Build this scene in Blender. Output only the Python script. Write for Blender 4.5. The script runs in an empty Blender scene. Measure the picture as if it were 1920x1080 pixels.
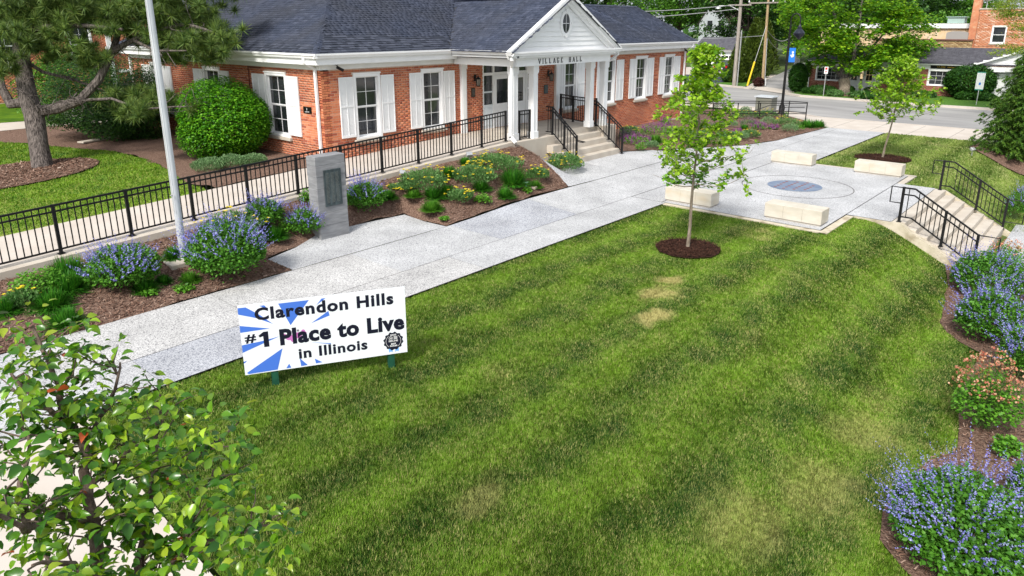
import bpy, bmesh, math, random
import numpy as np
from mathutils import Vector, Matrix, geometry
PI = math.pi
rng = np.random.default_rng(7)
rnd = random.Random(11)
sc = bpy.context.scene
C = sc.collection

# ------------------------------------------------------------------ camera
FPX, CX, CY, PITCH, YAW, CAMZ = 1317.18, 961.2, 430.2, math.radians(16.174), math.radians(41.124), 4.55
cam_d = bpy.data.cameras.new('camera'); cam = bpy.data.objects.new('camera', cam_d); C.objects.link(cam)
cam.location = (0, 0, CAMZ)
cam.rotation_euler = (PI/2-PITCH, 0, YAW-PI/2)
cam_d.sensor_width = 36; cam_d.lens = FPX/1920*36
cam_d.shift_x = (CX-960)/1920*-1; cam_d.shift_y = -(540-CY)/1920
cam_d.clip_start = .05; cam_d.clip_end = 2000
sc.camera = cam

# ------------------------------------------------------------------ sky and sun
SUN = Vector((-.80, -.22, .82)).normalized()
w = bpy.data.worlds.new("World"); sc.world = w; w.use_nodes = True
nt = w.node_tree; nt.nodes.clear()
sky = nt.nodes.new('ShaderNodeTexSky'); sky.sky_type = 'NISHITA'; sky.sun_disc = False
sky.sun_elevation = math.asin(SUN.z); sky.sun_rotation = math.atan2(SUN.x, SUN.y)
sky.air_density = 1.0; sky.dust_density = 4.0; sky.ozone_density = 1.0
hs = nt.nodes.new('ShaderNodeHueSaturation'); hs.inputs['Saturation'].default_value = .42
bg = nt.nodes.new('ShaderNodeBackground'); bg.inputs[1].default_value = .15
wo = nt.nodes.new('ShaderNodeOutputWorld')
cl = nt.nodes.new('ShaderNodeMix'); cl.data_type = 'RGBA'; cl.inputs[0].default_value = .55; cl.inputs[7].default_value = (4.1, 4.4, 4.9, 1)
nt.links.new(sky.outputs[0], hs.inputs['Color']); nt.links.new(hs.outputs[0], cl.inputs[6]); nt.links.new(cl.outputs[2], bg.inputs[0]); nt.links.new(bg.outputs[0], wo.inputs[0])
sl = bpy.data.lights.new('sun', 'SUN'); sl.energy = 3.0; sl.angle = math.radians(11); sl.color = (1, .95, .87)
so = bpy.data.objects.new('sun', sl); C.objects.link(so); so.rotation_euler = SUN.to_track_quat('Z', 'Y').to_euler(); so.location = (0, 0, 30)
sc.view_settings.view_transform = 'Standard'; sc.view_settings.look = 'None'
sc.view_settings.exposure = .58; sc.view_settings.gamma = 1; sc.view_settings.use_curve_mapping = False

# ------------------------------------------------------------------ where things stand
fwv = np.array([math.cos(YAW)*math.cos(PITCH), math.sin(YAW)*math.cos(PITCH), -math.sin(PITCH)])
rv = np.array([math.sin(YAW), -math.cos(YAW), 0.]); uv_ = np.cross(rv, fwv)
CAM = np.array([0, 0, CAMZ])
def ray(x, y): return fwv+(x-CX)/FPX*rv-(y-CY)/FPX*uv_
def PZ(x, y, z=0.): d = ray(x, y); return CAM+d*(z-CAM[2])/d[2]
def PX(x, y, X): d = ray(x, y); return CAM+d*X/d[0]
def PY(x, y, Y): d = ray(x, y); return CAM+d*Y/d[1]
def PD(x, y, dist): d = ray(x, y); return CAM+d/np.linalg.norm(d)*dist
def ss(t): t = np.clip(t, 0, 1); return t*t*(3-2*t)
F = 16.57; XL = 11.13
def T(x, y):
    """height of the ground"""
    x = np.asarray(x, float); y = np.asarray(y, float)
    z = -(.4+.55*ss((x-4)/8))*ss((4.5-y)/2.7)*(1-ss((x-30)/4))
    walk = .25*np.clip((y-10)/3.3, 0, 1)*ss((x-10.9)/3)*(1-ss((x-29)/5))
    z = z+walk
    top = .245+.0495*np.minimum(x, 16)
    ye = np.where((x > 6.7) & (x < 11.), 13.0, 11.6)
    b = np.clip((y-ye)/(13.95-ye), 0, 1)**.9
    left = (1-ss((x-16.2)/.5))
    z = z+(top-z)*b*left
    yard = .345+.0495*np.clip(x, -20, 12)
    z = np.where((y > 13.95) & (x < 16.3), yard, z)
    return z
def G(px, py):
    z = 0.
    for _ in range(30): p = PZ(px, py, z); z = .5*z+.5*float(T(p[0], p[1]))
    return PZ(px, py, z)

# ------------------------------------------------------------------ objects
ORG = {}
def tag(o, label=None, cat=None, group=None, kind=None):
    if label: o['label'] = label
    if cat: o['category'] = cat
    if group: o['group'] = group
    if kind: o['kind'] = kind
    return o
def thing(name, label, cat, loc, group=None):
    o = bpy.data.objects.new(name, None); o.empty_display_size = .1; C.objects.link(o)
    o.location = loc; ORG[o.name] = Vector(loc)
    return tag(o, label, cat, group)
def link(name, me, parent=None, loc=None, rot=None, scale=None):
    o = bpy.data.objects.new(name, me); C.objects.link(o)
    if parent is not None: o.parent = parent
    ORG[o.name] = ORG[parent.name] if parent is not None else Vector((0, 0, 0))
    if loc is not None: o.location = loc
    if rot is not None: o.rotation_euler = rot
    if scale is not None: o.scale = scale
    return o
def mesh_np(name, V, Fc, mat=None, smooth=False):
    """V (n,3), Fc (m,k) with k constant"""
    V = np.asarray(V, np.float32); Fc = np.asarray(Fc, np.int32)
    me = bpy.data.meshes.new(name)
    me.vertices.add(len(V)); me.vertices.foreach_set('co', V.ravel())
    m, k = Fc.shape
    me.loops.add(m*k); me.loops.foreach_set('vertex_index', Fc.ravel())
    me.polygons.add(m); me.polygons.foreach_set('loop_start', np.arange(0, m*k, k, dtype=np.int32))
    try: me.polygons.foreach_set('loop_total', np.full(m, k, dtype=np.int32))
    except Exception: pass
    if smooth: me.polygons.foreach_set('use_smooth', np.ones(m, bool))
    me.update(calc_edges=True)
    if mat: me.materials.append(mat)
    return me
def npobj(name, V, Fc, mat, parent=None, smooth=False, loc=None):
    V = np.asarray(V, float)
    if parent is not None: V = V-np.array(ORG[parent.name])
    return link(name, mesh_np(name, V, Fc, mat, smooth), parent)
class MB:
    def __init__(s): s.v = []; s.f = []
    def add(s, vs, fs):
        n = len(s.v); s.v += [tuple(map(float, v)) for v in vs]; s.f += [tuple(n+i for i in f) for f in fs]; return s
    def box(s, x0, x1, y0, y1, z0, z1):
        return s.add([(x, y, z) for z in (z0, z1) for y in (y0, y1) for x in (x0, x1)],
                     [(0, 2, 3, 1), (4, 5, 7, 6), (0, 1, 5, 4), (2, 6, 7, 3), (0, 4, 6, 2), (1, 3, 7, 5)])
    def obox(s, c, a, b, d):
        c, a, b, d = map(np.array, (c, a, b, d)); vs = []
        for k in (-1, 1):
            for j in (-1, 1):
                for i in (-1, 1): vs.append(c+i*a+j*b+k*d)
        return s.add(vs, [(0, 2, 3, 1), (4, 5, 7, 6), (0, 1, 5, 4), (2, 6, 7, 3), (0, 4, 6, 2), (1, 3, 7, 5)])
    def bar(s, p, q, wx, wz, up=(0, 0, 1)):
        p, q = np.array(p, float), np.array(q, float); d = (q-p)/2; n = d/np.linalg.norm(d)
        a = np.cross(n, up)
        if np.linalg.norm(a) < 1e-5: a = np.array([1., 0, 0])
        a = a/np.linalg.norm(a); b = np.cross(a, n)
        return s.obox((p+q)/2, a*wx/2, b*wz/2, d)
    def tube(s, pts, rad, n=8, cap=True):
        pts = [np.array(p, float) for p in pts]; base = len(s.v)
        if not hasattr(rad, '__len__'): rad = [rad]*len(pts)
        prev = None
        for i, p in enumerate(pts):
            d = (pts[min(i+1, len(pts)-1)]-pts[max(i-1, 0)]); d = d/(np.linalg.norm(d)+1e-9)
            if prev is None:
                a = np.cross(d, (0, 0, 1.));
                if np.linalg.norm(a) < .05: a = np.cross(d, (1., 0, 0))
            else: a = prev-d*np.dot(prev, d)
            a = a/(np.linalg.norm(a)+1e-9); prev = a; b = np.cross(d, a)
            for k in range(n):
                t = 2*PI*k/n; s.v.append(tuple(p+rad[i]*(a*math.cos(t)+b*math.sin(t))))
        for i in range(len(pts)-1):
            for k in range(n):
                A = base+i*n+k; B = base+i*n+(k+1) % n; s.f.append((A, B, B+n, A+n))
        if cap:
            s.f.append(tuple(base+k for k in range(n-1, -1, -1))); e = base+(len(pts)-1)*n
            s.f.append(tuple(e+k for k in range(n)))
        return s
    def lathe(s, c, prof, n=24):
        base = len(s.v); c = np.array(c, float)
        for r, z in prof:
            for k in range(n):
                t = 2*PI*k/n; s.v.append((c[0]+r*math.cos(t), c[1]+r*math.sin(t), c[2]+z))
        for i in range(len(prof)-1):
            for k in range(n):
                A = base+i*n+k; B = base+i*n+(k+1) % n; s.f.append((A, B, B+n, A+n))
        s.f.append(tuple(base+k for k in range(n-1, -1, -1))); e = base+(len(prof)-1)*n
        s.f.append(tuple(e+k for k in range(n)))
        return s
    def prism(s, poly, o, u, v, n0, n1):
        """poly in (u,v), extruded between the two offsets n0, n1 (vectors)"""
        o, u, v, n0, n1 = map(lambda q: np.array(q, float), (o, u, v, n0, n1)); k = len(poly); base = len(s.v)
        for n_ in (n0, n1):
            for a, b in poly: s.v.append(tuple(o+u*a+v*b+n_))
        s.f.append(tuple(base+i for i in range(k-1, -1, -1))); s.f.append(tuple(base+k+i for i in range(k)))
        for i in range(k): j = (i+1) % k; s.f.append((base+i, base+j, base+k+j, base+k+i))
        return s
    def build(s, name, mat, parent=None, smooth=False, bevel=0):
        og = ORG[parent.name] if parent is not None else Vector((0, 0, 0))
        me = bpy.data.meshes.new(name); me.from_pydata([(v[0]-og[0], v[1]-og[1], v[2]-og[2]) for v in s.v], [], s.f)
        bm = bmesh.new(); bm.from_mesh(me)
        bmesh.ops.recalc_face_normals(bm, faces=bm.faces)
        if bevel: bmesh.ops.bevel(bm, geom=list(bm.edges), offset=bevel, segments=1, affect='EDGES', clamp_overlap=True)
        bm.to_mesh(me); bm.free()
        if smooth:
            me.polygons.foreach_set('use_smooth', [True]*len(me.polygons)); me.set_sharp_from_angle(angle=math.radians(40))
        me.materials.append(mat)
        return link(name, me, parent)
# ------------------------------------------------------------------ materials
MATS = {}
def mat(name, col, col2=None, scale=6., rough=.8, bump=0., bscale=40., spec=.3, island=0., island_cols=None, metal=0.,
        trans=0., detail=5., alpha=1., stretch=None, col3=None, scale3=1., bdist=.02, contrast=(.35, .65), c3range=(.5, .7)):
    if name in MATS: return MATS[name]
    m = bpy.data.materials.new(name); m.use_nodes = True; t = m.node_tree; N = t.nodes; L = t.links
    b = N['Principled BSDF']; b.inputs['Roughness'].default_value = rough; b.inputs['Specular IOR Level'].default_value = spec
    b.inputs['Metallic'].default_value = metal
    g = N.new('ShaderNodeNewGeometry'); pos = g.outputs['Position']
    if stretch:
        mp = N.new('ShaderNodeMapping'); mp.inputs['Scale'].default_value = stretch; L.new(pos, mp.inputs[0]); pos = mp.outputs[0]
    def noise(s, d=detail):
        n = N.new('ShaderNodeTexNoise'); n.inputs['Scale'].default_value = s; n.inputs['Detail'].default_value = d; L.new(pos, n.inputs['Vector']); return n
    c = None
    if island_cols:
        r = N.new('ShaderNodeValToRGB'); r.color_ramp.interpolation = 'LINEAR'
        while len(r.color_ramp.elements) < len(island_cols): r.color_ramp.elements.new(.5)
        for i, cc in enumerate(island_cols):
            r.color_ramp.elements[i].position = i/(len(island_cols)-1); r.color_ramp.elements[i].color = (*cc, 1)
        L.new(g.outputs['Random Per Island'], r.inputs[0]); c = r.outputs[0]
        if col2 is not None:
            n = noise(scale); mr = N.new('ShaderNodeMapRange'); mr.inputs[1].default_value = contrast[0]; mr.inputs[2].default_value = contrast[1]
            mx = N.new('ShaderNodeMix'); mx.data_type = 'RGBA'; mx.blend_type = 'MIX'
            L.new(n.outputs[0], mr.inputs[0]); ml = N.new('ShaderNodeMath'); ml.operation = 'MULTIPLY'; ml.inputs[1].default_value = .5
            L.new(mr.outputs[0], ml.inputs[0]); L.new(ml.outputs[0], mx.inputs[0]); L.new(c, mx.inputs[6]); mx.inputs[7].default_value = (*col2, 1); c = mx.outputs[2]
    elif col2 is not None:
        n = noise(scale); mr = N.new('ShaderNodeMapRange'); mr.inputs[1].default_value = contrast[0]; mr.inputs[2].default_value = contrast[1]
        mx = N.new('ShaderNodeMix'); mx.data_type = 'RGBA'
        L.new(n.outputs[0], mr.inputs[0]); L.new(mr.outputs[0], mx.inputs[0])
        mx.inputs[6].default_value = (*col, 1); mx.inputs[7].default_value = (*col2, 1); c = mx.outputs[2]
    if col3 is not None:
        n = noise(scale3, 3); mr = N.new('ShaderNodeMapRange'); mr.inputs[1].default_value = c3range[0]; mr.inputs[2].default_value = c3range[1]
        mx = N.new('ShaderNodeMix'); mx.data_type = 'RGBA'
        L.new(n.outputs[0], mr.inputs[0]); L.new(mr.outputs[0], mx.inputs[0])
        if c is None: mx.inputs[6].default_value = (*col, 1)
        else: L.new(c, mx.inputs[6])
        mx.inputs[7].default_value = (*col3, 1); c = mx.outputs[2]
    if c is None: b.inputs['Base Color'].default_value = (*col, 1)
    else:
        if island:
            hv = N.new('ShaderNodeHueSaturation'); mr = N.new('ShaderNodeMapRange'); mr.inputs[3].default_value = 1-island; mr.inputs[4].default_value = 1+island
            L.new(g.outputs['Random Per Island'], mr.inputs[0]); L.new(mr.outputs[0], hv.inputs['Value']); L.new(c, hv.inputs['Color']); c = hv.outputs[0]
        L.new(c, b.inputs['Base Color'])
    if bump:
        n = noise(bscale, 6); bp = N.new('ShaderNodeBump'); bp.inputs['Strength'].default_value = bump; bp.inputs['Distance'].default_value = bdist
        L.new(n.outputs[0], bp.inputs['Height']); L.new(bp.outputs[0], b.inputs['Normal'])
    if trans:
        tr = N.new('ShaderNodeBsdfTranslucent'); ms = N.new('ShaderNodeMixShader'); ms.inputs[0].default_value = trans
        if c is None: tr.inputs[0].default_value = (*col, 1)
        else: L.new(c, tr.inputs[0])
        L.new(b.outputs[0], ms.inputs[1]); L.new(tr.outputs[0], ms.inputs[2]); L.new(ms.outputs[0], N['Material Output'].inputs[0])
    MATS[name] = m; return m
def leafmat(name, cols, trans=.35, rough=.5, spec=.3, **k): return mat(name, cols[0], island_cols=cols, trans=trans, rough=rough, spec=spec, **k)
def aggregate(name, a, b, c):
    m = bpy.data.materials.new(name); m.use_nodes = True; t = m.node_tree; N = t.nodes; L = t.links
    p = N['Principled BSDF']; p.inputs['Roughness'].default_value = .8; p.inputs['Specular IOR Level'].default_value = .2
    g = N.new('ShaderNodeNewGeometry')
    v = N.new('ShaderNodeTexVoronoi'); v.inputs['Scale'].default_value = 80; L.new(g.outputs['Position'], v.inputs['Vector'])
    sp = N.new('ShaderNodeSeparateColor'); L.new(v.outputs['Color'], sp.inputs[0])
    r = N.new('ShaderNodeValToRGB'); e = r.color_ramp.elements
    e[0].position = 0; e[0].color = (*c, 1); e[1].position = 1; e[1].color = (*a, 1)
    for q, cc in ((.13, c), (.24, b), (.55, b), (.70, a)): x = e.new(q); x.color = (*cc, 1)
    L.new(sp.outputs[0], r.inputs[0])
    n = N.new('ShaderNodeTexNoise'); n.inputs['Scale'].default_value = .9; n.inputs['Detail'].default_value = 6; L.new(g.outputs['Position'], n.inputs['Vector'])
    mr = N.new('ShaderNodeMapRange'); mr.inputs[1].default_value = .3; mr.inputs[2].default_value = .7; mr.inputs[3].default_value = .78; mr.inputs[4].default_value = 1.10
    L.new(n.outputs[0], mr.inputs[0])
    hv = N.new('ShaderNodeHueSaturation'); L.new(mr.outputs[0], hv.inputs['Value']); L.new(r.outputs[0], hv.inputs['Color']); L.new(hv.outputs[0], p.inputs['Base Color'])
    bp = N.new('ShaderNodeBump'); bp.inputs['Strength'].default_value = .35; bp.inputs['Distance'].default_value = .006
    L.new(v.outputs['Distance'], bp.inputs['Height']); L.new(bp.outputs[0], p.inputs['Normal'])
    return m
white = mat('white_paint', (.76, .77, .78), (.80, .81, .82), scale=3, rough=.45, bump=.03, bscale=60)
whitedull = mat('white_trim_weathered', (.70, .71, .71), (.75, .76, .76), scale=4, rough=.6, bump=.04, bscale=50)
black = mat('black_metal', (.004, .004, .005), (.009, .009, .01), scale=25, rough=.5, spec=.3)
steel = mat('aluminium', (.52, .55, .60), (.66, .69, .73), scale=9, rough=.38, metal=.35, bump=.05, stretch=(1, 1, .2))
galv = mat('galvanised_metal', (.42, .43, .44), (.55, .56, .57), scale=20, rough=.45, metal=.6)
aggW = aggregate('exposed_aggregate_pale', (.53, .535, .545), (.42, .425, .435), (.20, .205, .22))
aggC = aggregate('exposed_aggregate_warm', (.57, .565, .56), (.42, .417, .415), (.175, .175, .18))
aggB = aggregate('exposed_aggregate_grey', (.48, .492, .525), (.35, .362, .395), (.15, .16, .19))
conc = mat('concrete', (.44, .39, .33), (.52, .475, .41), scale=2.2, rough=.9, bump=.15, bscale=90, col3=(.42, .37, .31), scale3=.8, c3range=(.55, .8), bdist=.01)
concpink = mat('concrete_walk', (.46, .41, .36), (.52, .47, .42), scale=1.3, rough=.9, bump=.12, bscale=120, bdist=.008)
concgrey = mat('board_formed_concrete', (.19, .195, .205), (.27, .275, .285), scale=3, rough=.85, bump=.3, bscale=30, stretch=(1, 1, 5), col3=(.19, .19, .2), scale3=2.5, c3range=(.5, .75), bdist=.01)
concstain = mat('concrete_side_stained', (.46, .41, .31), (.56, .50, .40), scale=5, rough=.95, bump=.5, bscale=22, col3=(.27, .22, .14), scale3=3, c3range=(.5, .72), bdist=.02)
lime = mat('limestone', (.47, .435, .365), (.55, .515, .445), scale=2.5, rough=.85, bump=.2, bscale=45, col3=(.50, .42, .30), scale3=1.6, c3range=(.55, .8), stretch=(1, 1, 2.5), bdist=.008)
mortar = mat('mortar', (.50, .34, .26), (.56, .42, .33), scale=8, rough=.95, bump=.2)
brick = mat('red_brick', (.35, .1, .06), (.22, .06, .04), scale=.9, rough=.9, island_cols=[(.46, .13, .06), (.59, .21, .10), (.54, .175, .08), (.33, .08, .042), (.62, .26, .145), (.50, .145, .07)], bump=.35, bscale=70, bdist=.004)
slate = mat('asphalt_shingle', (.07, .07, .08), (.05, .052, .06), scale=.7, rough=.92, spec=.15, island_cols=[(.028, .036, .060), (.052, .063, .098), (.042, .051, .080), (.070, .082, .122), (.035, .044, .070), (.049, .060, .093)], bump=.5, bscale=120, bdist=.004)
roofbase = mat('roof_felt', (.03, .032, .04), (.05, .052, .06), scale=20, rough=.95)
glass = mat('window_glass', (.012, .015, .018), (.035, .04, .045), scale=1.2, rough=.06, spec=.9)
glassd = mat('shop_glass', (.01, .012, .014), (.03, .035, .04), scale=.8, rough=.12, spec=.5)
blindm = mat('window_blind', (.07, .07, .068), rough=.7)
bronze = mat('weathered_bronze', (.05, .065, .07), (.10, .13, .14), scale=9, rough=.5, bump=.6, bscale=25, metal=.5, stretch=(1.5, 1.5, .5))
darkbronze = mat('dark_bronze_plaque', (.03, .022, .018), (.06, .045, .035), scale=20, rough=.45, metal=.4)
mulch = mat('mulch_bed', (.09, .052, .04), (.25, .165, .125), scale=28, rough=1, bump=1., bscale=45, spec=.1, bdist=.03)
chips = mat('bark_chips', (.1, .06, .04), rough=1, spec=.1, island_cols=[(.07, .035, .025), (.17, .095, .068), (.27, .17, .125), (.12, .065, .045), (.40, .29, .23)])
mulchdark = mat('fresh_mulch', (.022, .011, .008), (.065, .03, .02), scale=40, rough=1, bump=1., bscale=60, spec=.1, bdist=.03)
chipsdark = mat('fresh_chips', (.03, .015, .01), rough=1, spec=.1, island_cols=[(.02, .01, .007), (.05, .022, .015), (.085, .04, .028)])
soil = mat('bare_soil', (.2, .15, .1), (.3, .24, .16), scale=9, rough=1, bump=.6, bscale=50)
asphalt = mat('road_asphalt', (.22, .215, .215), (.29, .285, .28), scale=1.1, rough=.9, bump=.2, bscale=150, col3=(.36, .35, .34), scale3=.35, c3range=(.45, .7), stretch=(1, .25, 1))
asphdark = mat('driveway_asphalt', (.035, .045, .075), (.06, .07, .1), scale=2, rough=.9)
bark = mat('grey_bark', (.05, .042, .038), (.20, .17, .155), scale=9, rough=.95, bump=1., bscale=16, stretch=(2.4, 2.4, .5), bdist=.06)
barkd = mat('dark_bark', (.05, .038, .032), (.10, .08, .068), scale=20, rough=.95, bump=.8, bscale=30)
barkyoung = mat('young_bark', (.15, .12, .09), (.26, .22, .17), scale=18, rough=.9, bump=.6, bscale=40, stretch=(1, 1, .3))
barktw = mat('pear_twig_bark', (.075, .05, .038), (.16, .12, .095), scale=30, rough=.9, bump=.6, bscale=60)

def grassmat(name, a, b, dead, stripes=True, dry=(.6, .8)):
    m = bpy.data.materials.new(name); m.use_nodes = True; t = m.node_tree; N = t.nodes; L = t.links
    p = N['Principled BSDF']; p.inputs['Roughness'].default_value = .6; p.inputs['Specular IOR Level'].default_value = .25
    g = N.new('ShaderNodeNewGeometry'); pos = g.outputs['Position']
    def noise(s, d, warp=None):
        n = N.new('ShaderNodeTexNoise'); n.inputs['Scale'].default_value = s; n.inputs['Detail'].default_value = d; L.new(pos, n.inputs['Vector']); return n.outputs[0]
    def mr(x, a0, a1, b0=0., b1=1.):
        k = N.new('ShaderNodeMapRange'); k.inputs[1].default_value = a0; k.inputs[2].default_value = a1; k.inputs[3].default_value = b0; k.inputs[4].default_value = b1; L.new(x, k.inputs[0]); return k.outputs[0]
    def math_(op, x, y):
        k = N.new('ShaderNodeMath'); k.operation = op
        for i, q in enumerate((x, y)):
            if isinstance(q, (int, float)): k.inputs[i].default_value = q
            else: L.new(q, k.inputs[i])
        return k.outputs[0]
    def mix(f, x, y):
        k = N.new('ShaderNodeMix'); k.data_type = 'RGBA'; L.new(f, k.inputs[0])
        for i, q in ((6, x), (7, y)):
            if isinstance(q, tuple): k.inputs[i].default_value = (*q, 1)
            else: L.new(q, k.inputs[i])
        return k.outputs[2]
    isl = g.outputs['Random Per Island']
    sx = N.new('ShaderNodeSeparateXYZ'); L.new(pos, sx.inputs[0])
    f = math_('ADD', mr(noise(1.9, 8), .3, .7, -.1, .5), math_('MULTIPLY', isl, .72))
    if stripes:  # mowing stripes tinted into the colour, standing in for light off leaning blades
        wv = math_('SINE', math_('ADD', math_('MULTIPLY', sx.outputs[1], 2*PI/1.25), math_('ADD', math_('MULTIPLY', noise(.35, 2), 3.2), math_('MULTIPLY', sx.outputs[0], .16))), 0)
        f = math_('ADD', f, math_('MULTIPLY', math_('MULTIPLY', wv, mr(noise(.6, 3), .3, .7, .5, 1.)), .34))
    c = mix(mr(f, 0, 1), a, b)
    dn = math_('ADD', math_('ADD', mr(noise(.55, 5), dry[0], dry[1], 0, .75), math_('MULTIPLY', isl, .25)), mr(isl, .84, .97, 0, .55))
    dn = math_('MULTIPLY', dn, mr(noise(2.3, 5), .3, .6, .25, 1))
    # two worn patches and the dry strip beside the bed
    for (px_, py_, r0) in ((10.55, 5.75, .55), (9.5, 5.25, .42), (7.6, 1.9, 1.0), (9.6, 1.9, .9), (4.3, 4.2, .5), (6.4, 2.3, .9), (11.3, 5.9, .35)):
        dx = math_('SUBTRACT', sx.outputs[0], px_); dy = math_('MULTIPLY', math_('SUBTRACT', sx.outputs[1], py_), 1.6)
        d = math_('SQRT', math_('ADD', math_('MULTIPLY', dx, dx), math_('MULTIPLY', dy, dy)), 0)
        d = math_('ADD', d, math_('MULTIPLY', math_('SUBTRACT', noise(2.2, 5), .5), 1.3))
        dn = math_('MAXIMUM', dn, mr(d, r0*.4, r0*1.3, 1.0 if r0 < .56 and px_ > 9 else .5, 0))
    c = mix(mr(math_('ADD', dn, math_('MULTIPLY', math_('SUBTRACT', isl, .5), .5)), .1, .95), c, dead)
    L.new(c, p.inputs['Base Color'])
    tr = N.new('ShaderNodeBsdfTranslucent'); ms = N.new('ShaderNodeMixShader'); ms.inputs[0].default_value = .3; L.new(c, tr.inputs[0])
    L.new(p.outputs[0], ms.inputs[1]); L.new(tr.outputs[0], ms.inputs[2]); L.new(ms.outputs[0], N['Material Output'].inputs[0])
    return m
turf = grassmat('turf', (.014, .066, .004), (.185, .345, .020), (.47, .43, .17))
turfground = grassmat('turf_thatch', (.015, .04, .004), (.07, .11, .01), (.22, .19, .07))
turfyard = grassmat('yard_turf', (.03, .12, .005), (.20, .36, .015), (.30, .34, .08), stripes=False, dry=(.7, .9))
turfNE = grassmat('pale_turf', (.06, .13, .012), (.25, .34, .07), (.38, .38, .16), dry=(.5, .8))

# ------------------------------------------------------------------ foliage helpers
def rotframes(n, tilt=1.0, axis=None):
    """random orthonormal frames: leaf lies along Y, normal Z; tilt 0 = all normals up"""
    nrm = rng.normal(size=(n, 3)); nrm[:, 2] = np.abs(nrm[:, 2])
    nrm = nrm*tilt+np.array([0, 0, 1.])*(1.3-tilt*.8)
    if axis is not None: nrm = nrm*.7+axis
    nrm /= np.linalg.norm(nrm, axis=1)[:, None]
    y = rng.normal(size=(n, 3)); y -= nrm*np.sum(y*nrm, 1)[:, None]; y /= np.linalg.norm(y, axis=1)[:, None]
    x = np.cross(y, nrm); return x, y, nrm
LEAF = {
 'rhomb': (np.array([(0, 0, 0), (-.32, .45, .08), (0, 1, -.06), (.32, .45, .08)]), np.array([(0, 1, 2), (0, 2, 3)])),
 'lobed': (np.array([(0, 0, 0), (-.42, .28, .07), (-.2, .5, .02), (-.38, .8, .06), (0, 1.0, -.05), (.38, .8, .06), (.2, .5, .02), (.42, .28, .07)]),
           np.array([(0, 1, 2), (0, 2, 4), (2, 3, 4), (0, 4, 6), (0, 6, 7), (6, 4, 5)])),
 'pear': (np.array([(0, 0, 0), (-.27, .2, .10), (-.34, .48, .13), (-.2, .78, .05), (0, 1.08, -.22), (.2, .78, .05), (.34, .48, .13), (.27, .2, .10), (0, .3, .0), (0, .7, -.04)]),
          np.array([(0, 1, 8), (1, 2, 8), (2, 9, 8), (2, 3, 9), (3, 4, 9), (0, 8, 7), (7, 8, 6), (6, 8, 9), (6, 9, 5), (5, 9, 4)])),
 'needle': (np.array([(-.02, 0, 0), (.02, 0, 0), (0, 1, 0)]), np.array([(0, 1, 2)])),
 'petal': (np.array([(-.5, -.5, 0), (.5, -.5, .1), (.5, .5, 0), (-.5, .5, .1)]), np.array([(0, 1, 2), (0, 2, 3)])),
}
def leafverts(P, size, shape='rhomb', tilt=1.0, axis=None, y=None):
    n = len(P); tv, tf = LEAF[shape]; k = len(tv)
    X, Y, Z = rotframes(n, tilt, axis)
    if y is not None:
        Y = y/np.linalg.norm(y, axis=1)[:, None]; Z = Z-Y*np.sum(Z*Y, 1)[:, None]; Z /= np.linalg.norm(Z, axis=1)[:, None]+1e-9; X = np.cross(Y, Z)
    s = np.broadcast_to(np.asarray(size, float), (n,))[:, None, None]
    V = P[:, None, :]+s*(tv[None, :, 0:1]*X[:, None, :]+tv[None, :, 1:2]*Y[:, None, :]+tv[None, :, 2:3]*Z[:, None, :])
    Fc = tf[None]+(np.arange(n)*k)[:, None, None]
    return V.reshape(-1, 3), Fc.reshape(-1, 3)
def leaves(name, parent, m, P, size, shape='rhomb', tilt=1.0, axis=None, y=None, kind='stuff'):
    V, Fc = leafverts(np.asarray(P, float), size, shape, tilt, axis, y)
    o = npobj(name, V, Fc, m, parent)
    if kind: o['kind'] = kind
    return o
def blob(c, r, n, shell=.55, bumps=7, amp=.22, flat=-1.):
    """points in the outer part of an uneven ellipsoid"""
    c = np.array(c, float); r = np.array(r, float)
    d = rng.normal(size=(n, 3)); d /= np.linalg.norm(d, axis=1)[:, None]
    bd = rng.normal(size=(bumps, 3)); bd /= np.linalg.norm(bd, axis=1)[:, None]
    dots = d @ bd.T
    k = 1+amp*(np.maximum(0, dots)**6).max(1)*1.6-amp*.5+rng.normal(0, .02, n)
    u = rng.random(n)**.5*(1-shell)+shell
    P = c+d*r*(k*u)[:, None]
    return P[d[:, 2] > flat], d[d[:, 2] > flat]
def clumps(c, r, nc, per, cr, flat=-.6, seed=None, shell=.45):
    """leaf points in many clumps through the crown"""
    cc, _ = blob(c, r, nc, shell=shell, amp=.3, flat=flat)
    out = []
    for q in cc:
        s = cr*rnd.uniform(.6, 1.25); P, _ = blob(q, (s, s, s*.62), per, shell=.35, amp=.3); out.append(P)
    return np.concatenate(out), cc
def limb_path(p, q, sag=.0, wob=.06, n=6):
    p, q = np.array(p, float), np.array(q, float); L = np.linalg.norm(q-p); pts = []
    off = rng.normal(size=(2, 3))*wob*L
    for i in range(n+1):
        t = i/n; pts.append(p+(q-p)*t+off[0]*math.sin(PI*t)+off[1]*math.sin(2*PI*t)*.5+np.array([0, 0, sag*L*math.sin(PI*t)]))
    return pts
def rad(a, b, n): return [a+(b-a)*(i/(n-1)) for i in range(n)]
def grasspoints(poly, n, margin=0):
    poly = np.array(poly, float); lo, hi = poly.min(0), poly.max(0)
    pts = np.empty((0, 2)); 
    while len(pts) < n:
        P = lo+(hi-lo)*rng.random((n*2, 2)); pts = np.concatenate([pts, P[inpoly(P, poly)]])
        if len(pts) == 0: break
    return pts[:n]
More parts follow.
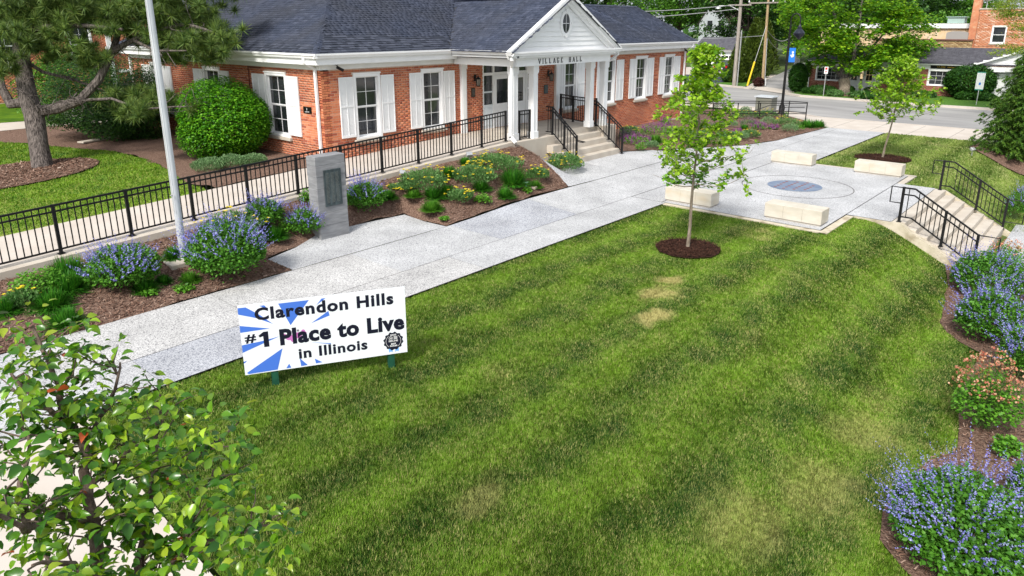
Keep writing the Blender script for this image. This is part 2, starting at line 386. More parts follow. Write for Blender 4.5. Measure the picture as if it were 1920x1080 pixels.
def inpoly(P, poly):
    poly = np.asarray(poly, float); x, y = P[:, 0], P[:, 1]; c = np.zeros(len(P), bool); j = len(poly)-1
    for i in range(len(poly)):
        xi, yi = poly[i]; xj, yj = poly[j]
        with np.errstate(divide='ignore', invalid='ignore'):
            c ^= ((yi > y) != (yj > y)) & (x < (xj-xi)*(y-yi)/(yj-yi+1e-12)+xi)
        j = i
    return c
def sheet(name, poly, m, dz=0., step=.35, kind='structure', parent=None, zf=T, edge=.4):
    poly = [tuple(p) for p in poly]; pts = []; n = len(poly)
    for i in range(n):
        a, b = np.array(poly[i]), np.array(poly[(i+1) % n]); k = max(1, int(np.linalg.norm(b-a)/edge))
        for j in range(k): pts.append(tuple(a+(b-a)*j/k))
    nb = len(pts); edges = [(i, (i+1) % nb) for i in range(nb)]
    A = np.array(poly); xs = np.arange(A[:, 0].min(), A[:, 0].max(), step); ys = np.arange(A[:, 1].min(), A[:, 1].max(), step)
    gx, gy = np.meshgrid(xs, ys); g = np.stack([gx.ravel(), gy.ravel()], 1)+rng.uniform(-.05, .05, (gx.size, 2))*step; g = g[inpoly(g, A)]
    allp = [Vector(p) for p in pts]+[Vector(p) for p in g]
    vs, es, fs, *_ = geometry.delaunay_2d_cdt(allp, edges, [list(range(nb))], 1, 1e-5)
    V = np.array([(v.x, v.y) for v in vs]); z = zf(V[:, 0], V[:, 1])+dz
    og = ORG[parent.name] if parent is not None else Vector((0, 0, 0))
    me = bpy.data.meshes.new(name); me.from_pydata([(V[i, 0]-og[0], V[i, 1]-og[1], z[i]-og[2]) for i in range(len(V))], [], fs)
    bm = bmesh.new(); bm.from_mesh(me)
    for f in bm.faces:
        if f.normal.z < 0: f.normal_flip()
        f.smooth = True
    bm.to_mesh(me); bm.free(); me.materials.append(m)
    o = link(name, me, parent)
    if kind: o['kind'] = kind
    return o
def wobble(poly, amp=.06, step=.35):
    out = []; n = len(poly)
    for i in range(n):
        a, b = np.array(poly[i], float), np.array(poly[(i+1) % n], float); k = max(1, int(np.linalg.norm(b-a)/step))
        for j in range(k):
            p = a+(b-a)*j/k
            if j: p = p+rng.normal(0, amp, 2)
            out.append(tuple(p))
    return out
def textmesh(s, width=None, height=None, bold=0., space=1.0):
    cu = bpy.data.curves.new('lettering', 'FONT'); cu.body = s; cu.size = 1; cu.offset = bold; cu.space_character = space; cu.resolution_u = 3
    o = bpy.data.objects.new('lettering', cu); C.objects.link(o); dg = bpy.context.evaluated_depsgraph_get(); dg.update()
    me = bpy.data.meshes.new_from_object(o.evaluated_get(dg)); bpy.data.objects.remove(o)
    V = np.array([v.co[:2] for v in me.vertices]); lo, hi = V.min(0), V.max(0)
    sx = width/(hi[0]-lo[0]); sy = height/(hi[1]-lo[1]) if height else sx
    V = (V-lo)*np.array([sx, sy]); fs = [tuple(p.vertices) for p in me.polygons]; bpy.data.meshes.remove(me)
    return V, fs
def glyphs(V, fs, m, parent, o, u, v, n, lift=.002, name='lettering'):
    """one flat piece per character (dots stay with their stems)"""
    par = list(range(len(V)))
    def find(i):
        while par[i] != i: par[i] = par[par[i]]; i = par[i]
        return i
    for f in fs:
        for k in f[1:]: par[find(k)] = find(f[0])
    comp = {}
    for f in fs: comp.setdefault(find(f[0]), []).append(f)
    gr = []
    for fl_ in comp.values():
        ids = sorted({k for f in fl_ for k in f}); x0, x1 = V[ids, 0].min(), V[ids, 0].max()
        for g in gr:
            ov = min(x1, g[1])-max(x0, g[0])
            if ov > .5*min(x1-x0, g[1]-g[0]): g[0] = min(x0, g[0]); g[1] = max(x1, g[1]); g[2] += fl_; break
        else: gr.append([x0, x1, list(fl_)])
    for g in gr:
        ids = sorted({k for f in g[2] for k in f}); mp = {k: i for i, k in enumerate(ids)}
        flatprint(name, V[ids], [tuple(mp[k] for k in f) for f in g[2]], m, parent, o, u, v, n, lift)
def flatprint(name, V, fs, m, parent, o, u, v, n, lift=.002):
    o, u, v, n = map(lambda q: np.array(q, float), (o, u, v, n)); b = MB()
    b.v = [tuple(o+u*a+v*c+n*lift) for a, c in V]; b.f = list(fs)
    og = ORG[parent.name]; me = bpy.data.meshes.new(name); me.from_pydata([(q[0]-og[0], q[1]-og[1], q[2]-og[2]) for q in b.v], [], b.f); me.materials.append(m)
    return link(name, me, parent)

# ================================================================== GROUND
def grow(a, b, s): return list(np.arange(a, b, s))
gx = [-300, -120, -50, -25, -12]+grow(-6, 42, .75)+[45, 50, 60, 80, 120, 200, 500]
gy = [-300, -120, -50, -25, -12]+grow(-6, 26, .6)+[30, 36, 45, 60, 90, 150, 300, 600]
GX, GY = np.meshgrid(gx, gy); GZ = T(GX, GY)-.16; GZ = np.where((GX < 16.5) & (GY > 10.5) & (GY < 17), -.25, GZ)
nx, ny = len(gx), len(gy)
idx = (np.arange(ny-1)[:, None]*nx+np.arange(nx-1)[None]).ravel()
groundm = mat('ground_green', (.05, .085, .02), (.09, .13, .03), scale=.4, rough=1)
g_ = npobj('ground', np.stack([GX.ravel(), GY.ravel(), GZ.ravel()], 1), np.stack([idx, idx+1, idx+nx+1, idx+nx], 1), groundm, smooth=True); g_['kind'] = 'structure'

flat0 = lambda x, y: np.zeros_like(np.asarray(x, float))
# sky side / streets
road = sheet('road', [(38.3, -60), (38.3, 12), (40.4, 15.5), (42, 30), (46, 60), (64, 60), (56, 30), (54.5, 27), (52.3, 21.75), (50, 18.5), (48.7, 16.9), (47.9, 9), (48.1, -60)], asphalt, -.05, 2.5, zf=flat0, edge=4)
alley = sheet('alley', [(50.1, 18.6), (52.3, 21.75), (60, 24), (69, 26.4), (95, 33), (95, 30), (75, 25.3), (53.7, 19.4), (51.3, 18.3)], asphalt, -.03, 2.5, zf=flat0, edge=3)
apron = sheet('alley_apron', [(50.0, 18.4), (52.2, 21.6), (55.2, 22.5), (53.3, 19.2), (51.4, 18.2)], concpink, -.02, 1.5, zf=flat0)
apron2 = sheet('alley_edge_walk', [(52.3, 21.75), (60, 24), (69, 26.4), (69, 27.0), (60, 24.7), (52.6, 22.5)], concpink, -.015, 1.5, zf=flat0)
kb = MB()
far = [(48.1, -60), (47.9, 9), (48.7, 16.9), (50, 18.5)]
for a, b in zip(far, far[1:]): kb.bar((a[0]+.15, a[1], .0), (b[0]+.15, b[1], .0), .32, .14)
kb.bar((52.4, 21.9, 0), (54.6, 27.1, 0), .3, .14)
ko = kb.build('kerb', concpink); ko['kind'] = 'structure'
verge = sheet('verge', [(48.3, -20), (48.25, 9), (48.95, 16.8), (50.3, 18.3), (51.4, 18.1), (53.3, 18.9), (54.9, 18.8), (54.9, -20)], mat('verge_grass', (.04, .12, .008), (.09, .2, .02), scale=9, rough=.9, bump=.8), .02, 1.2, zf=flat0)
verge2 = sheet('verge', [(52.9, 22.7), (55, 27.1), (57.5, 25.6), (60, 24.8)], mat('verge_grass', (.04, .1, .01)), .0, 1.2, zf=flat0)
drive = sheet('driveway', [(55, 27.2), (60, 40), (76, 40), (76, 32), (57.6, 25.4)], asphdark, -.02, 2, zf=flat0)
drive2 = sheet('driveway_apron', [(64.0, 29.4), (63.6, 33.5), (66.5, 39), (75.6, 39), (75.6, 32.0)], concpink, .0, 2, zf=flat0)
psw = sheet('pavement', [(34.35, -60), (34.35, 10.5), (36.2, 12.2), (38.9, 15), (38.9, 30), (41.5, 30), (40.2, 15.6), (38.2, 12.1), (38.2, -60)], concpink, -.035, 1.2, zf=flat0, edge=2)
for yy in np.arange(-12, 12, 1.6):
    j = MB().box(34.4, 38.15, yy, yy+.012, -.036, -.031).build('pavement_joint', mat('joint_dark', (.12, .11, .10)), psw)
kb = MB()
for a, b in (((38.3, -60), (38.3, 12)), ((38.3, 12), (40.4, 15.5)), ((40.4, 15.5), (42, 30))): kb.bar((*a, -.07), (*b, -.07), .16, .1)
ko = kb.build('kerb', concpink); ko['kind'] = 'structure'

# main walk (slabs are separate pieces with open joints)
walk = link('walkway', mesh_np('walkway', [(2.2, 8.95, -.03), (34.2, 8.95, -.03), (34.2, 10.4, -.03), (2.2, 11.3, -.03)], [(0, 1, 2, 3)], mat('joint_dark', (.12, .11, .10)))); walk['kind'] = 'structure'
def slab(poly, m, parent=walk, step=.6, dz=.012, zf=T): return sheet('slab', poly, m, dz, step, None, parent, zf, edge=.6)
def rect(x0, x1, y0, y1, g=.007, h=.0022): return [(x0+h, y0+g), (x1-h, y0+g), (x1-h, y1-g), (x0+h, y1-g)]
xs = [2.31, 3.25, 6.4, 9.4, 12.3, 16.4]
for i, (a, b) in enumerate(zip(xs, xs[1:])): slab(rect(a, b, 8.9, 9.97), aggB if i == 1 else (aggC if i in (2,) else aggW))
xs = [2.31, 5.2, 8.2, 11.05, 13.9, 16.8, 20, 23.2]
for i, (a, b) in enumerate(zip(xs, xs[1:])): slab(rect(a, b, 9.97, 11.62), {0: aggC, 1: aggC, 3: aggB, 4: aggW}.get(i, aggW))
slab([(6.87, 11.64), (10.95, 11.64), (10.88, 13.05), (8.5, 13.12), (6.9, 12.6)], aggW)
slab([(15.75, 11.64), (18.6, 11.64), (18.6, 13.4), (18.2, 13.1), (16.2, 13.05)], aggW)
slab([(18.61, 11.64), (23.2, 11.64), (22.4, 12.75), (21.0, 13.35), (18.61, 13.42)], aggW)
slab([(23.22, 9.97), (34.2, 9.97), (34.2, 10.45), (28.5, 10.62), (26.3, 11.05), (23.22, 12.35)], aggW)
xs = [16.42, 19.5, 22.5, 25.4, 28.4, 31.3, 34.2]
for a, b in zip(xs, xs[1:]): slab(rect(a, b, 9.02 if a < 24 else 8.0, 9.96), aggW)
plaza = link('plaza', mesh_np('plaza', [(16.4, 4.75, -.12), (24.6, 4.75, -.12), (24.6, 9.0, -.12), (16.4, 9.0, -.12)], [(0, 1, 2, 3)], mat('joint_dark', (.12, .11, .10)))); plaza['kind'] = 'structure'
def fl(v): return lambda x, y: np.zeros_like(np.asarray(x, float))+v
slab([(16.42, 4.9), (24.55, 4.9), (24.55, 9.0), (16.42, 9.0)], aggW, plaza, dz=.012, zf=fl(0))
slab([(18.3, 3.86), (23.1, 3.86), (23.1, 4.88), (18.3, 4.88)], aggB if False else aggW, plaza, dz=.012, zf=fl(0))
MB().box(16.25, 16.41, 4.72, 8.9, -.25, .005).build('edging', concstain, plaza)
MB().box(16.25, 18.28, 4.7, 4.88, -.3, .0).build('edging', concstain, plaza)
MB().box(24.56, 24.75, 4.7, 8.0, -.25, .005).build('edging', conc, plaza)
MB().box(23.12, 24.6, 4.7, 4.88, -.25, .005).build('edging', conc, plaza)
def ringmesh(cx, cy, r0, r1, z, n=64):
    V = [(cx+r*math.cos(2*PI*k/n), cy+r*math.sin(2*PI*k/n), z) for r in (r0, r1) for k in range(n)]
    return V, [(k, n+k, n+(k+1) % n, (k+1) % n) for k in range(n)]
V, f = ringmesh(20.73, 7.0, 1.52, 1.545, .0165); npobj('ring_joint', V, f, mat('ring_dark', (.13, .12, .12)), plaza)
V, f = ringmesh(20.73, 7.06, .0, .76, .0175); f = [(a, b, c, d) for a, b, c, d in f]
npobj('blue_disc', V, f, mat('blue_painted_disc', (.12, .165, .25), (.18, .225, .30), scale=3, rough=.6, col3=(.20, .22, .26), scale3=5, c3range=(.55, .75)), plaza)
for i in range(4):
    for j in range(6):
        a = -.55+j*.22+(i % 2)*.08; b = -.42+i*.27
        if a*a+b*b < .45: MB().box(20.73+a-.05, 20.73+a+.05, 7.06+b-.04, 7.06+b+.035, .018, .0205).build('inlaid_mark', mat('disc_mark', (.22, .09, .08)), plaza)

# walk that crosses at the lower left
sheet('footpath', [(2.3, 8.85), (2.12, 6.5), (1.95, 3), (1.9, -8), (-.6, -8), (-.6, 8.85)], concpink, -.01, .8)
j = MB().box(-.6, 2.2, 8.86, 8.885, -.02, .004).build('path_joint', mat('joint_dark', (.12, .11, .10))); j['kind'] = 'structure'
sheet('walkway_west', [(2.3, 8.9), (2.3, 11.58), (-4, 11.6), (-4, 8.9)], aggW, .012, .8)

# lawns, beds
bedR_edge = [G(1772, 492), G(1778, 540), G(1762, 604), G(1800, 640), G(1838, 660), G(1815, 700), G(1800, 760), G(1795, 845), G(1745, 860), G(1690, 905), G(1655, 960), G(1650, 1010), G(1690, 1060), G(1740, 1110)]
bedR_edge = [(p[0], p[1]) for p in bedR_edge]
lawn_poly = [(2.25, 8.905), (16.24, 8.905), (16.24, 4.7), (18.2, 4.7), (18.2, 2.0)]+bedR_edge[0:]+[(5.2, -.6), (4.2, -3.0), (1.98, -3.0), (2.13, 6.5)]
lp2 = [(x_+(.22 if y_ < 3 and x_ > 6 else 0), y_) for x_, y_ in lawn_poly]; sheet('lawn', lp2, turfground, -.035, .3)
bedR_poly = wobble(bedR_edge+[(7.5, -2.5), (10, -4), (18.8, -4), (18.15, 1.8)], .02)
sheet('garden_bed', bedR_poly, mulch, -.01, .3)
sheet('lower_walk', [(18.1, 1.88), (24.2, 1.88), (26, -4), (18.9, -4)], aggW, .0, .5)
ne_poly = [(24.77, 7.97), (34.3, 7.97), (34.3, -6), (26, -6), (23.25, 1.7), (23.15, 4.68), (24.77, 4.68)]
sheet('lawn', ne_poly, turfNE, -.03, .5)
bedA = wobble([(-3, 11.62), (2.6, 11.62), (6.84, 11.64), (6.88, 12.65), (8.5, 13.14), (10.88, 13.08), (10.98, 11.66), (13.4, 11.66), (15.72, 11.64), (16.18, 13.06), (18.2, 13.1), (18.25, 13.95), (-3, 13.93)], .02)
sheet('garden_bed', bedA, mulch, .015, .25)
bedB = wobble([(21.05, 13.38), (22.4, 12.78), (26.3, 11.08), (28.5, 10.65), (34.2, 10.5), (36.0, 12.1), (38.5, 14.7), (38.5, 17), (34, 21), (31.6, 21), (31.6, 16.6), (20.8, 16.6)], .03)
sheet('garden_bed', bedB, mulch, .02, .5)
# yard on the left
ringc = G(78, 316)[:2]; 
G2 = lambda a, b: tuple(G(a, b)[:2])
yl_top = [G2(-90, 262), G2(0, 267), G2(60, 270), G2(120, 277), G2(213, 284), G2(277, 300), G2(322, 322), G2(352, 345)]
yard_lawn = [(-6, 16.5)]+[tuple(q) for q in yl_top if q[1] > 16.5]; yard_lawn = yard_lawn[:1]+yard_lawn[1:]+[(yl_top[-1][0], 16.5)]
yard_bed = yl_top+[(yl_top[-1][0]+.2, 16.5), (11.2, 16.5), (11.2, 31), G2(150, 232), G2(60, 240), G2(0, 246), G2(-90, 252)]
sheet('yard_lawn', yard_lawn, turfyard, .0, .5)
sheet('garden_bed', wobble(yard_bed, .06), mulch, .02, .6)
ring = [(ringc[0]-1.0+2.35*math.cos(t), ringc[1]-.3+1.75*math.sin(t)) for t in np.linspace(0, 2*PI, 28)[:-1]]
sheet('mulch_ring', ring, mulch, .045, .4)
sheet('yard_path', [G2(-90, 253), G2(0, 247), G2(60, 241), G2(150, 233), G2(210, 230), G2(210, 224), G2(150, 224), G2(45, 229), G2(0, 232), G2(-90, 238)], concpink, .03, 1.5)
sheet('yard_lawn', [G2(-90, 237), G2(0, 231), G2(45, 228), G2(150, 223), (15, 60), (-12, 60)], turfyard, .02, 3)

# mulch chips: uncountable
def chipsheet(name, poly, n, m, s=.035, lift=.02):
    P = grasspoints(poly, n); z = T(P[:, 0], P[:, 1])+lift+rng.random(len(P))*.018
    P3 = np.column_stack([P, z]); tv, tf = LEAF['petal']; tv = tv*np.array([1.6, .34, .6])
    X, Y, Z = rotframes(len(P3), .35); sz = s*rng.uniform(.5, 1.5, len(P3))[:, None, None]
    V = (P3[:, None]+sz*(tv[None, :, 0:1]*X[:, None]+tv[None, :, 1:2]*Y[:, None]+tv[None, :, 2:3]*Z[:, None])).reshape(-1, 3)
    Fc = (tf[None]+(np.arange(len(P3))*4)[:, None, None]).reshape(-1, 3)
    return tag(npobj(name, V, Fc, m), kind='stuff')
chipsheet('mulch_chips', bedA, 30000, chips)
chipsheet('mulch_chips', [(p[0], p[1]) for p in bedR_poly], 22000, chips, .03)
chipsheet('mulch_chips', [(23, 12.6), (28.5, 10.7), (34.2, 10.55), (34.2, 12.5), (23, 14)], 5000, chips, .045)
chipsheet('mulch_chips', ring, 6000, chips, .05, .05)

# ------------------------------------------------------------------ turf blades (one joined mesh per lawn)
def bladesheet(name, poly, n, m, h, wd, dens=None, dz=-.035, lean=.6):
    P = grasspoints(poly, int(n))
    if dens is not None: P = P[rng.random(len(P)) < dens(P)]
    d = np.hypot(P[:, 0], P[:, 1]); n = len(P)
    sc_ = np.clip(d/9., .75, 3.)
    a = rng.random(n)*2*PI
    # small tufts lean together, and each mowing pass leans its own way
    kx, ky = np.floor(P[:, 0]/.045+.35*np.sin(P[:, 1]*31)).astype(int), np.floor(P[:, 1]/.045+.35*np.sin(P[:, 0]*27)).astype(int)
    hsh = (np.sin(kx*127.1+ky*311.7)*43758.5453) % 1.; stripe = np.where(np.sin(P[:, 1]*2*PI/1.25+.9*np.sin(P[:, 0]*.35)) > 0, 0., PI)
    a = np.where(rng.random(n) < .5, hsh*2*PI+rng.normal(0, .45, n), np.where(rng.random(n) < .35, stripe+rng.normal(0, .5, n), a))
    hh = h*rng.uniform(.5, 1.15, n)*(.75+.5*((hsh*7.13) % 1.))
    ln = hh*rng.uniform(.2, 1.3, n)*lean
    z = T(P[:, 0], P[:, 1])+dz
    ca, sa = np.cos(a), np.sin(a); ww = wd*sc_*rng.uniform(.7, 1.3, n)
    V = np.empty((n, 3, 3))
    V[:, 0] = np.column_stack([P[:, 0]-sa*ww, P[:, 1]+ca*ww, z]); V[:, 1] = np.column_stack([P[:, 0]+sa*ww, P[:, 1]-ca*ww, z])
    V[:, 2] = np.column_stack([P[:, 0]+ca*ln, P[:, 1]+sa*ln, z+hh])
    return tag(npobj(name, V.reshape(-1, 3), np.arange(n*3).reshape(-1, 3), m), kind='stuff')
def frustum(P):
    z = T(P[:, 0], P[:, 1]); v = np.column_stack([P, z])-CAM; wz = v @ fwv
    x = CX+FPX*(v @ rv)/np.maximum(wz, .01); y = CY-FPX*(v @ uv_)/np.maximum(wz, .01)
    return (wz > .5) & (x > -150) & (x < 2070) & (y < 1230)
def densmain(P):
    d = np.hypot(np.hypot(P[:, 0], P[:, 1]), 4.5); return frustum(P)*np.clip((8.0/d)**1.2, .2, 1)
bladesheet('turf_grass', [(p[0], p[1]) for p in lawn_poly], 2500000, turf, .036, .0048, densmain)
bladesheet('turf_grass', ne_poly, 130000, turfNE, .05, .006, frustum, -.03)
bladesheet('turf_grass', yard_lawn, 110000, turfyard, .05, .006, lambda P: frustum(P)*~inpoly(P, ring), 0)

# ================================================================== VILLAGE HALL
hall = thing('village_hall', 'red brick village hall with white shutters, white pedimented porch and dark grey shingle roof', 'building', (18, 20, 1.13))
CH, BL = .0677, .200
brickmesh = {}
def unitbrick():
    me = bpy.data.meshes.new('brick'); b = MB().box(-.5, .5, -.5, .5, -.5, .5); me.from_pydata(b.v, [], b.f); me.materials.append(brick); return me
UB = unitbrick()
# a second tint set for singly built bricks, which share meshes
brickvars = []
for i, cc in enumerate([(.46, .13, .06), (.59, .21, .10), (.54, .175, .08), (.33, .08, .042), (.62, .25, .14)]):
    me = UB.copy(); me.materials.clear(); me.materials.append(mat('brick_tint', cc, tuple(q*.75 for q in cc), scale=14, rough=.9, bump=.35, bscale=70, bdist=.004) if False else None) if False else None
    m_ = bpy.data.materials.new('brick_tone'); m_.use_nodes = True; bb = m_.node_tree.nodes['Principled BSDF']; bb.inputs['Base Color'].default_value = (*cc, 1); bb.inputs['Roughness'].default_value = .9
    nn = m_.node_tree.nodes.new('ShaderNodeTexNoise'); nn.inputs['Scale'].default_value = 60; bp = m_.node_tree.nodes.new('ShaderNodeBump'); bp.inputs['Strength'].default_value = .3; bp.inputs['Distance'].default_value = .004
    m_.node_tree.links.new(nn.outputs[0], bp.inputs['Height']); m_.node_tree.links.new(bp.outputs[0], bb.inputs['Normal'])
    me.materials.clear(); me.materials.append(m_); brickvars.append(me)
def brickwall(part, o, u, n, width, z0, z1, holes, single=0, single_box=None, lift=.0045):
    """running bond facing on a wall: o = corner at z=0, u along, n outward"""
    o, u, n = map(lambda q: np.array(q, float), (o, u, n)); items = []
    k0 = 0; z = z0
    while z+CH*.4 < z1:
        zz1 = min(z+CH-.0115, z1); segs = [(0., width)]
        for a, b, c, d in holes:
            if c < zz1-.005 and d > z+.005:
                ns = []
                for s, e in segs:
                    if b <= s or a >= e: ns.append((s, e)); continue
                    if a > s: ns.append((s, a))
                    if b < e: ns.append((b, e))
                segs = ns
        st = -(k0 % 2)*BL/2
        for s, e in segs:
            x = st+math.floor((s-st)/BL)*BL
            while x < e:
                a, b = max(x, s), min(x+BL-.012, e)
                if b-a > .02: items.append((a, b, z, zz1))
                x += BL
        z += CH; k0 += 1
    ones = []
    if single:
        c = [it for it in items if single_box[0] < (it[0]+it[1])/2 < single_box[1] and single_box[2] < it[2] < single_box[3]]
        ones = c[:single] if len(c) <= single else [c[i] for i in range(single)]
        s_ = set(ones); items = [it for it in items if it not in s_]
    og = np.array(ORG[part.name]); hor = abs(u[0]) > .5
    for a, b, c, d in ones:
        L_ = rnd.uniform(-.0015, .002); ctr = o+u*(a+b)/2+np.array([0, 0, (c+d)/2])+n*(lift/2+L_-.02)
        sx, sy = (b-a, lift+.04) if hor else (lift+.04, b-a)
        link('brick', brickvars[rnd.choice((0, 1, 1, 2, 2, 3, 4))], part, ctr-og, None, (sx, sy, d-c))
    A = np.array(items); m = len(A)
    if m:
        jit = rng.uniform(-.0015, .002, m); V = np.zeros((m, 8, 3)); i = 0
        for dn in (-.02, 1):
            for uu in (0, 1):
                for vv in (2, 3):
                    off = (lift+jit if dn == 1 else np.full(m, -.02))
                    V[:, i] = o+A[:, uu:uu+1]*u+np.array([0, 0, 1.])*A[:, vv:vv+1]+off[:, None]*n; i += 1
        fc = np.array([(4, 6, 7, 5), (0, 4, 5, 1), (2, 3, 7, 6), (0, 2, 6, 4), (1, 5, 7, 3)])
        Fc = (fc[None]+(np.arange(m)*8)[:, None, None]).reshape(-1, 4)
        tag(npobj('brickwork', V.reshape(-1, 3), Fc, brick, part), kind='stuff')
def wallslab(part_name, o, u, n, width, z0, z1, holes, parent, m=mortar, thick=.25):
    """wall body with real openings"""
    o, u, n = map(lambda q: np.array(q, float), (o, u, n)); b = MB()
    us = sorted({0., width}|{h[0] for h in holes}|{h[1] for h in holes}); zs = sorted({z0, z1}|{h[2] for h in holes}|{h[3] for h in holes})
    us = [q for q in us if 0 <= q <= width]; zs = [q for q in zs if z0 <= q <= z1]
    for i in range(len(us)-1):
        run = None
        for j in range(len(zs)-1):
            cu, cz = (us[i]+us[i+1])/2, (zs[j]+zs[j+1])/2
            solid = not any(h[0] < cu < h[1] and h[2] < cz < h[3] for h in holes)
            if solid:
                if run is None: run = zs[j]
                end = zs[j+1]
            if (not solid or j == len(zs)-2) and run is not None:
                b.prism([(us[i], run), (us[i+1], run), (us[i+1], end), (us[i], end)], o, u, (0, 0, 1), -n*thick, n*0); run = None
    return b.build(part_name, m, parent)
def window(parent, o, u, n, x0, x1, z0, z1, cols=2, rows=2, sill=True, blinds=True, hung=True, m=white, gm=glass):
    """double hung window in a wall opening; frame is the part, the rest hangs under it"""
    o, u, n = map(lambda q: np.array(q, float), (o, u, n)); Z = np.array([0, 0, 1.])
    def R(mb, a, b, c, d, n0, n1): mb.prism([(a, c), (b, c), (b, d), (a, d)], o, u, Z, n*n0, n*n1)
    t = .085; f = MB()
    for a, b, c, d in ((x0, x0+t, z0, z1), (x1-t, x1, z0, z1), (x0+t, x1-t, z1-t, z1), (x0+t, x1-t, z0, z0+t*.7)): R(f, a, b, c, d, -.10, .035)
    R(f, x0-.015, x1+.015, z1-.012, z1+.03, -.02, .055)
    fr = f.build('window', m, parent, bevel=.004)
    a0, a1, c0, c1 = x0+t, x1-t, z0+t*.7, z1-t; mid = (c0+c1)/2; s = .030
    parts = ((c0, mid, -.085), (mid, c1, -.06)) if hung else ((c0, c1, -.06),)
    for k, (b0, b1, dep) in enumerate(parts):
        q = MB()
        for a, b, c, d in ((a0, a0+s, b0, b1), (a1-s, a1, b0, b1), (a0+s, a1-s, b0, b0+s*(1.6 if k == 0 else 1.1)), (a0+s, a1-s, b1-s, b1)): R(q, a, b, c, d, dep-.03, dep+.012)
        lo = b0+s*(1.6 if k == 0 else 1.1); hi = b1-s
        for i in range(1, cols):
            xm = a0+s+(a1-a0-2*s)*i/cols; R(q, xm-.0065, xm+.0065, lo, hi, dep-.006, dep+.006)
        for j in range(1, rows):
            zm = lo+(hi-lo)*j/rows
            for i in range(cols):
                xa = a0+s+(a1-a0-2*s)*i/cols+(.0065 if i else 0); xb = a0+s+(a1-a0-2*s)*(i+1)/cols-(.0065 if i < cols-1 else 0)
                R(q, xa, xb, zm-.0065, zm+.0065, dep-.006, dep+.006)
        q.build('sash', m, fr)
        for i in range(cols):
            for j in range(rows):
                g = MB(); wx = (a1-a0-2*s)/cols; wz = (hi-lo)/rows
                R(g, a0+s+wx*i+.002, a0+s+wx*(i+1)-.002, lo+wz*j+.002, lo+wz*(j+1)-.002, dep-.0095, dep-.0065)
                g.build('pane', gm, fr)
    if blinds:
        q = MB(); nb = int((c1-c0)/.05)
        for i in range(nb):
            zc = c0+.03+i*.05; q.prism([(a0+.02, zc), (a1-.02, zc), (a1-.02, zc+.03), (a0+.02, zc+.03)], o, u, Z, -n*.135, -n*.125)
        tag(q.build('blind', blindm, fr), kind='stuff')
    if sill:
        q = MB(); R(q, x0-.07, x1+.07, z0-.085, z0-.002, -.05, .09); q.build('sill', whitedull if False else conc, fr, bevel=.004)
    return fr
def shutter(parent, o, u, n, x0, x1, z0, z1, m=white):
    o, u, n = map(lambda q: np.array(q, float), (o, u, n)); Z = np.array([0, 0, 1.]); q = MB(); t = .045; xm = (x0+x1)/2; zm = z0+(z1-z0)*.52
    def R(mb, a, b, c, d, n0, n1): mb.prism([(a, c), (b, c), (b, d), (a, d)], o, u, Z, n*n0, n*n1)
    for a, b, c, d in ((x0, x0+t*.6, z0, z1), (x1-t*.6, x1, z0, z1), (x0+t*.6, x1-t*.6, z1-t, z1), (x0+t*.6, x1-t*.6, z0, z0+t*1.6), (x0+t*.6, x1-t*.6, zm-t*.5, zm+t*.5)): R(q, a, b, c, d, .012, .048)
    R(q, x0+t*.6, x1-t*.6, z0+t*1.6, z1-t, .012, .024)
    for c, d in ((z0+t*1.6, zm-t*.5), (zm+t*.5, z1-t)): R(q, xm-.012, xm+.012, c, d, .024, .044)
    sh = q.build('shutter', m, parent)
    q = MB(); nb = int((z1-z0)/.038)
    for i in range(nb):
        c = z0+t*1.7+i*.038
        if c+.03 > z1-t or abs(c+.015-zm) < t*.9: continue
        for a, b in ((x0+t*.6, xm-.012), (xm+.012, x1-t*.6)): q.prism([(a, 0), (b, 0), (b, 1), (a, 1)], o+Z*c+n*.038, u, Z*.026+n*-.0, n*-.004, n*-.014)
    tag(q.build('louvres', m, sh), kind='stuff')
    return sh
front = dict(o=(XL, F, 0), u=(1, 0, 0), n=(0, -1, 0)); side = dict(o=(XL, F, 0), u=(0, 1, 0), n=(-1, 0, 0))
WZ0, WZ1 = 1.41, 3.25
wins = [(12.17, 13.11), (14.70, 15.62), (21.93, 22.80), (24.56, 25.50), (27.10, 28.05), (29.60, 30.50)]
holes = [(a-XL, b-XL, WZ0, WZ1) for a, b in wins]+[(17.45-XL, 20.35-XL, 1.13, 3.38)]
wf = wallslab('front_wall', front['o'], front['u'], front['n'], 31.72-XL, .02, 3.56, holes, hall)
skip = [(a-.02, b+.02, c-.09, d+.03) for a, b, c, d in holes[:-1]]+[(17.45-XL, 20.35-XL, 1.1, 3.4), (16.37-XL, 16.61-XL, .8, 3.5), (21.35-XL, 21.57-XL, 1.1, 3.5), (16.0-XL, 21.6-XL, 0, 1.13)]
brickwall(wf, front['o'], front['u'], front['n'], 31.72-XL, .26, 3.40, skip, 170, (.0, .62, 1.2, 3.4))
swins = [(17.30+.97, 19.40), (22.12, 23.25), (26.2, 27.3)]
swins = [(18.27, 19.40), (22.12, 23.22), (26.25, 27.3)]
sholes = [(a-F, b-F, WZ0, WZ1) for a, b in swins]
ws = wallslab('side_wall', (XL, F, 0), (0, 1, 0), (-1, 0, 0), 12.5, .4, 3.56, sholes, hall)
brickwall(ws, (XL, F, 0), (0, 1, 0), (-1, 0, 0), 12.5, .62, 3.40, [(a-.02, b+.02, c-.09, d+.03) for a, b, c, d in sholes], 130, (.0, 1.0, 1.3, 2.5))
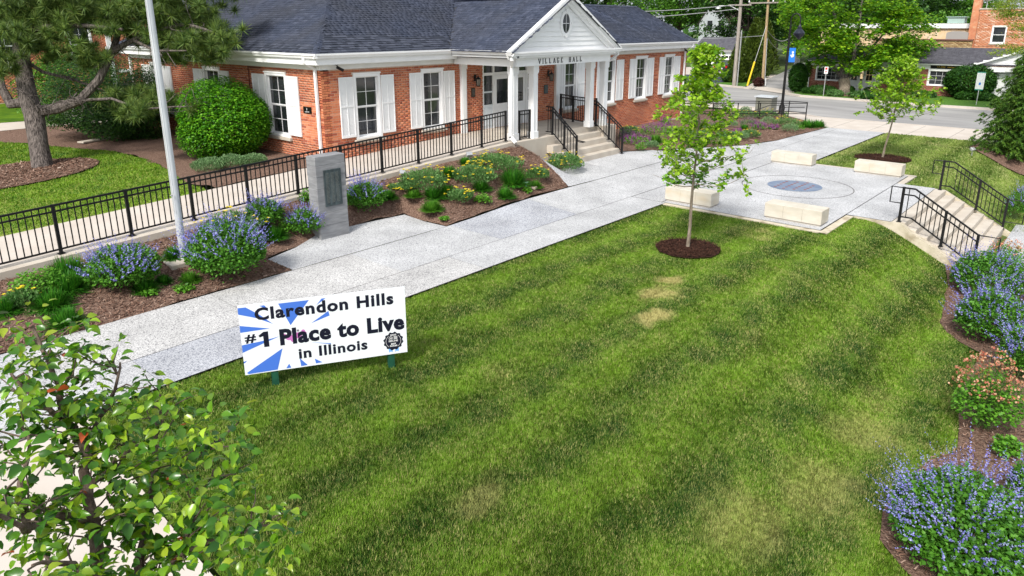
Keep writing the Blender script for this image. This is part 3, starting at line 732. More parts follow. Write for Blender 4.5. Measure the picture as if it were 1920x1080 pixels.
# far walls, plain brick faces
for nm, o_, u_, n_, wd in (('end_wall', (31.72, F+.01, 0), (0, 1, 0), (1, 0, 0), 4.4), ('rear_wall', (XL+.01, F+12.5, 0), (1, 0, 0), (0, 1, 0), 17.2)):
    pw = wallslab(nm, o_, u_, n_, wd, .02, 3.56, [], hall); brickwall(pw, o_, u_, n_, wd, .26, 3.4, [])
MB().box(21.6, 31.74, F-.04, F+.0, .0, .25).build('foundation', conc, hall)
MB().box(31.3, 31.47, F+4.4, F+12, 0, 3.5).box(28.4, 28.6, F+4.3, F+12.4, .0, 3.5).build('east_wall', mortar, hall)
for a, b in wins:
    window(hall, (0, F, 0), (1, 0, 0), (0, -1, 0), a, b, WZ0, WZ1)
for a, b in [(11.67, 12.15), (13.13, 13.60), (14.22, 14.68), (15.64, 16.10), (21.60, 21.91), (22.82, 23.28), (24.14, 24.54), (25.58, 26.12), (26.60, 27.08), (28.07, 28.60), (29.12, 29.58), (30.52, 31.05)]:
    shutter(hall, (0, F, 0), (1, 0, 0), (0, -1, 0), a, b, 1.50, 3.18)
for a, b in swins: window(hall, (XL, 0, 0), (0, 1, 0), (-1, 0, 0), a, b, WZ0, WZ1)
for a, b in [(17.66, 18.25), (19.42, 20.1), (21.52, 22.1), (23.24, 23.9), (25.6, 26.22), (27.32, 28.0)]: shutter(hall, (XL, 0, 0), (0, 1, 0), (-1, 0, 0), a, b, 1.50, 3.18)

# cornice: frieze, soffit, fascia, gutter -----------------------------------
def run(nm, m, segs, parent=hall):
    b = MB()
    for s in segs: b.box(*s)
    return b.build(nm, m, parent)
OV = .30; YG = F-OV; XG = XL-OV
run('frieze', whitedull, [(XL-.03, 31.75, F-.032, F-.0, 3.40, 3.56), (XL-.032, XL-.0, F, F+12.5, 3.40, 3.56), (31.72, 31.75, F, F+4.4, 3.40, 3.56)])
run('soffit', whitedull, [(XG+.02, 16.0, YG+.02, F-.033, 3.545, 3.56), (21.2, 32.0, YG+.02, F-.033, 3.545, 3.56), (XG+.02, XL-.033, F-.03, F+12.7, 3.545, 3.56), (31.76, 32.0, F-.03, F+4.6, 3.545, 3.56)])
run('fascia', white, [(XG, 15.98, YG-.0, YG+.02, 3.55, 3.72), (21.22, 32.02, YG, YG+.02, 3.55, 3.72), (XG, XG+.02, YG+.021, F+12.8, 3.55, 3.72), (32.0, 32.02, YG+.021, F+4.7, 3.55, 3.72)])
def gutter(p, q, out, parent=hall):
    """K-profile gutter between two points, 'out' = outward unit vector"""
    p, q, out = map(lambda v: np.array(v, float), (p, q, out)); d = q-p; L_ = np.linalg.norm(d); d /= L_; prof = [(0, 0), (.06, .0), (.075, .05), (.10, .075), (.10, .125), (.085, .125), (.085, .09), (0, .03)]
    b = MB(); b.prism(prof, p, out, (0, 0, 1), d*0, d*L_); return b.build('gutter', white, parent)
gutter((XG-.10, YG-.001, 3.72), (15.66, YG-.001, 3.72), (0, -1, 0)); gutter((21.25, YG-.001, 3.72), (32.1, YG-.001, 3.72), (0, -1, 0)); gutter((XG-.001, YG-.1, 3.72), (XG-.001, F+12.8, 3.72), (-1, 0, 0))
def pipe(nm, pts, m=white, w_=.075, parent=hall):
    b = MB()
    for p, q in zip(pts, pts[1:]):
        v = np.array(q, float)-np.array(p, float); L_ = np.linalg.norm(v); e = v/L_*w_*.35; b.bar(np.array(p)-e, np.array(q)+e, w_, w_)
    return b.build(nm, m, parent, bevel=.008)
pipe('downspout', [(XG-.04, F+.22, 3.72), (XG-.04, F+.22, 3.62), (XL-.06, F+.16, 3.42), (XL-.06, F+.16, .98)])
pipe('downspout', [(31.6, YG-.04, 3.7), (31.6, YG-.04, 3.62), (31.4, F-.07, 3.35), (31.4, F-.07, .3)])
pipe('downspout', [(15.72, 13.75, 3.7), (15.72, 13.75, 3.6), (15.98, 13.98, 3.38), (15.98, 14.02, 1.3), (15.98, 13.85, 1.16)], w_=.085)
pipe('downspout', [(21.3, 13.75, 3.7), (21.3, 13.75, 3.6), (21.45, 14.2, 3.35)], w_=.07)
pipe('conduit', [(XL-.02, 20.3, 3.38), (XL-.02, 20.3, 2.3)], mat('conduit_brown', (.16, .05, .035)), .03)
pipe('conduit', [(XL-.02, 19.6, 3.36), (XL-.02, 20.3, 3.36)], mat('conduit_brown', (.16, .05, .035)), .04)
pipe('downspout', [(XL-.06, 28.9, 3.4), (XL-.06, 28.9, .8)], w_=.09)

# roof ----------------------------------------------------------------------
P_ = .6; S_ = .55
def roofpart(nm, pts, parent=hall): return npobj(nm, pts, [tuple(range(len(pts)))], roofbase, parent)
E0 = 3.80; ye, xe = YG-.05, XG-.05
roof = MB()
def mz(y): return E0+P_*(y-ye)
RH = (23.0-ye)*P_+E0
A0 = (xe, ye, E0); kL = (xe+(23.0-ye)*P_/.66, 23.0, RH); eR = (28.75, ye, E0); kR = (28.75-(23-ye)*P_/.65, 23.0, RH); A1 = (xe, 29.75, E0); eR1 = (28.75, 29.75, E0)
wr = (26.45, 18.92, mz(18.92)); wend = (30.75, 18.92, mz(18.92)); w0 = (32.12, ye, E0); w1 = (32.12, 21.6, E0)
rf = MB(); rf.add([A0, eR, kR, kL], [(0, 1, 2, 3)]); rf.add([A0, kL, A1], [(0, 1, 2)]); rf.add([A1, kL, kR, eR1], [(0, 1, 2, 3)]); rf.add([eR, eR1, kR], [(0, 1, 2)])
rf.add([eR, w0, wend, wr], [(0, 1, 2, 3)]); rf.add([w0, w1, wend], [(0, 1, 2)]); rf.add([w1, (27.0, 21.6, E0), wr, wend], [(0, 1, 2, 3)])
for v_, f_ in (([(15.6, 13.6, E0), (15.6, 16.22, E0), (18.45, 18.83, E0+S_*2.85), (18.45, 13.6, E0+S_*2.85)], [(0, 1, 2, 3)]), ([(21.3, 13.6, E0), (21.3, 16.22, E0), (18.45, 18.83, E0+S_*2.85), (18.45, 13.6, E0+S_*2.85)], [(3, 2, 1, 0)])): rf.add(v_, f_)
roof = rf.build('roof', roofbase, hall)
def shingles(part, o, u, v, umax, vmax, poly, single=0, sbox=None, seed=0):
    """courses of tabs; poly in (u,v) metres bounds them; v climbs the slope"""
    o, u, v = map(lambda q: np.array(q, float), (o, u, v)); u /= np.linalg.norm(u); v /= np.linalg.norm(v); n = np.cross(u, v); n /= np.linalg.norm(n)
    if n[2] < 0: n = -n
    items = []; ex = .118; j = 0; poly = np.array(poly, float)
    while j*ex < vmax:
        x = -rnd.random()*.2
        while x < umax:
            wd = rnd.choice((.12, .17, .17, .24)); items.append((x, x+wd-.006, j*ex, rnd.uniform(-.012, .012))); x += wd
        j += 1
    A = np.array(items); c = np.column_stack([(A[:, 0]+A[:, 1])/2, A[:, 2]+ex*.5]); A = A[inpoly(c, poly)]; m = len(A)
    th = rng.uniform(.016, .030, m)
    def P(a, b, h): return o+a[:, None]*u+b[:, None]*v+h[:, None]*n
    b0 = A[:, 2]+A[:, 3]; b1 = A[:, 2]+ex*1.25; z0 = np.full(m, .002); z3 = np.full(m, .004)
    V = np.stack([P(A[:, 0], b0, z0), P(A[:, 1], b0, z0), P(A[:, 0], b0, th), P(A[:, 1], b0, th), P(A[:, 0], b1, z3), P(A[:, 1], b1, z3)], 1)
    fc = np.array([(0, 1, 3, 2), (2, 3, 5, 4), (0, 2, 4, 4), (1, 5, 5, 3)])
    fc = [(0, 1, 3), (0, 3, 2), (2, 3, 5), (2, 5, 4), (0, 2, 4), (1, 5, 3)]
    keep = np.ones(m, bool)
    if single:
        cc = (A[:, 0] > sbox[0]) & (A[:, 1] < sbox[1]) & (A[:, 2] < sbox[3]); ids = np.where(cc)[0][:single]; keep[ids] = False
        og = np.array(ORG[part.name])
        for i in ids:
            me = bpy.data.meshes.new('shingle'); me.from_pydata([tuple(q-og) for q in V[i]], [], fc); me.materials.append(slatevars[rnd.randrange(4)]); link('shingle', me, part)
    V = V[keep]; Fc = (np.array(fc)[None]+(np.arange(len(V))*6)[:, None, None]).reshape(-1, 3)
    tag(npobj('shingle_courses', V.reshape(-1, 3), Fc, slate, part), kind='stuff')
slatevars = [mat('shingle_tone_%s' % n_, c_, tuple(q*.8 for q in c_), scale=30, rough=.92, bump=.4, bscale=120, bdist=.004) for n_, c_ in (('dark', (.028, .034, .051)), ('mid', (.050, .058, .084)), ('blue', (.040, .048, .070)), ('light', (.066, .075, .104)))]
sl_ = math.sqrt(1+P_*P_)
def V2(p, o, u, v):
    p = np.array(p, float)-np.array(o, float); u = np.array(u, float)/np.linalg.norm(u); v = np.array(v, float)/np.linalg.norm(v); return (float(p @ u), float(p @ v))
def slope(o, u, v, pts, vmax, **k):
    po = [V2(q, o, u, v) for q in pts]; um = max(q[0] for q in po); mn = min(q[0] for q in po)
    shingles(roof, o, u, v, um, vmax, po, **k)
slope(A0, (1, 0, 0), (0, 1, P_), [A0, (15.6, ye, E0), (18.45, 18.83, mz(18.83)), (21.3, ye, E0), eR, kR, kL], 7.9, single=200, sbox=(.0, 5.4, 0, 1.1))
slope(A1, (0, -1, 0), (1, 0, .66), [A1, A0, kL], 8.5, single=95, sbox=(9.5, 13.6, 0, .9))
slope((21.3, ye, E0), (1, 0, 0), (0, 1, P_), [(28.7, ye, E0), w0, wend, wr], 3.4)
slope(w0, (0, 1, 0), (-(w0[0]-wend[0]), 0, wend[2]-E0), [w0, w1, wend], 3)
slope((15.6, 18.9, E0), (0, -1, 0), (1, 0, S_), [(15.6, 16.22, E0), (15.6, 13.6, E0), (18.45, 13.6, E0+S_*2.85), (18.45, 18.83, E0+S_*2.85)], 3.3)
slope((21.3, 13.6, E0), (0, 1, 0), (-1, 0, S_), [(21.3, 13.66, E0), (21.3, 16.22, E0), (18.45, 18.83, E0+S_*2.85), (18.45, 13.66, E0+S_*2.85)], 3.3)
def ridgecaps(p, q, wd=.2):
    p, q = np.array(p, float), np.array(q, float); L_ = np.linalg.norm(q-p); d = (q-p)/L_; n = int(L_/.13); b = MB()
    s = np.cross(d, (0, 0, 1.)); s /= np.linalg.norm(s)
    for i in range(n):
        a = p+d*(i*.13); e = a+d*.17; h0 = np.array([0, 0, .045]); h1 = np.array([0, 0, .03]); dn = np.array([0, 0, -.06])
        b.add([a-s*wd/2+h0+dn, a+h0, a+s*wd/2+h0+dn, e-s*wd/2+h1+dn, e+h1, e+s*wd/2+h1+dn], [(0, 1, 4, 3), (1, 2, 5, 4)])
    tag(b.build('hip_caps', slate, roof), kind='stuff')
for p, q in ((A0, kL), (w0, wend), (wend, wr), (eR, kR), (kL, kR)): ridgecaps(p, q)

# porch ----------------------------------------------------------------------
PF = 1.13
MB().box(16.02, 18.02, 13.92, F-.02, 0, PF).box(18.02, 20.86, 14.3, F-.02, 0, PF).box(20.86, 21.62, 13.92, F-.02, 0, PF).build('porch_floor', conc, hall)
XB0, XB1, YB = 16.05, 21.0, 13.98
run('beam', white, [(XB0, XB1, YB-.12, YB+.12, 3.38, 3.64), (XB0, XB0+.2, YB+.12, F-.1, 3.38, 3.6), (XB1-.2, XB1, YB+.12, F-.1, 3.38, 3.6)])
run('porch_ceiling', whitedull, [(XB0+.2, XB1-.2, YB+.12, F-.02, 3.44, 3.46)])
run('cornice', white, [(XB0-.18, XB1+.12, YB-.30, YB+.1, 3.642, 3.70), (XB0-.30, XB0-.1, YB-.3, F-.3, 3.642, 3.70), (XB1+.1, XB1+.24, YB-.3, F-.3, 3.642, 3.70)])
gutter((15.62, YB-.3, 3.70), (21.3, YB-.3, 3.70), (0, -1, 0)); gutter((15.74, YB-.35, 3.72), (15.74, 16.2, 3.72), (-1, 0, 0)); gutter((21.2, YB-.35, 3.72), (21.2, 16.2, 3.72), (1, 0, 0))
def column(x, y):
    b = MB(); b.box(x-.13, x+.13, y-.13, y+.13, PF, PF+.22).box(x-.10, x+.10, y-.10, y+.10, PF+.22, 3.12).box(x-.115, x+.115, y-.115, y+.115, 3.12, 3.16).box(x-.13, x+.13, y-.13, y+.13, 3.16, 3.38)
    for sx, sy in ((0, -1), (-1, 0), (0, 1), (1, 0)):
        for k in (-1, 1):
            if sy: b.box(x+k*.08-.02, x+k*.08+.02, y+sy*.108-.006, y+sy*.108+.006, PF+.24, 3.1)
            else: b.box(x+sx*.108-.006, x+sx*.108+.006, y+k*.08-.02, y+k*.08+.02, PF+.24, 3.1)
    return b.build('column', white, hall, bevel=.006)
for x, y in ((16.38, 14.28), (17.14, 14.12), (20.42, 14.28), (21.0+.08, 14.15)): column(x, y)
for a, b in ((16.37, 16.60), (21.37, 21.56)):
    MB().box(a, b, F-.09, F+.01, PF, 3.2).box(a-.02, b+.02, F-.11, F-.0, 3.2, 3.40).box(a+.04, b-.04, F-.10, F-.085, PF+.25, 3.05).build('pilaster', white, hall)
# pediment
zt = E0+S_*2.85; yf = YB-.1
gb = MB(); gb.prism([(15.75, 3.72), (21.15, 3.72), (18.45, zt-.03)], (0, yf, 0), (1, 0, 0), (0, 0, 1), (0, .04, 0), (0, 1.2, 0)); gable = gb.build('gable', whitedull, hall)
bh = .145; z = 3.80; k = 0
while z < zt-.1:
    z1_ = min(z+bh, zt-.06); x0_ = 15.75+(z-3.72)/S_*1.0; x1_ = 21.15-(z-3.72)/S_; xa, xb = 15.75+(z1_-3.72)/S_, 21.15-(z1_-3.72)/S_
    if x1_-x0_ > .1:
        b = MB(); b.add([(x0_, yf+.0, z), (x1_, yf+.0, z), (xb, yf+.03, z1_+.012), (xa, yf+.03, z1_+.012), (x0_, yf+.045, z), (x1_, yf+.045, z), (xb, yf+.045, z1_+.012), (xa, yf+.045, z1_+.012)],
              [(0, 1, 2, 3), (0, 4, 5, 1), (1, 5, 6, 2), (3, 2, 6, 7), (0, 3, 7, 4)]); b.build('siding_board', white, gable)
    z += bh
def rake(sgn):
    a = np.array([18.45+sgn*2.87, 0, 3.78]); c = np.array([18.45, 0, zt+.06]); b = MB(); d = (c-a); L_ = np.linalg.norm(d); d /= L_; n = np.array([-d[2]*sgn*-1, 0, abs(d[0])]);
    if n[2] < 0: n = -n
    for (h0, h1, y0, y1) in ((-.20, .0, yf-.06, yf+.0), (-.085, .06, yf-.20, yf-.06), (-.02, .075, yf-.24, yf-.20)):
        q = [a+n*h0, c+np.array([0, 0, h0*1.14]), c+np.array([0, 0, h1*1.14]), a+n*h1]
        b.add([(p[0], y0, p[2]) for p in q]+[(p[0], y1, p[2]) for p in q], [(0, 1, 2, 3), (4, 7, 6, 5), (0, 4, 5, 1), (3, 2, 6, 7), (0, 3, 7, 4), (1, 5, 6, 2)])
    b.build('rake_board', white, hall)
rake(-1); rake(1)
# oval window
ow = MB(); cxo, czo = 18.45, 4.62; n_ = 32; V = []; 
for rx, rz, y in ((.19, .30, yf-.02), (.29, .40, yf-.02), (.29, .40, yf+.04), (.19, .30, yf+.04)): V += [(cxo+rx*math.cos(2*PI*k/n_), y, czo+rz*math.sin(2*PI*k/n_)) for k in range(n_)]
ow.add(V, [(i*n_+k, i*n_+(k+1) % n_, ((i+1) % 4)*n_+(k+1) % n_, ((i+1) % 4)*n_+k) for i in range(4) for k in range(n_)])
for k in range(4):
    t = PI/2*k; ow.obox((cxo+.275*math.cos(t), yf-.02, czo+.385*math.sin(t)), (.035, 0, 0), (0, .03, 0), (0, 0, .045))
oval = ow.build('oval_window', white, hall)
V = [(cxo+.19*math.cos(2*PI*k/n_), yf-.003, czo+.30*math.sin(2*PI*k/n_)) for k in range(n_)]
npobj('pane', V, [tuple(range(n_))], glass, oval); MB().box(cxo-.007, cxo+.007, yf-.012, yf-.005, czo-.3, czo+.3).box(cxo-.19, cxo-.008, yf-.012, yf-.005, czo-.007, czo+.007).box(cxo+.008, cxo+.19, yf-.012, yf-.005, czo-.007, czo+.007).build('muntin', white, oval)
# serif lettering built from strokes
def S(*r): return r
GL = {'V': [('d', 0, 1, .42, 0, .13), ('d', .42, 0, .8, 1, .07), ('s', -.06, .24, 1), ('s', .68, .94, 1)],
      'I': [('v', .12, .13), ('s', 0, .4, 0), ('s', 0, .4, 1)],
      'L': [('v', .12, .13), ('s', 0, .7, 0), ('s', 0, .4, 1), ('b', .62, .7, 0, .28)],
      'A': [('d', .1, 0, .46, 1, .07), ('d', .46, 1, .8, 0, .13), ('h', .22, .68, .3), ('s', -.02, .26, 0), ('s', .64, .98, 0)],
      'G': [('v', .06, .15), ('h', .16, .7, 0.02), ('h', .16, .7, .98), ('b', .64, .74, .0, .45), ('h', .5, .84, .42), ('b', .64, .72, .76, 1)],
      'E': [('v', .12, .13), ('s', 0, .72, 0), ('s', 0, .72, 1), ('h', .2, .55, .5), ('b', .64, .72, 0, .25), ('b', .64, .72, .77, 1)],
      'H': [('v', .12, .13), ('v', .66, .13), ('h', .25, .7, .5), ('s', 0, .4, 0), ('s', 0, .4, 1), ('s', .54, .94, 0), ('s', .54, .94, 1)]}
def letter(ch, x, z, h, w_, parent, y, m):
    b = MB(); k = 0
    def q(pts):
        nonlocal k
        k += 1; b.prism([(x+a*w_, z+c*h) for a, c in pts], (0, y-.0004*k, 0), (1, 0, 0), (0, 0, 1), (0, 0, 0), (0, -.014, 0))
    for st in GL[ch]:
        if st[0] == 'v': q([(st[1], 0), (st[1]+st[2], 0), (st[1]+st[2], 1), (st[1], 1)])
        elif st[0] == 'h': q([(st[1], st[3]-.03), (st[2], st[3]-.03), (st[2], st[3]+.03), (st[1], st[3]+.03)])
        elif st[0] == 's': zz = 0 if st[3] == 0 else .95; q([(st[1], zz), (st[2], zz), (st[2], zz+.05), (st[1], zz+.05)])
        elif st[0] == 'b': q([(st[1], st[3]), (st[2], st[3]), (st[2], st[4]), (st[1], st[4])])
        elif st[0] == 'd': q([(st[1], st[2]), (st[1]+st[5], st[2]), (st[3]+st[5], st[4]), (st[3], st[4])])
    return b.build('letter', m, parent)
lett = mat('black_letters', (.01, .01, .012), rough=.5)
x = 17.06
for ch in 'VILLAGE HALL':
    if ch == ' ': x += .22; continue
    letter(ch, x, 3.43, .155, .13, hall, YB-.1205, lett); x += .125 if ch == 'I' else .20
# entrance: doors, sidelights, transom ---------------------------------------
dg = mat('door_paint', (.62, .68, .72), (.68, .73, .77), scale=3, rough=.5)
def RB(b, a, c, z0, z1, y0, y1): b.box(a, c, y0, y1, z0, z1)
fr = MB(); y0, y1 = F+.02, F+.14
for a in (17.45, 17.98, 19.76, 20.27): RB(fr, a, a+.08, PF+.0, 3.38, y0, y1)
RB(fr, 17.53, 17.98, 2.93, 3.02, y0, y1); RB(fr, 18.06, 19.76, 2.93, 3.02, y0, y1); RB(fr, 19.84, 20.27, 2.93, 3.02, y0, y1); RB(fr, 17.53, 20.27, 3.32, 3.38, y0, y1)
entr = fr.build('entrance_frame', white, hall)
for a, b in ((17.53, 17.98), (19.84, 20.27)):
    s = MB(); RB(s, a, b, PF, 1.95, y0+.02, y1-.02); RB(s, a+.06, b-.06, PF+.12, 1.85, y0+.008, y0+.019); RB(s, a, b, 2.35, 2.40, y0+.02, y1-.04); s.build('sidelight', dg, entr)
    for z0, z1 in ((1.955, 2.345), (2.405, 2.925)): MB().box(a+.003, b-.003, y0+.05, y0+.056, z0, z1).build('pane', glass, entr)
for a, b in ((18.07, 18.91), (18.92, 19.75)):
    s = MB()
    for q in ((a, a+.13, PF+.01, 2.92), (b-.13, b, PF+.01, 2.92), (a+.13, b-.13, 2.78, 2.92), (a+.13, b-.13, PF+.01, 1.95)): RB(s, *q, y0+.03, y0+.08)
    RB(s, a+.2, b-.2, PF+.15, 1.8, y0+.02, y0+.029)
    d_ = s.build('door', white, hall); MB().box(a+.131, b-.131, y0+.05, y0+.056, 1.951, 2.779).build('pane', glass, d_)
    hx = b-.06 if a < 18.5 else a+.06
    MB().tube([(hx, y0+.02, 1.9), (hx, y0-.03, 1.92), (hx, y0-.03, 2.12), (hx, y0+.02, 2.14)], .012, 6).build('handle', galv, d_)
for a, b in ((17.53, 17.98), (18.06, 18.9), (18.93, 19.76), (19.84, 20.27)): MB().box(a+.003, b-.003, y0+.05, y0+.056, 3.025, 3.315).build('transom_pane', glass, entr)
RB(s := MB(), 18.9, 18.93, 3.02, 3.32, y0, y1-.02); s.build('transom_bar', white, entr)
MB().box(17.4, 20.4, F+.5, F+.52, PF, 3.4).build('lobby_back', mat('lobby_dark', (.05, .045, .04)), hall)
# wall lanterns, plaques, notices ---------------------------------------------
def lantern(x, z):
    t = thing('wall_lantern', 'black wall lantern on the brick pier %s of the porch doors' % ('left' if x < 18 else 'right'), 'lantern', (x, F-.01, z), 'lanterns beside the porch doors')
    y = F-.17; MB().box(x-.04, x+.04, F-.035, F-.009, z-.02, z+.2).build('backplate', black, t)
    MB().tube([(x, F-.03, z+.1), (x, F-.1, z+.2), (x, y, z+.2), (x, y, z+.14)], .01, 6).build('arm', black, t)
    MB().lathe((x, y, z), [(.10, .06), (.03, .12), (.015, .15)], 8).build('cap', black, t)
    b = MB()
    for i in range(6): a = i*PI/3; b.bar((x+.085*math.cos(a), y+.085*math.sin(a), z+.06), (x+.06*math.cos(a), y+.06*math.sin(a), z-.16), .012, .012)
    b.lathe((x, y, z), [(.066, -.18), (.066, -.155)], 8); b.build('cage', black, t)
    MB().lathe((x, y, z), [(.055, -.15), (.075, .055)], 6).build('lantern_glass', mat('seeded_glass', (.22, .20, .17), rough=.3), t)
lantern(17.06, 2.80); lantern(20.97, 2.76)
for x, z, w_, h_, m_, lb in ((16.96, 2.42, .17, .3, darkbronze, 'small dark bronze plaque on the brick under the left lantern'), (20.84, 2.28, .22, .32, bronze, 'green bronze plaque on the brick under the right lantern')):
    b = MB().box(x-w_/2, x+w_/2, F-.035, F-.009, z-h_/2, z+h_/2); t = b.build('plaque', m_, bevel=.004); tag(t, lb, 'plaque')
    f_ = MB()
    for i in range(5): f_.box(x-w_*.34, x+w_*.34, F-.037, F-.0351, z+h_*.32-i*h_*.15, z+h_*.32-i*h_*.15+.012)
    tag(f_.build('raised_lines', mat('bronze_highlight', (.14, .15, .14), rough=.4), t), kind='stuff')
t = MB().box(XL-.03, XL-.009, 17.11, 17.49, 2.2, 2.38).build('address_plate', mat('plate_black', (.008, .008, .008), rough=.3)); tag(t, 'black address plate on the left brick wall beside the downspout', 'address plate')
V, f_ = textmesh('1', .018, .07, .02)
flatprint('numeral', V, f_, white, t, (XL-.03, 17.32, 2.28), (0, -1, 0), (0, 0, 1), (-1, 0, 0)); V, f_ = textmesh('NORTH', .2, .03, .01)
flatprint('street_lettering', V, f_, white, t, (XL-.03, 17.40, 2.225), (0, -1, 0), (0, 0, 1), (-1, 0, 0))
def camera_(p, d, lb):
    p = np.array(p, float); d = np.array(d, float)
    t = thing('security_camera', lb, 'security camera', tuple(p)); MB().lathe(p, [(.05, -.02), (.05, 0)], 12).build('mount', black, t)
    MB().tube([p, p+np.array([0, 0, -.07])+d*.03], .014, 6).build('arm', black, t)
    MB().tube([p+np.array([0, 0, -.07]), p+np.array([0, 0, -.07])+d*.22], .042, 10).build('body', black, t)
camera_((11.55, F-.16, 3.545), (.75, -.3, -.45), 'black security camera under the eave at the left corner of the hall')
camera_((31.15, F-.16, 3.545), (.4, -.6, -.4), 'black security camera under the eave at the far right end of the hall')

# steps of the hall -------------------------------------------------------------
st = thing('entrance_steps', 'five pale concrete steps up to the porch between black railings', 'steps', (19.6, 13.8, .2))
for i in range(4):
    z1_ = PF-.176*(i+1)+.0; y_ = 14.3-.27*i
    MB().box(18.05, 20.85, y_-.27, y_-.001, .05, z1_).build('step', conc, st, bevel=.008)
MB().box(17.75, 18.04, 13.45, 13.91, 0, .62).box(17.6, 18.04, 13.65, 13.912, .62, .86).build('side_wall', conc, st)

# ================================================================== RAILINGS
picketm = {}
def railing(name, label, path, height, post_at=None, gap=.108, group=None, post_w=.055, foot=.0, second=.11, bottom=.08, t=None, mpick=.018):
    """path: points on the walking surface; posts at the path points and at post_at"""
    path = [np.array(p, float) for p in path]
    if t is None: t = thing(name, label, 'railing', tuple(path[0]), group)
    og = np.array(ORG[t.name]); Z = np.array([0, 0, 1.])
    if mpick not in picketm:
        b = MB().box(-.5, .5, -.5, .5, 0, 1); me = bpy.data.meshes.new('picket'); me.from_pydata(b.v, [], b.f); me.materials.append(black); picketm[mpick] = me
    for a, b in zip(path, path[1:]):
        L_ = np.linalg.norm((b-a)[:2]); n = max(1, round(L_/gap)); yaw = math.atan2(b[1]-a[1], b[0]-a[0])
        e = (b-a)/np.linalg.norm(b-a)*.0
        MB().bar(a+Z*height+e, b+Z*height, .034, .034).build('top_rail', black, t)
        if second: MB().bar(a+Z*(height-second), b+Z*(height-second), .026, .03).build('middle_rail', black, t)
        MB().bar(a+Z*bottom, b+Z*bottom, .026, .03).build('bottom_rail', black, t)
        for i in range(1, n):
            p = a+(b-a)*i/n
            link('picket', picketm[mpick], t, p+Z*bottom-og, (0, 0, yaw), (mpick, mpick, height-bottom))
    pp = post_at if post_at is not None else path
    for p in pp:
        p = np.array(p, float); MB().box(p[0]-post_w/2, p[0]+post_w/2, p[1]-post_w/2, p[1]+post_w/2, p[2]-foot, p[2]+height+.02).box(p[0]-.06, p[0]+.06, p[1]-.05, p[1]+.05, p[2]-foot, p[2]-foot+.008).build('post', black, t)
    return t
def rz(x): return .345+.0495*x+.0
# ramp with kerb
ramp = MB()
ramp.add([(-4, 13.95, rz(-4)), (15.95, 13.95, PF-.0), (16.0, F-.02, PF), (11.1, F-.02, rz(11.1)), (8.7, 16.5, rz(8.7)), (-4, 16.5, rz(-4)), (-4, 13.95, -.4), (16.0, 13.95, -.4)], [(0, 1, 2, 3, 4, 5), (0, 6, 7, 1)])
rp = ramp.build('ramp', concpink); rp['kind'] = 'structure'
kb = MB(); kb.add([(-4, 13.93, -.4), (16.01, 13.93, -.2), (16.01, 13.93, PF+.03), (-4, 13.93, rz(-4)+.06), (-4, 14.30, -.4), (16.01, 14.30, -.2), (16.01, 14.30, PF+.03), (-4, 14.30, rz(-4)+.06)],
   [(0, 1, 2, 3), (4, 7, 6, 5), (3, 2, 6, 7), (0, 3, 7, 4), (1, 5, 6, 2)])
ko = kb.build('ramp_kerb', conc); ko['kind'] = 'structure'
step_ = 1.2285
px_ = [3.74+step_*(i) for i in range(-3, 11)]; px_[-1] = 15.85
railing('ramp_railing', 'long black metal picket railing along the kerb of the ramp', [(x, 14.12, rz(x)+.06 if x < 15 else rz(x)+.06) for x in px_], .89, gap=.112)
zf_ = PF
railing('porch_railing', 'short black railing between the two left columns of the porch', [(16.56, 14.18, zf_), (17.0, 14.14, zf_)], .89)
def stair_rail(label, x, ytop, ybot, ztop, zbot, side):
    h = .89; t = railing('stair_railing', label, [(x, ytop+.05, ztop), (x, ytop-.22, ztop), (x+side, ybot, zbot)], h, [(x, ytop-.22, ztop), (x+side*.5, (ytop-.22+ybot)/2, (ztop+zbot)/2), (x+side, ybot, zbot)])
    MB().tube([(x+.07, ytop-.1, ztop+.74), (x+.07, ytop-.25, ztop+.74), (x+side+.07, ybot, zbot+.74), (x+side+.07, ybot-.28, zbot+.72), (x+side-.05, ybot-.3, zbot+.72), (x+side-.05, ybot-.02, zbot+.72)], .017, 6).build('handrail', black, t, smooth=True)
    return t
stair_rail('black picket railing down the left side of the entrance steps', 18.12, 14.32, 13.2, PF, .27, .12)
stair_rail('black picket railing down the right side of the entrance steps', 20.72, 14.4, 13.12, PF, .27, .10)
railing('porch_railing', 'black railing across the right end of the porch, meeting the window wall', [(21.5, 16.35, zf_), (21.15, 15.5, zf_), (20.9, 14.65, zf_)], .93)
railing('porch_railing', 'short black railing between the two right columns of the porch', [(20.6, 14.5, zf_), (21.0, 14.38, zf_)], .93)

# plaza steps
ps = thing('plaza_steps', 'broad flight of pale steps going down from the plaza to the lower walk', 'steps', (20.7, 2.8, -.5))
xs0, xs1 = 18.42, 23.1
MB().box(xs0, xs1, 3.585, 3.86, -.5, -.0).build('step', conc, ps, bevel=.006)
for i in range(1, 7):
    MB().box(xs0, xs1, 3.582-.254*i, 3.582-.254*(i-1)-.001, -1.15, -.134*i).build('step', conc, ps, bevel=.006)
sb = MB(); prof = [(4.7, .0), (3.86, .0), (3.58, -.07)]
for i in range(7): prof += [(3.58-.254*i-.001, -.134*i-.07), (3.58-.254*i-.002, -.134*(i+1)-.03)]
sb.prism([(4.69, .0), (3.60, .0), (3.45, -.13), (1.82, -1.0), (1.82, -1.3), (4.69, -.6)], (0, 0, 0), (0, 1, 0), (0, 0, 1), (18.24, 0, 0), (18.415, 0, 0)); sb.build('side_wall', concstain, ps)
MB().prism([(4.69, -.02), (3.60, -.02), (1.82, -1.0), (1.82, -1.3), (4.69, -.6)], (0, 0, 0), (0, 1, 0), (0, 0, 1), (23.11, 0, 0), (23.2, 0, 0)).build('side_wall', concstain, ps)
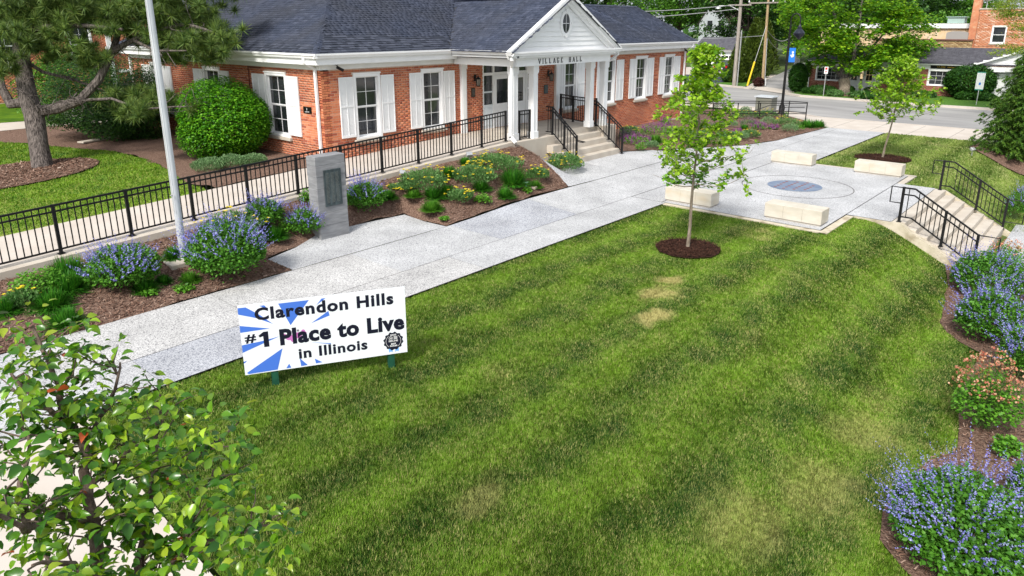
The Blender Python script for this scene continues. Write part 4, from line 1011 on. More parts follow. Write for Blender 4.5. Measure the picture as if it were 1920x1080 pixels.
def plazarail(label, x):
    p0 = (x, 3.73, 0); p1 = (x, 3.48, 0); p2 = (x, 2.97, -.40+.0); p3 = (x, 2.08, -.86)
    a = np.array(p1); c = np.array(p3); 
    t = railing('plaza_railing', label, [p0, p1, p3], .84, [p0, (x, (p1[1]+p3[1])/2, (p1[2]+p3[2])/2), p3], gap=.10, second=.16, bottom=.13, foot=.0)
    MB().tube([(x, 3.73, .84), (x, 3.99, .84), (x, 3.99, .46), (x, 3.75, .46)], .016, 6).build('end_loop', black, t)
    MB().tube([(x, 2.08, -.86+.84), (x, 1.66, -.86+.84), (x, 1.66, -1.0+.35), (x, 2.05, -1.0+.35)], .016, 6).build('end_loop', black, t)
plazarail('near black railing of the plaza steps, beside the lawn and the blue bushes', 18.47)
plazarail('far black railing of the plaza steps, on the side of the spruce', 23.02)

# stone benches
def bench(label, x0, x1, y0, y1, joint_across=3):
    t = thing('stone_bench', label, 'bench', ((x0+x1)/2, (y0+y1)/2, .012), 'limestone block benches round the plaza')
    ys = np.linspace(y0, y1, joint_across+1)
    for a, b in zip(ys, ys[1:]): MB().box(x0, x1, a+.0012, b-.0012, .05, .385).build('block', lime, t, bevel=.005)
    MB().box(x0+.03, x1-.03, y0+.03, y1-.03, -.02, .05).build('plinth', conc, t)
bench('stone bench behind the young tree, at the lawn corner of the walk', 16.62, 17.1, 7.72, 9.05)
bench('stone bench nearest the sign, between the lawn and the plaza edge', 16.68, 17.2, 4.98, 6.34)
bench('stone bench farthest back, beside the walk to the street', 24.05, 24.5, 7.72, 9.1)
bench('stone bench in front of the far young tree, with a cracked face', 24.05, 24.52, 5.0, 6.38)

# ================================================================== MONUMENT, FLAGPOLE, SIGN
t = thing('stone_monument', 'grey board-formed concrete monument with a weathered bronze plaque', 'monument', (8.8, 13.05, .1))
x0, x1, ya, yb = 8.34, 9.10, 12.86, 13.2
zlev = [-.1, .32, .60, .88, 1.15, 1.42, 1.66, 1.86]
for a, b in zip(zlev, zlev[1:]): MB().box(x0+rnd.uniform(0, .008), x1-rnd.uniform(0, .008), ya+rnd.uniform(0, .008), yb, a+.002, b-.002).build('concrete_lift', concgrey, t, bevel=.006)
MB().box(x0+.01, x1-.01, ya+.012, yb-.01, -.1, 1.85).build('core', concgrey, t)
b = MB(); b.box(8.54, 8.94, ya-.012, ya+.005, .77, 1.53); b.box(8.52, 8.96, ya-.02, ya+.004, 1.53, 1.555).box(8.52, 8.96, ya-.02, ya+.004, .745, .77).box(8.52, 8.54, ya-.02, ya+.004, .77, 1.53).box(8.94, 8.96, ya-.02, ya+.004, .77, 1.53)
pq = b.build('plaque', bronze, t, bevel=.003); ln = MB()
for i in range(24):
    z = 1.47-i*.028
    for c in range(3):
        a = 8.565+c*.125; ln.box(a, a+rnd.uniform(.06, .1), ya-.0155, ya-.0122, z, z+.009)
tag(ln.build('raised_names', mat('bronze_highlight', (.14, .15, .14)), pq), kind='stuff')

t = thing('flagpole', 'tall tapering silver flagpole rising out of the left flower bed', 'flagpole', (5.42, 13.0, float(T(5.42, 13.0))))
zb = float(T(5.42, 13.0))
MB().tube([(5.42, 13.0, zb), (5.42, 13.0, zb+3.0), (5.42, 13.0, 11.5)], [.068, .064, .035], 20).build('pole', steel, t, smooth=True)
MB().lathe((5.42, 13.0, zb), [(.14, 0), (.14, .02), (.11, .05), (.085, .065), (.072, .08)], 24).build('flash_collar', steel, t, smooth=True)
MB().lathe((5.42, 13.0, 11.5), [(.04, 0), (.09, .06), (.11, .12), (.09, .18), (.03, .22)], 16).build('finial', mat('gold_ball', (.5, .35, .08), metal=.9, rough=.3), t)
b = MB().tube([(5.42-.08, 12.94, zb+.9), (5.42-.06, 12.95, 11.4)], .005, 4).tube([(5.34, 12.93, zb+1.25), (5.30, 12.92, zb+1.25)], .012, 6).build('halyard', mat('rope', (.4, .4, .38)), t)
pad = MB().obox((5.42, 12.98, zb-.03), (.38, 0, 0), (0, .33, 0), (0, 0, .05)).build('flagpole_pad', conc, bevel=.01); pad['kind'] = 'structure'

# the lawn sign
A = np.array([4.26, 7.90, 0.]); Bp = np.array([5.59, 7.13, 0.]); U = (Bp-A)/np.linalg.norm(Bp-A); Nn = np.array([U[1], -U[0], 0.]); 
if Nn @ (CAM-A) < 0: Nn = -Nn
W_, H_ = 2.12, .965; zb = .19; o = A-U*.36+Nn*.05+np.array([0, 0, zb])
t = thing('lawn_sign', 'white lawn sign with blue rays reading Clarendon Hills number one place to live in Illinois', 'sign', (4.9, 7.5, 0))
green = mat('green_post_paint', (.008, .055, .03), (.012, .08, .045), scale=12, rough=.55)
for q in (A, Bp): MB().obox((q[0], q[1], .38), U*.045, Nn*.04, (0, 0, .55)).build('post', green, t)
Zv = np.array([0, 0, 1.])
panel = MB().prism([(0, 0), (W_, 0), (W_, H_), (0, H_)], o, U, Zv, -Nn*.008, Nn*.008).build('panel', mat('sign_white', (.74, .78, .82), rough=.35, spec=.4), t)
of = o+Nn*.008
raysm = mat('print_blue', (.06, .165, .60), rough=.4); inkm = mat('print_black', (.008, .009, .022), rough=.4); pinkm = mat('print_pink', (.50, .16, .45), rough=.4)
def uvp(pts): return [(a*W_, (1-c)*H_) for a, c in pts]
rays = [[(.0, .03), (.045, .03), (.12, .16), (.19, .31), (.1, .2), (0, .12)], [(.12, .03), (.15, .03), (.17, .09)], [(.23, .03), (.41, .03), (.29, .36)], [(.45, .12), (.485, .03), (.51, .03)],
        [(.41, .37), (.52, .22), (.525, .29)], [(.0, .28), (.17, .37), (0, .38)], [(.0, .56), (.12, .535), (.22, .5), (.12, .575), (0, .67)], [(.0, .80), (.02, .79), (.01, .815), (0, .825)],
        [(.01, .97), (.23, .68), (.19, .985), (.02, .99)], [(.24, .985), (.26, .92), (.27, .985)], [(.33, .985), (.325, .86), (.37, .98)], [(.42, .975), (.415, .9), (.46, .97)], [(.40, .65), (.52, .70), (.52, .715)]]
for i, r in enumerate(rays): flatprint('printed_ray', uvp(r), [tuple(range(len(r)))], raysm, t, of, U, Zv, Nn, .0008+.00002*i)
def circ(cx, cy, r, n=20): return [(cx+r*math.cos(2*PI*k/n), cy+r*math.sin(2*PI*k/n)) for k in range(n)]
for i, (a, c, r) in enumerate(((.245, .505, .035), (.275, .53, .045), (.3, .57, .04), (.33, .52, .045), (.365, .50, .03), (.36, .47, .025))):
    pts = circ(a*W_, (1-c)*H_, r); flatprint('printed_blossom', pts, [tuple(range(20))], pinkm, t, of, U, Zv, Nn, .0012+.00002*i)
for i, (a, c, r) in enumerate(((.30, .455, .018), (.33, .45, .016))):
    pts = circ(a*W_, (1-c)*H_, r); flatprint('printed_dot', pts, [tuple(range(20))], mat('print_grey', (.2, .18, .22)), t, of, U, Zv, Nn, .0014)
def line(txt, u0, u1, v0, v1, bold=.03, space=1.05, m=inkm, lift=.002):
    # each glyph is a piece of its own
    V, fs = textmesh(txt, (u1-u0)*W_, (v1-v0)*H_, bold, space); V = V+np.array([u0*W_, (1-v1)*H_]); glyphs(V, fs, m, t, of, U, Zv, Nn, lift)
line('Clarendon Hills', .09, .925, .055, .238, .040, 1.13)
line('#', .02, .085, .42, .545, .028)
q = [(.156, .405), (.156, .628), (.126, .628), (.126, .468), (.106, .480), (.099, .452), (.130, .405)]; flatprint('lettering', uvp(q), [tuple(range(7))], inkm, t, of, U, Zv, Nn, .002)
line('Place to Live', .22, .988, .400, .640, .047, 1.08)
line('in Illinois', .322, .745, .715, .872, .034, 1.10)
bc = (.912*W_, (1-.80)*H_)
star = []
for k in range(48):
    r = .128+(.010 if (k//2) % 2 else -.004); star.append((bc[0]+r*math.cos(2*PI*k/48), bc[1]+r*math.sin(2*PI*k/48)))
for sx in (-1, 1):
    q = [(bc[0]+sx*.02, bc[1]-.09), (bc[0]+sx*.075, bc[1]-.075), (bc[0]+sx*.065, bc[1]-.165), (bc[0]+sx*.04, bc[1]-.15), (bc[0]+sx*.018, bc[1]-.168)]
    flatprint('ribbon', q, [tuple(range(5))], mat('print_light_blue', (.17, .40, .78)), t, of, U, Zv, Nn, .0015)
flatprint('badge', star, [tuple(range(48))], inkm, t, of, U, Zv, Nn, .0019)
for s_ in (1, -1):
    arc = [(bc[0]+r*math.cos(a)*s_, bc[1]+r*math.sin(a)) for r in (.100, .104) for a in np.linspace(-.9, .9, 12)]
    flatprint('badge_arc', arc, [(k, k+1, k+13, k+12) for k in range(11)], white, t, of, U, Zv, Nn, .0028)
def bl(txt, cx_, cy_, w_, h_, bold=.02):
    V, fs = textmesh(txt, w_, h_, bold); tag(flatprint('badge_lettering', V+np.array([bc[0]+cx_-w_/2, bc[1]+cy_-h_/2]), fs, white, t, of, U, Zv, Nn, .0028), kind='stuff')
bl('2025', 0, .092, .085, .024); bl('NICHE', 0, .004, .125, .028); bl('BEST', 0, -.040, .07, .022, .04); bl('PLACES', 0, -.070, .10, .023, .04); bl('N', -.035, .046, .024, .026, .03)
q = circ(bc[0]-.035, bc[1]+.046, .027, 20)+circ(bc[0]-.035, bc[1]+.046, .023, 20)
flatprint('badge_ring', q, [(k, (k+1) % 20, 20+(k+1) % 20, 20+k) for k in range(20)], white, t, of, U, Zv, Nn, .0028)
flatprint('badge_flag', [(bc[0]+x_, bc[1]+z_) for z_ in (.028, .036, .044, .052, .060, .068) for x_ in (.005, .055)], [(0, 1, 3, 2), (4, 5, 7, 6), (8, 9, 11, 10)], white, t, of, U, Zv, Nn, .0028)

# flood lights and other fittings ------------------------------------------------
def flood(label, x, y, m=galv, z=None):
    z = float(T(x, y)) if z is None else z; t = thing('flood_light', label, 'flood light', (x, y, z), 'garden flood lights')
    MB().tube([(x, y, z-.05), (x, y, z+.14)], .016, 8).build('stake', m, t)
    c = np.array([x, y, z+.2]); d = np.array([.35, .75, .55]); d /= np.linalg.norm(d); a = np.cross(d, (0, 0, 1.)); a /= np.linalg.norm(a); bb_ = np.cross(a, d)
    MB().obox(c, a*.085, bb_*.05, d*.07).build('lamp_housing', m, t, bevel=.01); MB().obox(c+d*.073, a*.07, bb_*.038, d*.003).build('lamp_glass', glass, t)
flood('grey flood light in the mulch by the ramp kerb, nearer the monument', 11.45, 13.72)
flood('grey flood light by the ramp kerb, nearer the porch', 13.9, 13.75)
flood('grey flood light at the foot of the right wing wall', 22.6, 16.1)
p = G(1822, 290); flood('pale flood light on the grass beside the spruce', p[0], p[1])

# ================================================================== PLANTS
gB = leafmat('wild_indigo_leaf', [(.035, .13, .012), (.07, .22, .015), (.12, .32, .03), (.05, .17, .02)])
gBd = leafmat('blue_flower', [(.12, .11, .50), (.20, .20, .64), (.31, .31, .70), (.16, .14, .42), (.38, .42, .66), (.26, .29, .50)], trans=.25)
gS = leafmat('sedge_blade', [(.015, .09, .006), (.035, .17, .01), (.07, .27, .015), (.02, .11, .008)], trans=.25)
gSl = leafmat('light_sedge_blade', [(.03, .12, .008), (.08, .24, .015), (.14, .34, .03)], trans=.3)
gY = leafmat('yarrow_leaf', [(.08, .19, .05), (.14, .28, .08), (.05, .15, .03), (.2, .34, .12)])
yel = leafmat('yellow_flower', [(.80, .62, .01), (.86, .74, .05), (.74, .54, .01)], trans=.2)
gSil = leafmat('silver_leaf', [(.12, .24, .09), (.22, .36, .16), (.07, .16, .05), (.30, .44, .22)])
gPf = leafmat('purple_flower', [(.20, .045, .20), (.32, .09, .32), (.14, .03, .12), (.40, .14, .36)], trans=.2)
gMv = leafmat('faded_mauve_flower', [(.14, .10, .13), (.22, .16, .2), (.1, .07, .09)], trans=.2)
gL = leafmat('low_leaf', [(.05, .17, .012), (.11, .30, .02), (.17, .40, .04)])
gO = leafmat('orange_flower', [(.50, .14, .08), (.62, .28, .18), (.60, .42, .26), (.38, .08, .06), (.30, .22, .08)], trans=.25)
gHe = leafmat('hedge_leaf', [(.012, .06, .008), (.03, .10, .012), (.05, .15, .015)], trans=.2)
gBox = leafmat('bright_shrub_leaf', [(.02, .10, .005), (.045, .20, .006), (.10, .33, .01), (.20, .47, .02), (.03, .14, .006)], trans=.35)
gDk = leafmat('dark_tree_leaf', [(.012, .045, .008), (.025, .08, .012), (.045, .12, .015), (.07, .17, .02)], trans=.3)
gMd = leafmat('mid_tree_leaf', [(.03, .10, .01), (.06, .17, .015), (.10, .26, .02), (.15, .33, .03)], trans=.35)
gMa = leafmat('maple_leaf', [(.03, .12, .004), (.10, .28, .008), (.22, .46, .015), (.38, .58, .02), (.05, .17, .006), (.16, .38, .01)], trans=.35, col2=(.03, .13, .005), scale=1.1)
gYo = leafmat('young_oak_leaf', [(.07, .20, .008), (.20, .40, .012), (.38, .60, .03), (.13, .30, .01), (.48, .66, .06)], trans=.45, rough=.4)
gPr = leafmat('pear_leaf', [(.018, .08, .006), (.05, .17, .01), (.13, .30, .012), (.28, .46, .02), (.03, .11, .008), (.08, .22, .01), (.34, .44, .03)], trans=.38, rough=.28, spec=.55)
gPn = leafmat('pine_needles', [(.03, .08, .02), (.09, .17, .03), (.17, .27, .05), (.27, .36, .07), (.05, .11, .02), (.20, .27, .06)], trans=.15, col2=(.02, .05, .015), scale=2.6)
gSp = leafmat('spruce_needles', [(.03, .09, .015), (.08, .20, .025), (.18, .34, .035), (.05, .13, .02), (.26, .42, .05)], trans=.2, col2=(.02, .07, .012), scale=3.)
gAr = leafmat('arborvitae_leaf', [(.03, .06, .008), (.06, .10, .012), (.10, .15, .015), (.02, .045, .006)], trans=.2)
gAq = leafmat('honey_locust_leaf', [(.10, .20, .015), (.18, .30, .025), (.28, .38, .04), (.30, .28, .04)], trans=.4)
stemm = mat('green_stem', (.10, .15, .05), rough=.7)
def vcol(P): return np.asarray(P, float)
def site(px, py, wpx, top, off=.5):
    P = G(px, py); d = (P-CAM) @ fwv; ppm = FPX/d; r = wpx/2/ppm; h_ = fwv*np.array([1, 1, 0]); h_ /= np.linalg.norm(h_)
    c = P+h_*r*off; c[2] = float(T(c[0], c[1])); q = ray(px, top); Q = CAM+q*((c-CAM) @ h_)/(q @ h_); return c, r, max(.08, Q[2]-c[2])
def blades(name, t, m, c, n, L_, w_, lean=(.1, 1.0), spread=.1, droop=.35, segs=3):
    a = rng.random(n)*2*PI; le = rng.uniform(lean[0], lean[1], n); l = L_*rng.uniform(.6, 1.1, n); r0 = spread*np.sqrt(rng.random(n))
    b = np.column_stack([c[0]+r0*np.cos(a), c[1]+r0*np.sin(a), np.full(n, c[2]-.01)]); H = np.column_stack([np.cos(a), np.sin(a), 0*a]); X = np.column_stack([-np.sin(a), np.cos(a), 0*a])
    V = []; ts = np.linspace(0, 1, segs+1)
    for i, t_ in enumerate(ts):
        p = b+H*(l*np.sin(le)*t_)[:, None]; p[:, 2] += l*(np.cos(le)*t_-droop*le*t_*t_*.8); p[:, 2] = np.maximum(p[:, 2], c[2]+.01)
        ww = w_*(1-.85*t_**2)
        V += [p-X*ww, p+X*ww]
    V = np.stack(V, 1); k = 2*(segs+1); fc = np.array([(2*i, 2*i+1, 2*i+3, 2*i+2) for i in range(segs)])
    return tag(npobj(name, V.reshape(-1, 3), (fc[None]+(np.arange(n)*k)[:, None, None]).reshape(-1, 4), m, t), kind='stuff')
def spikes(name, t, m, base, dirs, L_, fl, size, shape='petal', taper=True):
    n = len(base); k = fl; tt = np.linspace(.1, 1, k)[None].repeat(n, 0)+rng.normal(0, .02, (n, k)); l = (L_*rng.uniform(.5, 1.2, n))[:, None]
    P = base[:, None]+dirs[:, None]*(l*tt)[..., None]+rng.normal(0, size*.55, (n, k, 3))*(1.15-tt*.7)[..., None]
    s = size*(1.25-.75*tt if taper else np.ones_like(tt))*rng.uniform(.7, 1.2, (n, k))
    return leaves(name, t, m, P.reshape(-1, 3), s.ravel(), shape, 1.2)
def stemset(name, t, c, tips, w_=.004, m=stemm):
    n = len(tips); b = np.array(c)[None]+np.column_stack([rng.normal(0, .05, (n, 2)), np.zeros(n)]); d = rng.normal(size=(n, 3)); d[:, 2] = 0; d /= np.linalg.norm(d, axis=1)[:, None]
    V = np.stack([b-d*w_, b+d*w_, tips+d*w_*.6, tips-d*w_*.6], 1); return tag(npobj(name, V.reshape(-1, 3), np.arange(n*4).reshape(-1, 4), m, t), kind='stuff')
def dome(c, r, h, n, shell=.5, base=.12, amp=.2):
    d = rng.normal(size=(n, 3)); d[:, 2] = np.abs(d[:, 2])-.25; d /= np.linalg.norm(d, axis=1)[:, None]
    bd = rng.normal(size=(8, 3)); bd[:, 2] = abs(bd[:, 2]); bd /= np.linalg.norm(bd, axis=1)[:, None]; k = 1+amp*(np.maximum(0, d @ bd.T)**8).max(1)-amp*.4
    u = shell+(1-shell)*rng.random(n)**.6
    P = np.array(c)+np.column_stack([d[:, 0]*r*k*u, d[:, 1]*r*k*u, h*.38+d[:, 2]*h*.62*k*u]); P[:, 2] = np.maximum(P[:, 2], c[2]+.02); return P, d
def plant(kind, label, px, py, wpx, top, group=None, dens=1.0, name=None):
    c, r, h = site(px, py, wpx, top, .15 if kind in ('S', 'Sl') else .4); r *= {'S': 1.26, 'Sl': 1.26, 'Y': 1.34}.get(kind, 1.05); h *= {'S': 1.1, 'Sl': 1.1, 'Y': 1.25, 'B': 1.12, 'W': 1.15, 'P': 1.5, 'M': 1.5, 'V': 1.3, 'L': 1.3}.get(kind, 1.1); dist = np.linalg.norm(c-CAM); q = max(.25, min(1.6, (13/dist)**1.1))*dens
    nm = {'B': 'wild_indigo_bush', 'S': 'sedge_clump', 'Sl': 'sedge_clump', 'Y': 'yarrow_plant', 'V': 'silver_plant', 'P': 'purple_salvia', 'M': 'purple_salvia', 'L': 'leafy_plant', 'O': 'columbine_plant', 'H': 'clipped_shrub', 'W': 'wild_indigo_bush'}[kind]
    cat = {'B': 'bush', 'W': 'bush', 'S': 'ornamental grass', 'Sl': 'ornamental grass', 'H': 'shrub'}.get(kind, 'flowering plant' if kind in 'YPMO' else 'plant')
    t = thing(name or nm, label, cat, tuple(c), group)
    if kind in ('B', 'W'):
        n = int(5200*r*q*h*1.6+500); P, d = dome(c, r*.96, h*(.80 if kind == 'B' else .62), n); ls = min(.05, .03+.03*r); leaves('foliage', t, gB, P, ls*rng.uniform(.7, 1.3, len(P))*(1.2 if dist > 12 else 1.0), 'rhomb', 1.0)
        ns = int(200*q*r*(1.0 if kind == 'B' else .8)+16); P, d = dome(c, r*.95, h*.84 if kind == 'B' else h*.66, ns*3, .85); sel = (P[:, 2] > c[2]+h*.38)
        P, d = P[sel][:ns], d[sel][:ns]; dd = d*np.array([.75, .75, .3])+np.array([0, 0, .55]); dd /= np.linalg.norm(dd, axis=1)[:, None]
        spikes('flowers', t, gBd, P-dd*h*.08+rng.normal(0, .03, P.shape), dd+rng.normal(0, .18, dd.shape), h*.34, 20, .0135*(1.5 if dist > 12 else 1.1)); stemset('stems', t, c, P[:60]+dd[:60]*h*.1)
    elif kind in ('S', 'Sl'):
        blades('blades', t, gS if kind == 'S' else gSl, c, int(760*q+260), .38*h+.50*r, .0065*max(1, dist/11), (.05, 1.35), r*.4, .5)
        blades('blades', t, gSl, c, int(120*q+30), .36*h+.48*r, .0055*max(1, dist/11), (.05, 1.1), r*.3, .45)
    elif kind == 'Y':
        n = int(3600*r*q+300); P, d = dome(c, r*.9, h*.72, n, .4); leaves('foliage', t, gY, P, .062*rng.uniform(.6, 1.2, len(P)), 'rhomb', .8, y=d*.6+np.array([0, 0, .8])+rng.normal(0, .35, d.shape))
        ns = int(52*q*r+6); P, d = dome(c, r*1.0, h*.98, ns*2, .8); sel = P[:, 2] > c[2]+h*.42; P = P[sel][:ns]
        s = .030*(1.35 if dist > 14 else 1.0); Q = (P[:, None]+rng.normal(0, s*.42, (len(P), 7, 3))*np.array([1, 1, .3])).reshape(-1, 3)
        leaves('flower_heads', t, yel, Q, s*rng.uniform(.6, 1.0, len(Q)), 'petal', .18); stemset('stems', t, c, P, .004)
    elif kind == 'V':
        n = int(4200*r*q+300); P, d = dome(c, r*.95, h*.9, n, .4); leaves('foliage', t, gSil, P, .05*rng.uniform(.6, 1.2, len(P)), 'rhomb', .8, y=d*.6+np.array([0, 0, .8])+rng.normal(0, .3, d.shape))
    elif kind in ('P', 'M'):
        n = int(2600*r*q+200); P, d = dome(c, r*.95, h*.62, n, .4); leaves('foliage', t, gL if kind == 'P' else gY, P, .055*rng.uniform(.6, 1.2, len(P)), 'rhomb', 1.)
        ns = int(330*r*q+30); P, d = dome(c, r*.95, h*.62, ns, .8); dd = d*.35+np.array([0, 0, .9]); dd /= np.linalg.norm(dd, axis=1)[:, None]; spikes('flowers', t, gPf if kind == 'P' else gMv, P, dd, h*.42, 12, .024)
    elif kind == 'L':
        n = int(1500*r*q+120); P, d = dome(c, r, h*.9, n, .3); leaves('foliage', t, gL, P, .06*rng.uniform(.6, 1.3, len(P)), 'rhomb', .6)
    elif kind == 'O':
        n = int(2600*r*q+150); P, d = dome(c, r*1.0, h*.74, n, .3); leaves('foliage', t, gL, P, .05*rng.uniform(.6, 1.2, len(P)), 'lobed', .7)
        ns = int(240*r*q+40); P, d = dome(c, r*1.0, h*.98, ns*2, .55); P = P[P[:, 2] > c[2]+h*.5][:ns]
        Q = (P[:, None]+rng.normal(0, .014, (len(P), 5, 3))).reshape(-1, 3); leaves('flowers', t, gO, Q, .022*rng.uniform(.6, 1.3, len(Q)), 'petal', 1.2); stemset('stems', t, c, P, .0025)
    elif kind == 'H':
        n = int(9000*r*q+600); P, d = dome(c, r, h, n, .75, amp=.08); leaves('foliage', t, gHe, P, .05*rng.uniform(.7, 1.3, len(P))*max(1, dist/22), 'rhomb', 1.)
    return t
gb = 'flowering plants in the bed below the ramp'; gs = 'dark green sedge clumps in the bed below the ramp'; gi = 'blue wild indigo bushes'
PL = [
 ('B', 'blue-flowered bush to the left of the flagpole, in front of the railing', 224, 548, 128, 455, gi, 1.3), ('B', 'large blue-flowered bush just right of the flagpole base', 418, 527, 152, 408, gi, 1.3),
 ('B', 'small rounded blue-flowered bush touching the left side of the monument', 571, 448, 66, 388, gi, 1.2), ('W', 'tall loose blue-flowered plant behind the big bush, close to the railing', 495, 432, 66, 352, gi, 1.1),
 ('W', 'blue-flowered bush directly right of the monument', 684, 402, 74, 322, gi, 1.2), ('L', 'light green seedling plant behind the left edge of the monument', 573, 388, 22, 358, gb, 1),
 ('S', 'round sedge clump alone in the mulch, nearest the walk at the left', 121, 612, 60, 572, gs, 1.4), ('S', 'sedge clump in the front row behind the lone round one', 93, 578, 74, 540, gs, 1.2), ('S', 'sedge clump cut by the left edge of the picture', 5, 588, 52, 545, gs, 1.2),
 ('S', 'broad sedge clump beside the left blue bush', 120, 548, 86, 512, gs, 1.2), ('S', 'tall sedge clump against the ramp kerb at the left', 125, 522, 80, 478, gs, 1.2), ('L', 'bushy light green plant among the sedges at the left', 66, 556, 92, 512, gb, 1.2),
 ('Y', 'few yellow daisies by the left edge of the bed', 38, 578, 50, 545, gb, .5), ('S', 'sedge tucked between the flagpole and the railing', 325, 484, 36, 452, gs, 1), ('S', 'low dark sedge at the right foot of the left blue bush', 270, 545, 46, 515, gs, 1),
 ('S', 'little sedge left of the flagpole pad', 306, 531, 28, 512, gs, 1), ('Sl', 'little sedge right in front of the flagpole pad', 354, 529, 36, 506, gs, 1), ('L', 'low seedlings in the mulch below the flagpole', 342, 548, 34, 538, gb, .6), ('L', 'sprawling seedlings near the foot of the left blue bush', 275, 556, 30, 543, gb, .6),
 ('Y', 'yellow-flowered plant behind the big blue bush right of the pole', 432, 432, 100, 400, gb, .9), ('S', 'sedge behind the small bush left of the monument', 512, 448, 50, 418, gs, 1), ('L', 'yellow-green spindly plant left of the monument bush', 536, 446, 20, 412, gb, .5), ('L', 'green plant right of the large blue bush, under the railing', 458, 436, 60, 412, gb, .8),
 ('Y', 'silver-green yarrow near the monument, yellow heads on top', 795, 364, 78, 316, gb, 1), ('S', 'dark sedge just right of the monument bush', 728, 374, 28, 348, gs, 1), ('S', 'sedge in front of the yarrow nearest the monument', 812, 372, 38, 342, gs, 1),
 ('Y', 'yarrow with grey foliage between the monument bush and the front sedges', 757, 386, 46, 346, gb, 1), ('Sl', 'left one of the two pale sedges at the front of the middle bed', 776, 400, 38, 372, gs, 1.2), ('Sl', 'right one of the two pale sedges at the front of the middle bed', 810, 408, 42, 376, gs, 1.2),
 ('S', 'small round sedge in the centre of the middle bed', 838, 364, 28, 338, gs, 1.1), ('Y', 'low yarrow in the middle bed in front of the small round sedge', 862, 383, 42, 354, gb, 1), ('L', 'pale green tuft near the walk in the middle bed', 905, 385, 34, 366, gb, 1), ('Y', 'large yarrow in the heart of the middle bed', 888, 352, 68, 308, gb, 1.1),
 ('S', 'sedge in front of the large yarrow', 902, 357, 34, 330, gs, 1.1), ('Y', 'wide yarrow further back towards the porch', 926, 326, 88, 288, gb, 1.1), ('S', 'big dark sedge, largest of the middle bed', 962, 347, 62, 308, gs, 1.3), ('S', 'sedge close to the ramp kerb behind the wide yarrow', 842, 330, 30, 303, gs, 1), ('S', 'sedge by the nearer-porch flood light', 872, 308, 26, 293, gs, 1),
 ('Y', 'grey-green shrub with yellow heads below the porch corner column', 955, 300, 72, 268, gb, 1.1), ('S', 'tall sedge beside the porch corner, darkest of its row', 989, 306, 34, 270, gs, 1.1), ('Y', 'thin yarrow next to the big dark sedge', 1008, 342, 38, 312, gb, .8), ('S', 'round sedge close to the walk, below the big dark sedge', 947, 371, 34, 346, gs, 1.1),
 ('Y', 'yellow-flowered yarrow mound at the foot of the entrance steps', 1059, 324, 58, 286, gb, 1.5), ('L', 'small weed at the edge of the walk in the middle bed', 832, 419, 14, 410, gb, .5), ('L', 'small silver tuft by the round disc light', 989, 364, 14, 352, gb, .6), ('L', 'bright leaf cluster beside the big dark sedge', 962, 352, 16, 340, gb, .6),
 ('B', 'highest blue bush behind the plaza steps railing at the right', 1868, 562, 140, 470, gi, 1.2), ('B', 'blue bush in front of the highest one, beside the lawn corner', 1868, 645, 128, 540, gi, 1.2), ('B', 'blue bush cut by the right edge, above the orange columbine', 1925, 716, 90, 600, gi, 1.2),
 ('B', 'very large blue bush in the bottom right corner', 1820, 1085, 250, 892, gi, 1.6), ('O', 'columbine with orange-pink flowers beside the lawn', 1858, 812, 118, 672, None, 1.6), ('O', 'pale orange columbine behind the highest blue bush', 1894, 496, 62, 452, None, 1), ('L', 'bright green leafy plant alone in the mulch at the right edge', 1893, 862, 46, 824, gb, 1.2),
 ('B', 'blue bush beyond the far plaza railing', 1908, 412, 38, 350, gi, 1), ('B', 'blue bush at the right edge between two mulch patches', 1925, 945, 60, 860, gi, 1),
 ('Sl', 'pale sedge mat in the bed at the right of the middle bed front', 1004, 352, 20, 330, gs, .6),
]
for k, l, a, b_, w_, tp, g, dn in PL: plant(k, l, a, b_, w_, tp, g, dn)
gr = 'flowers in the bed below the right wing'
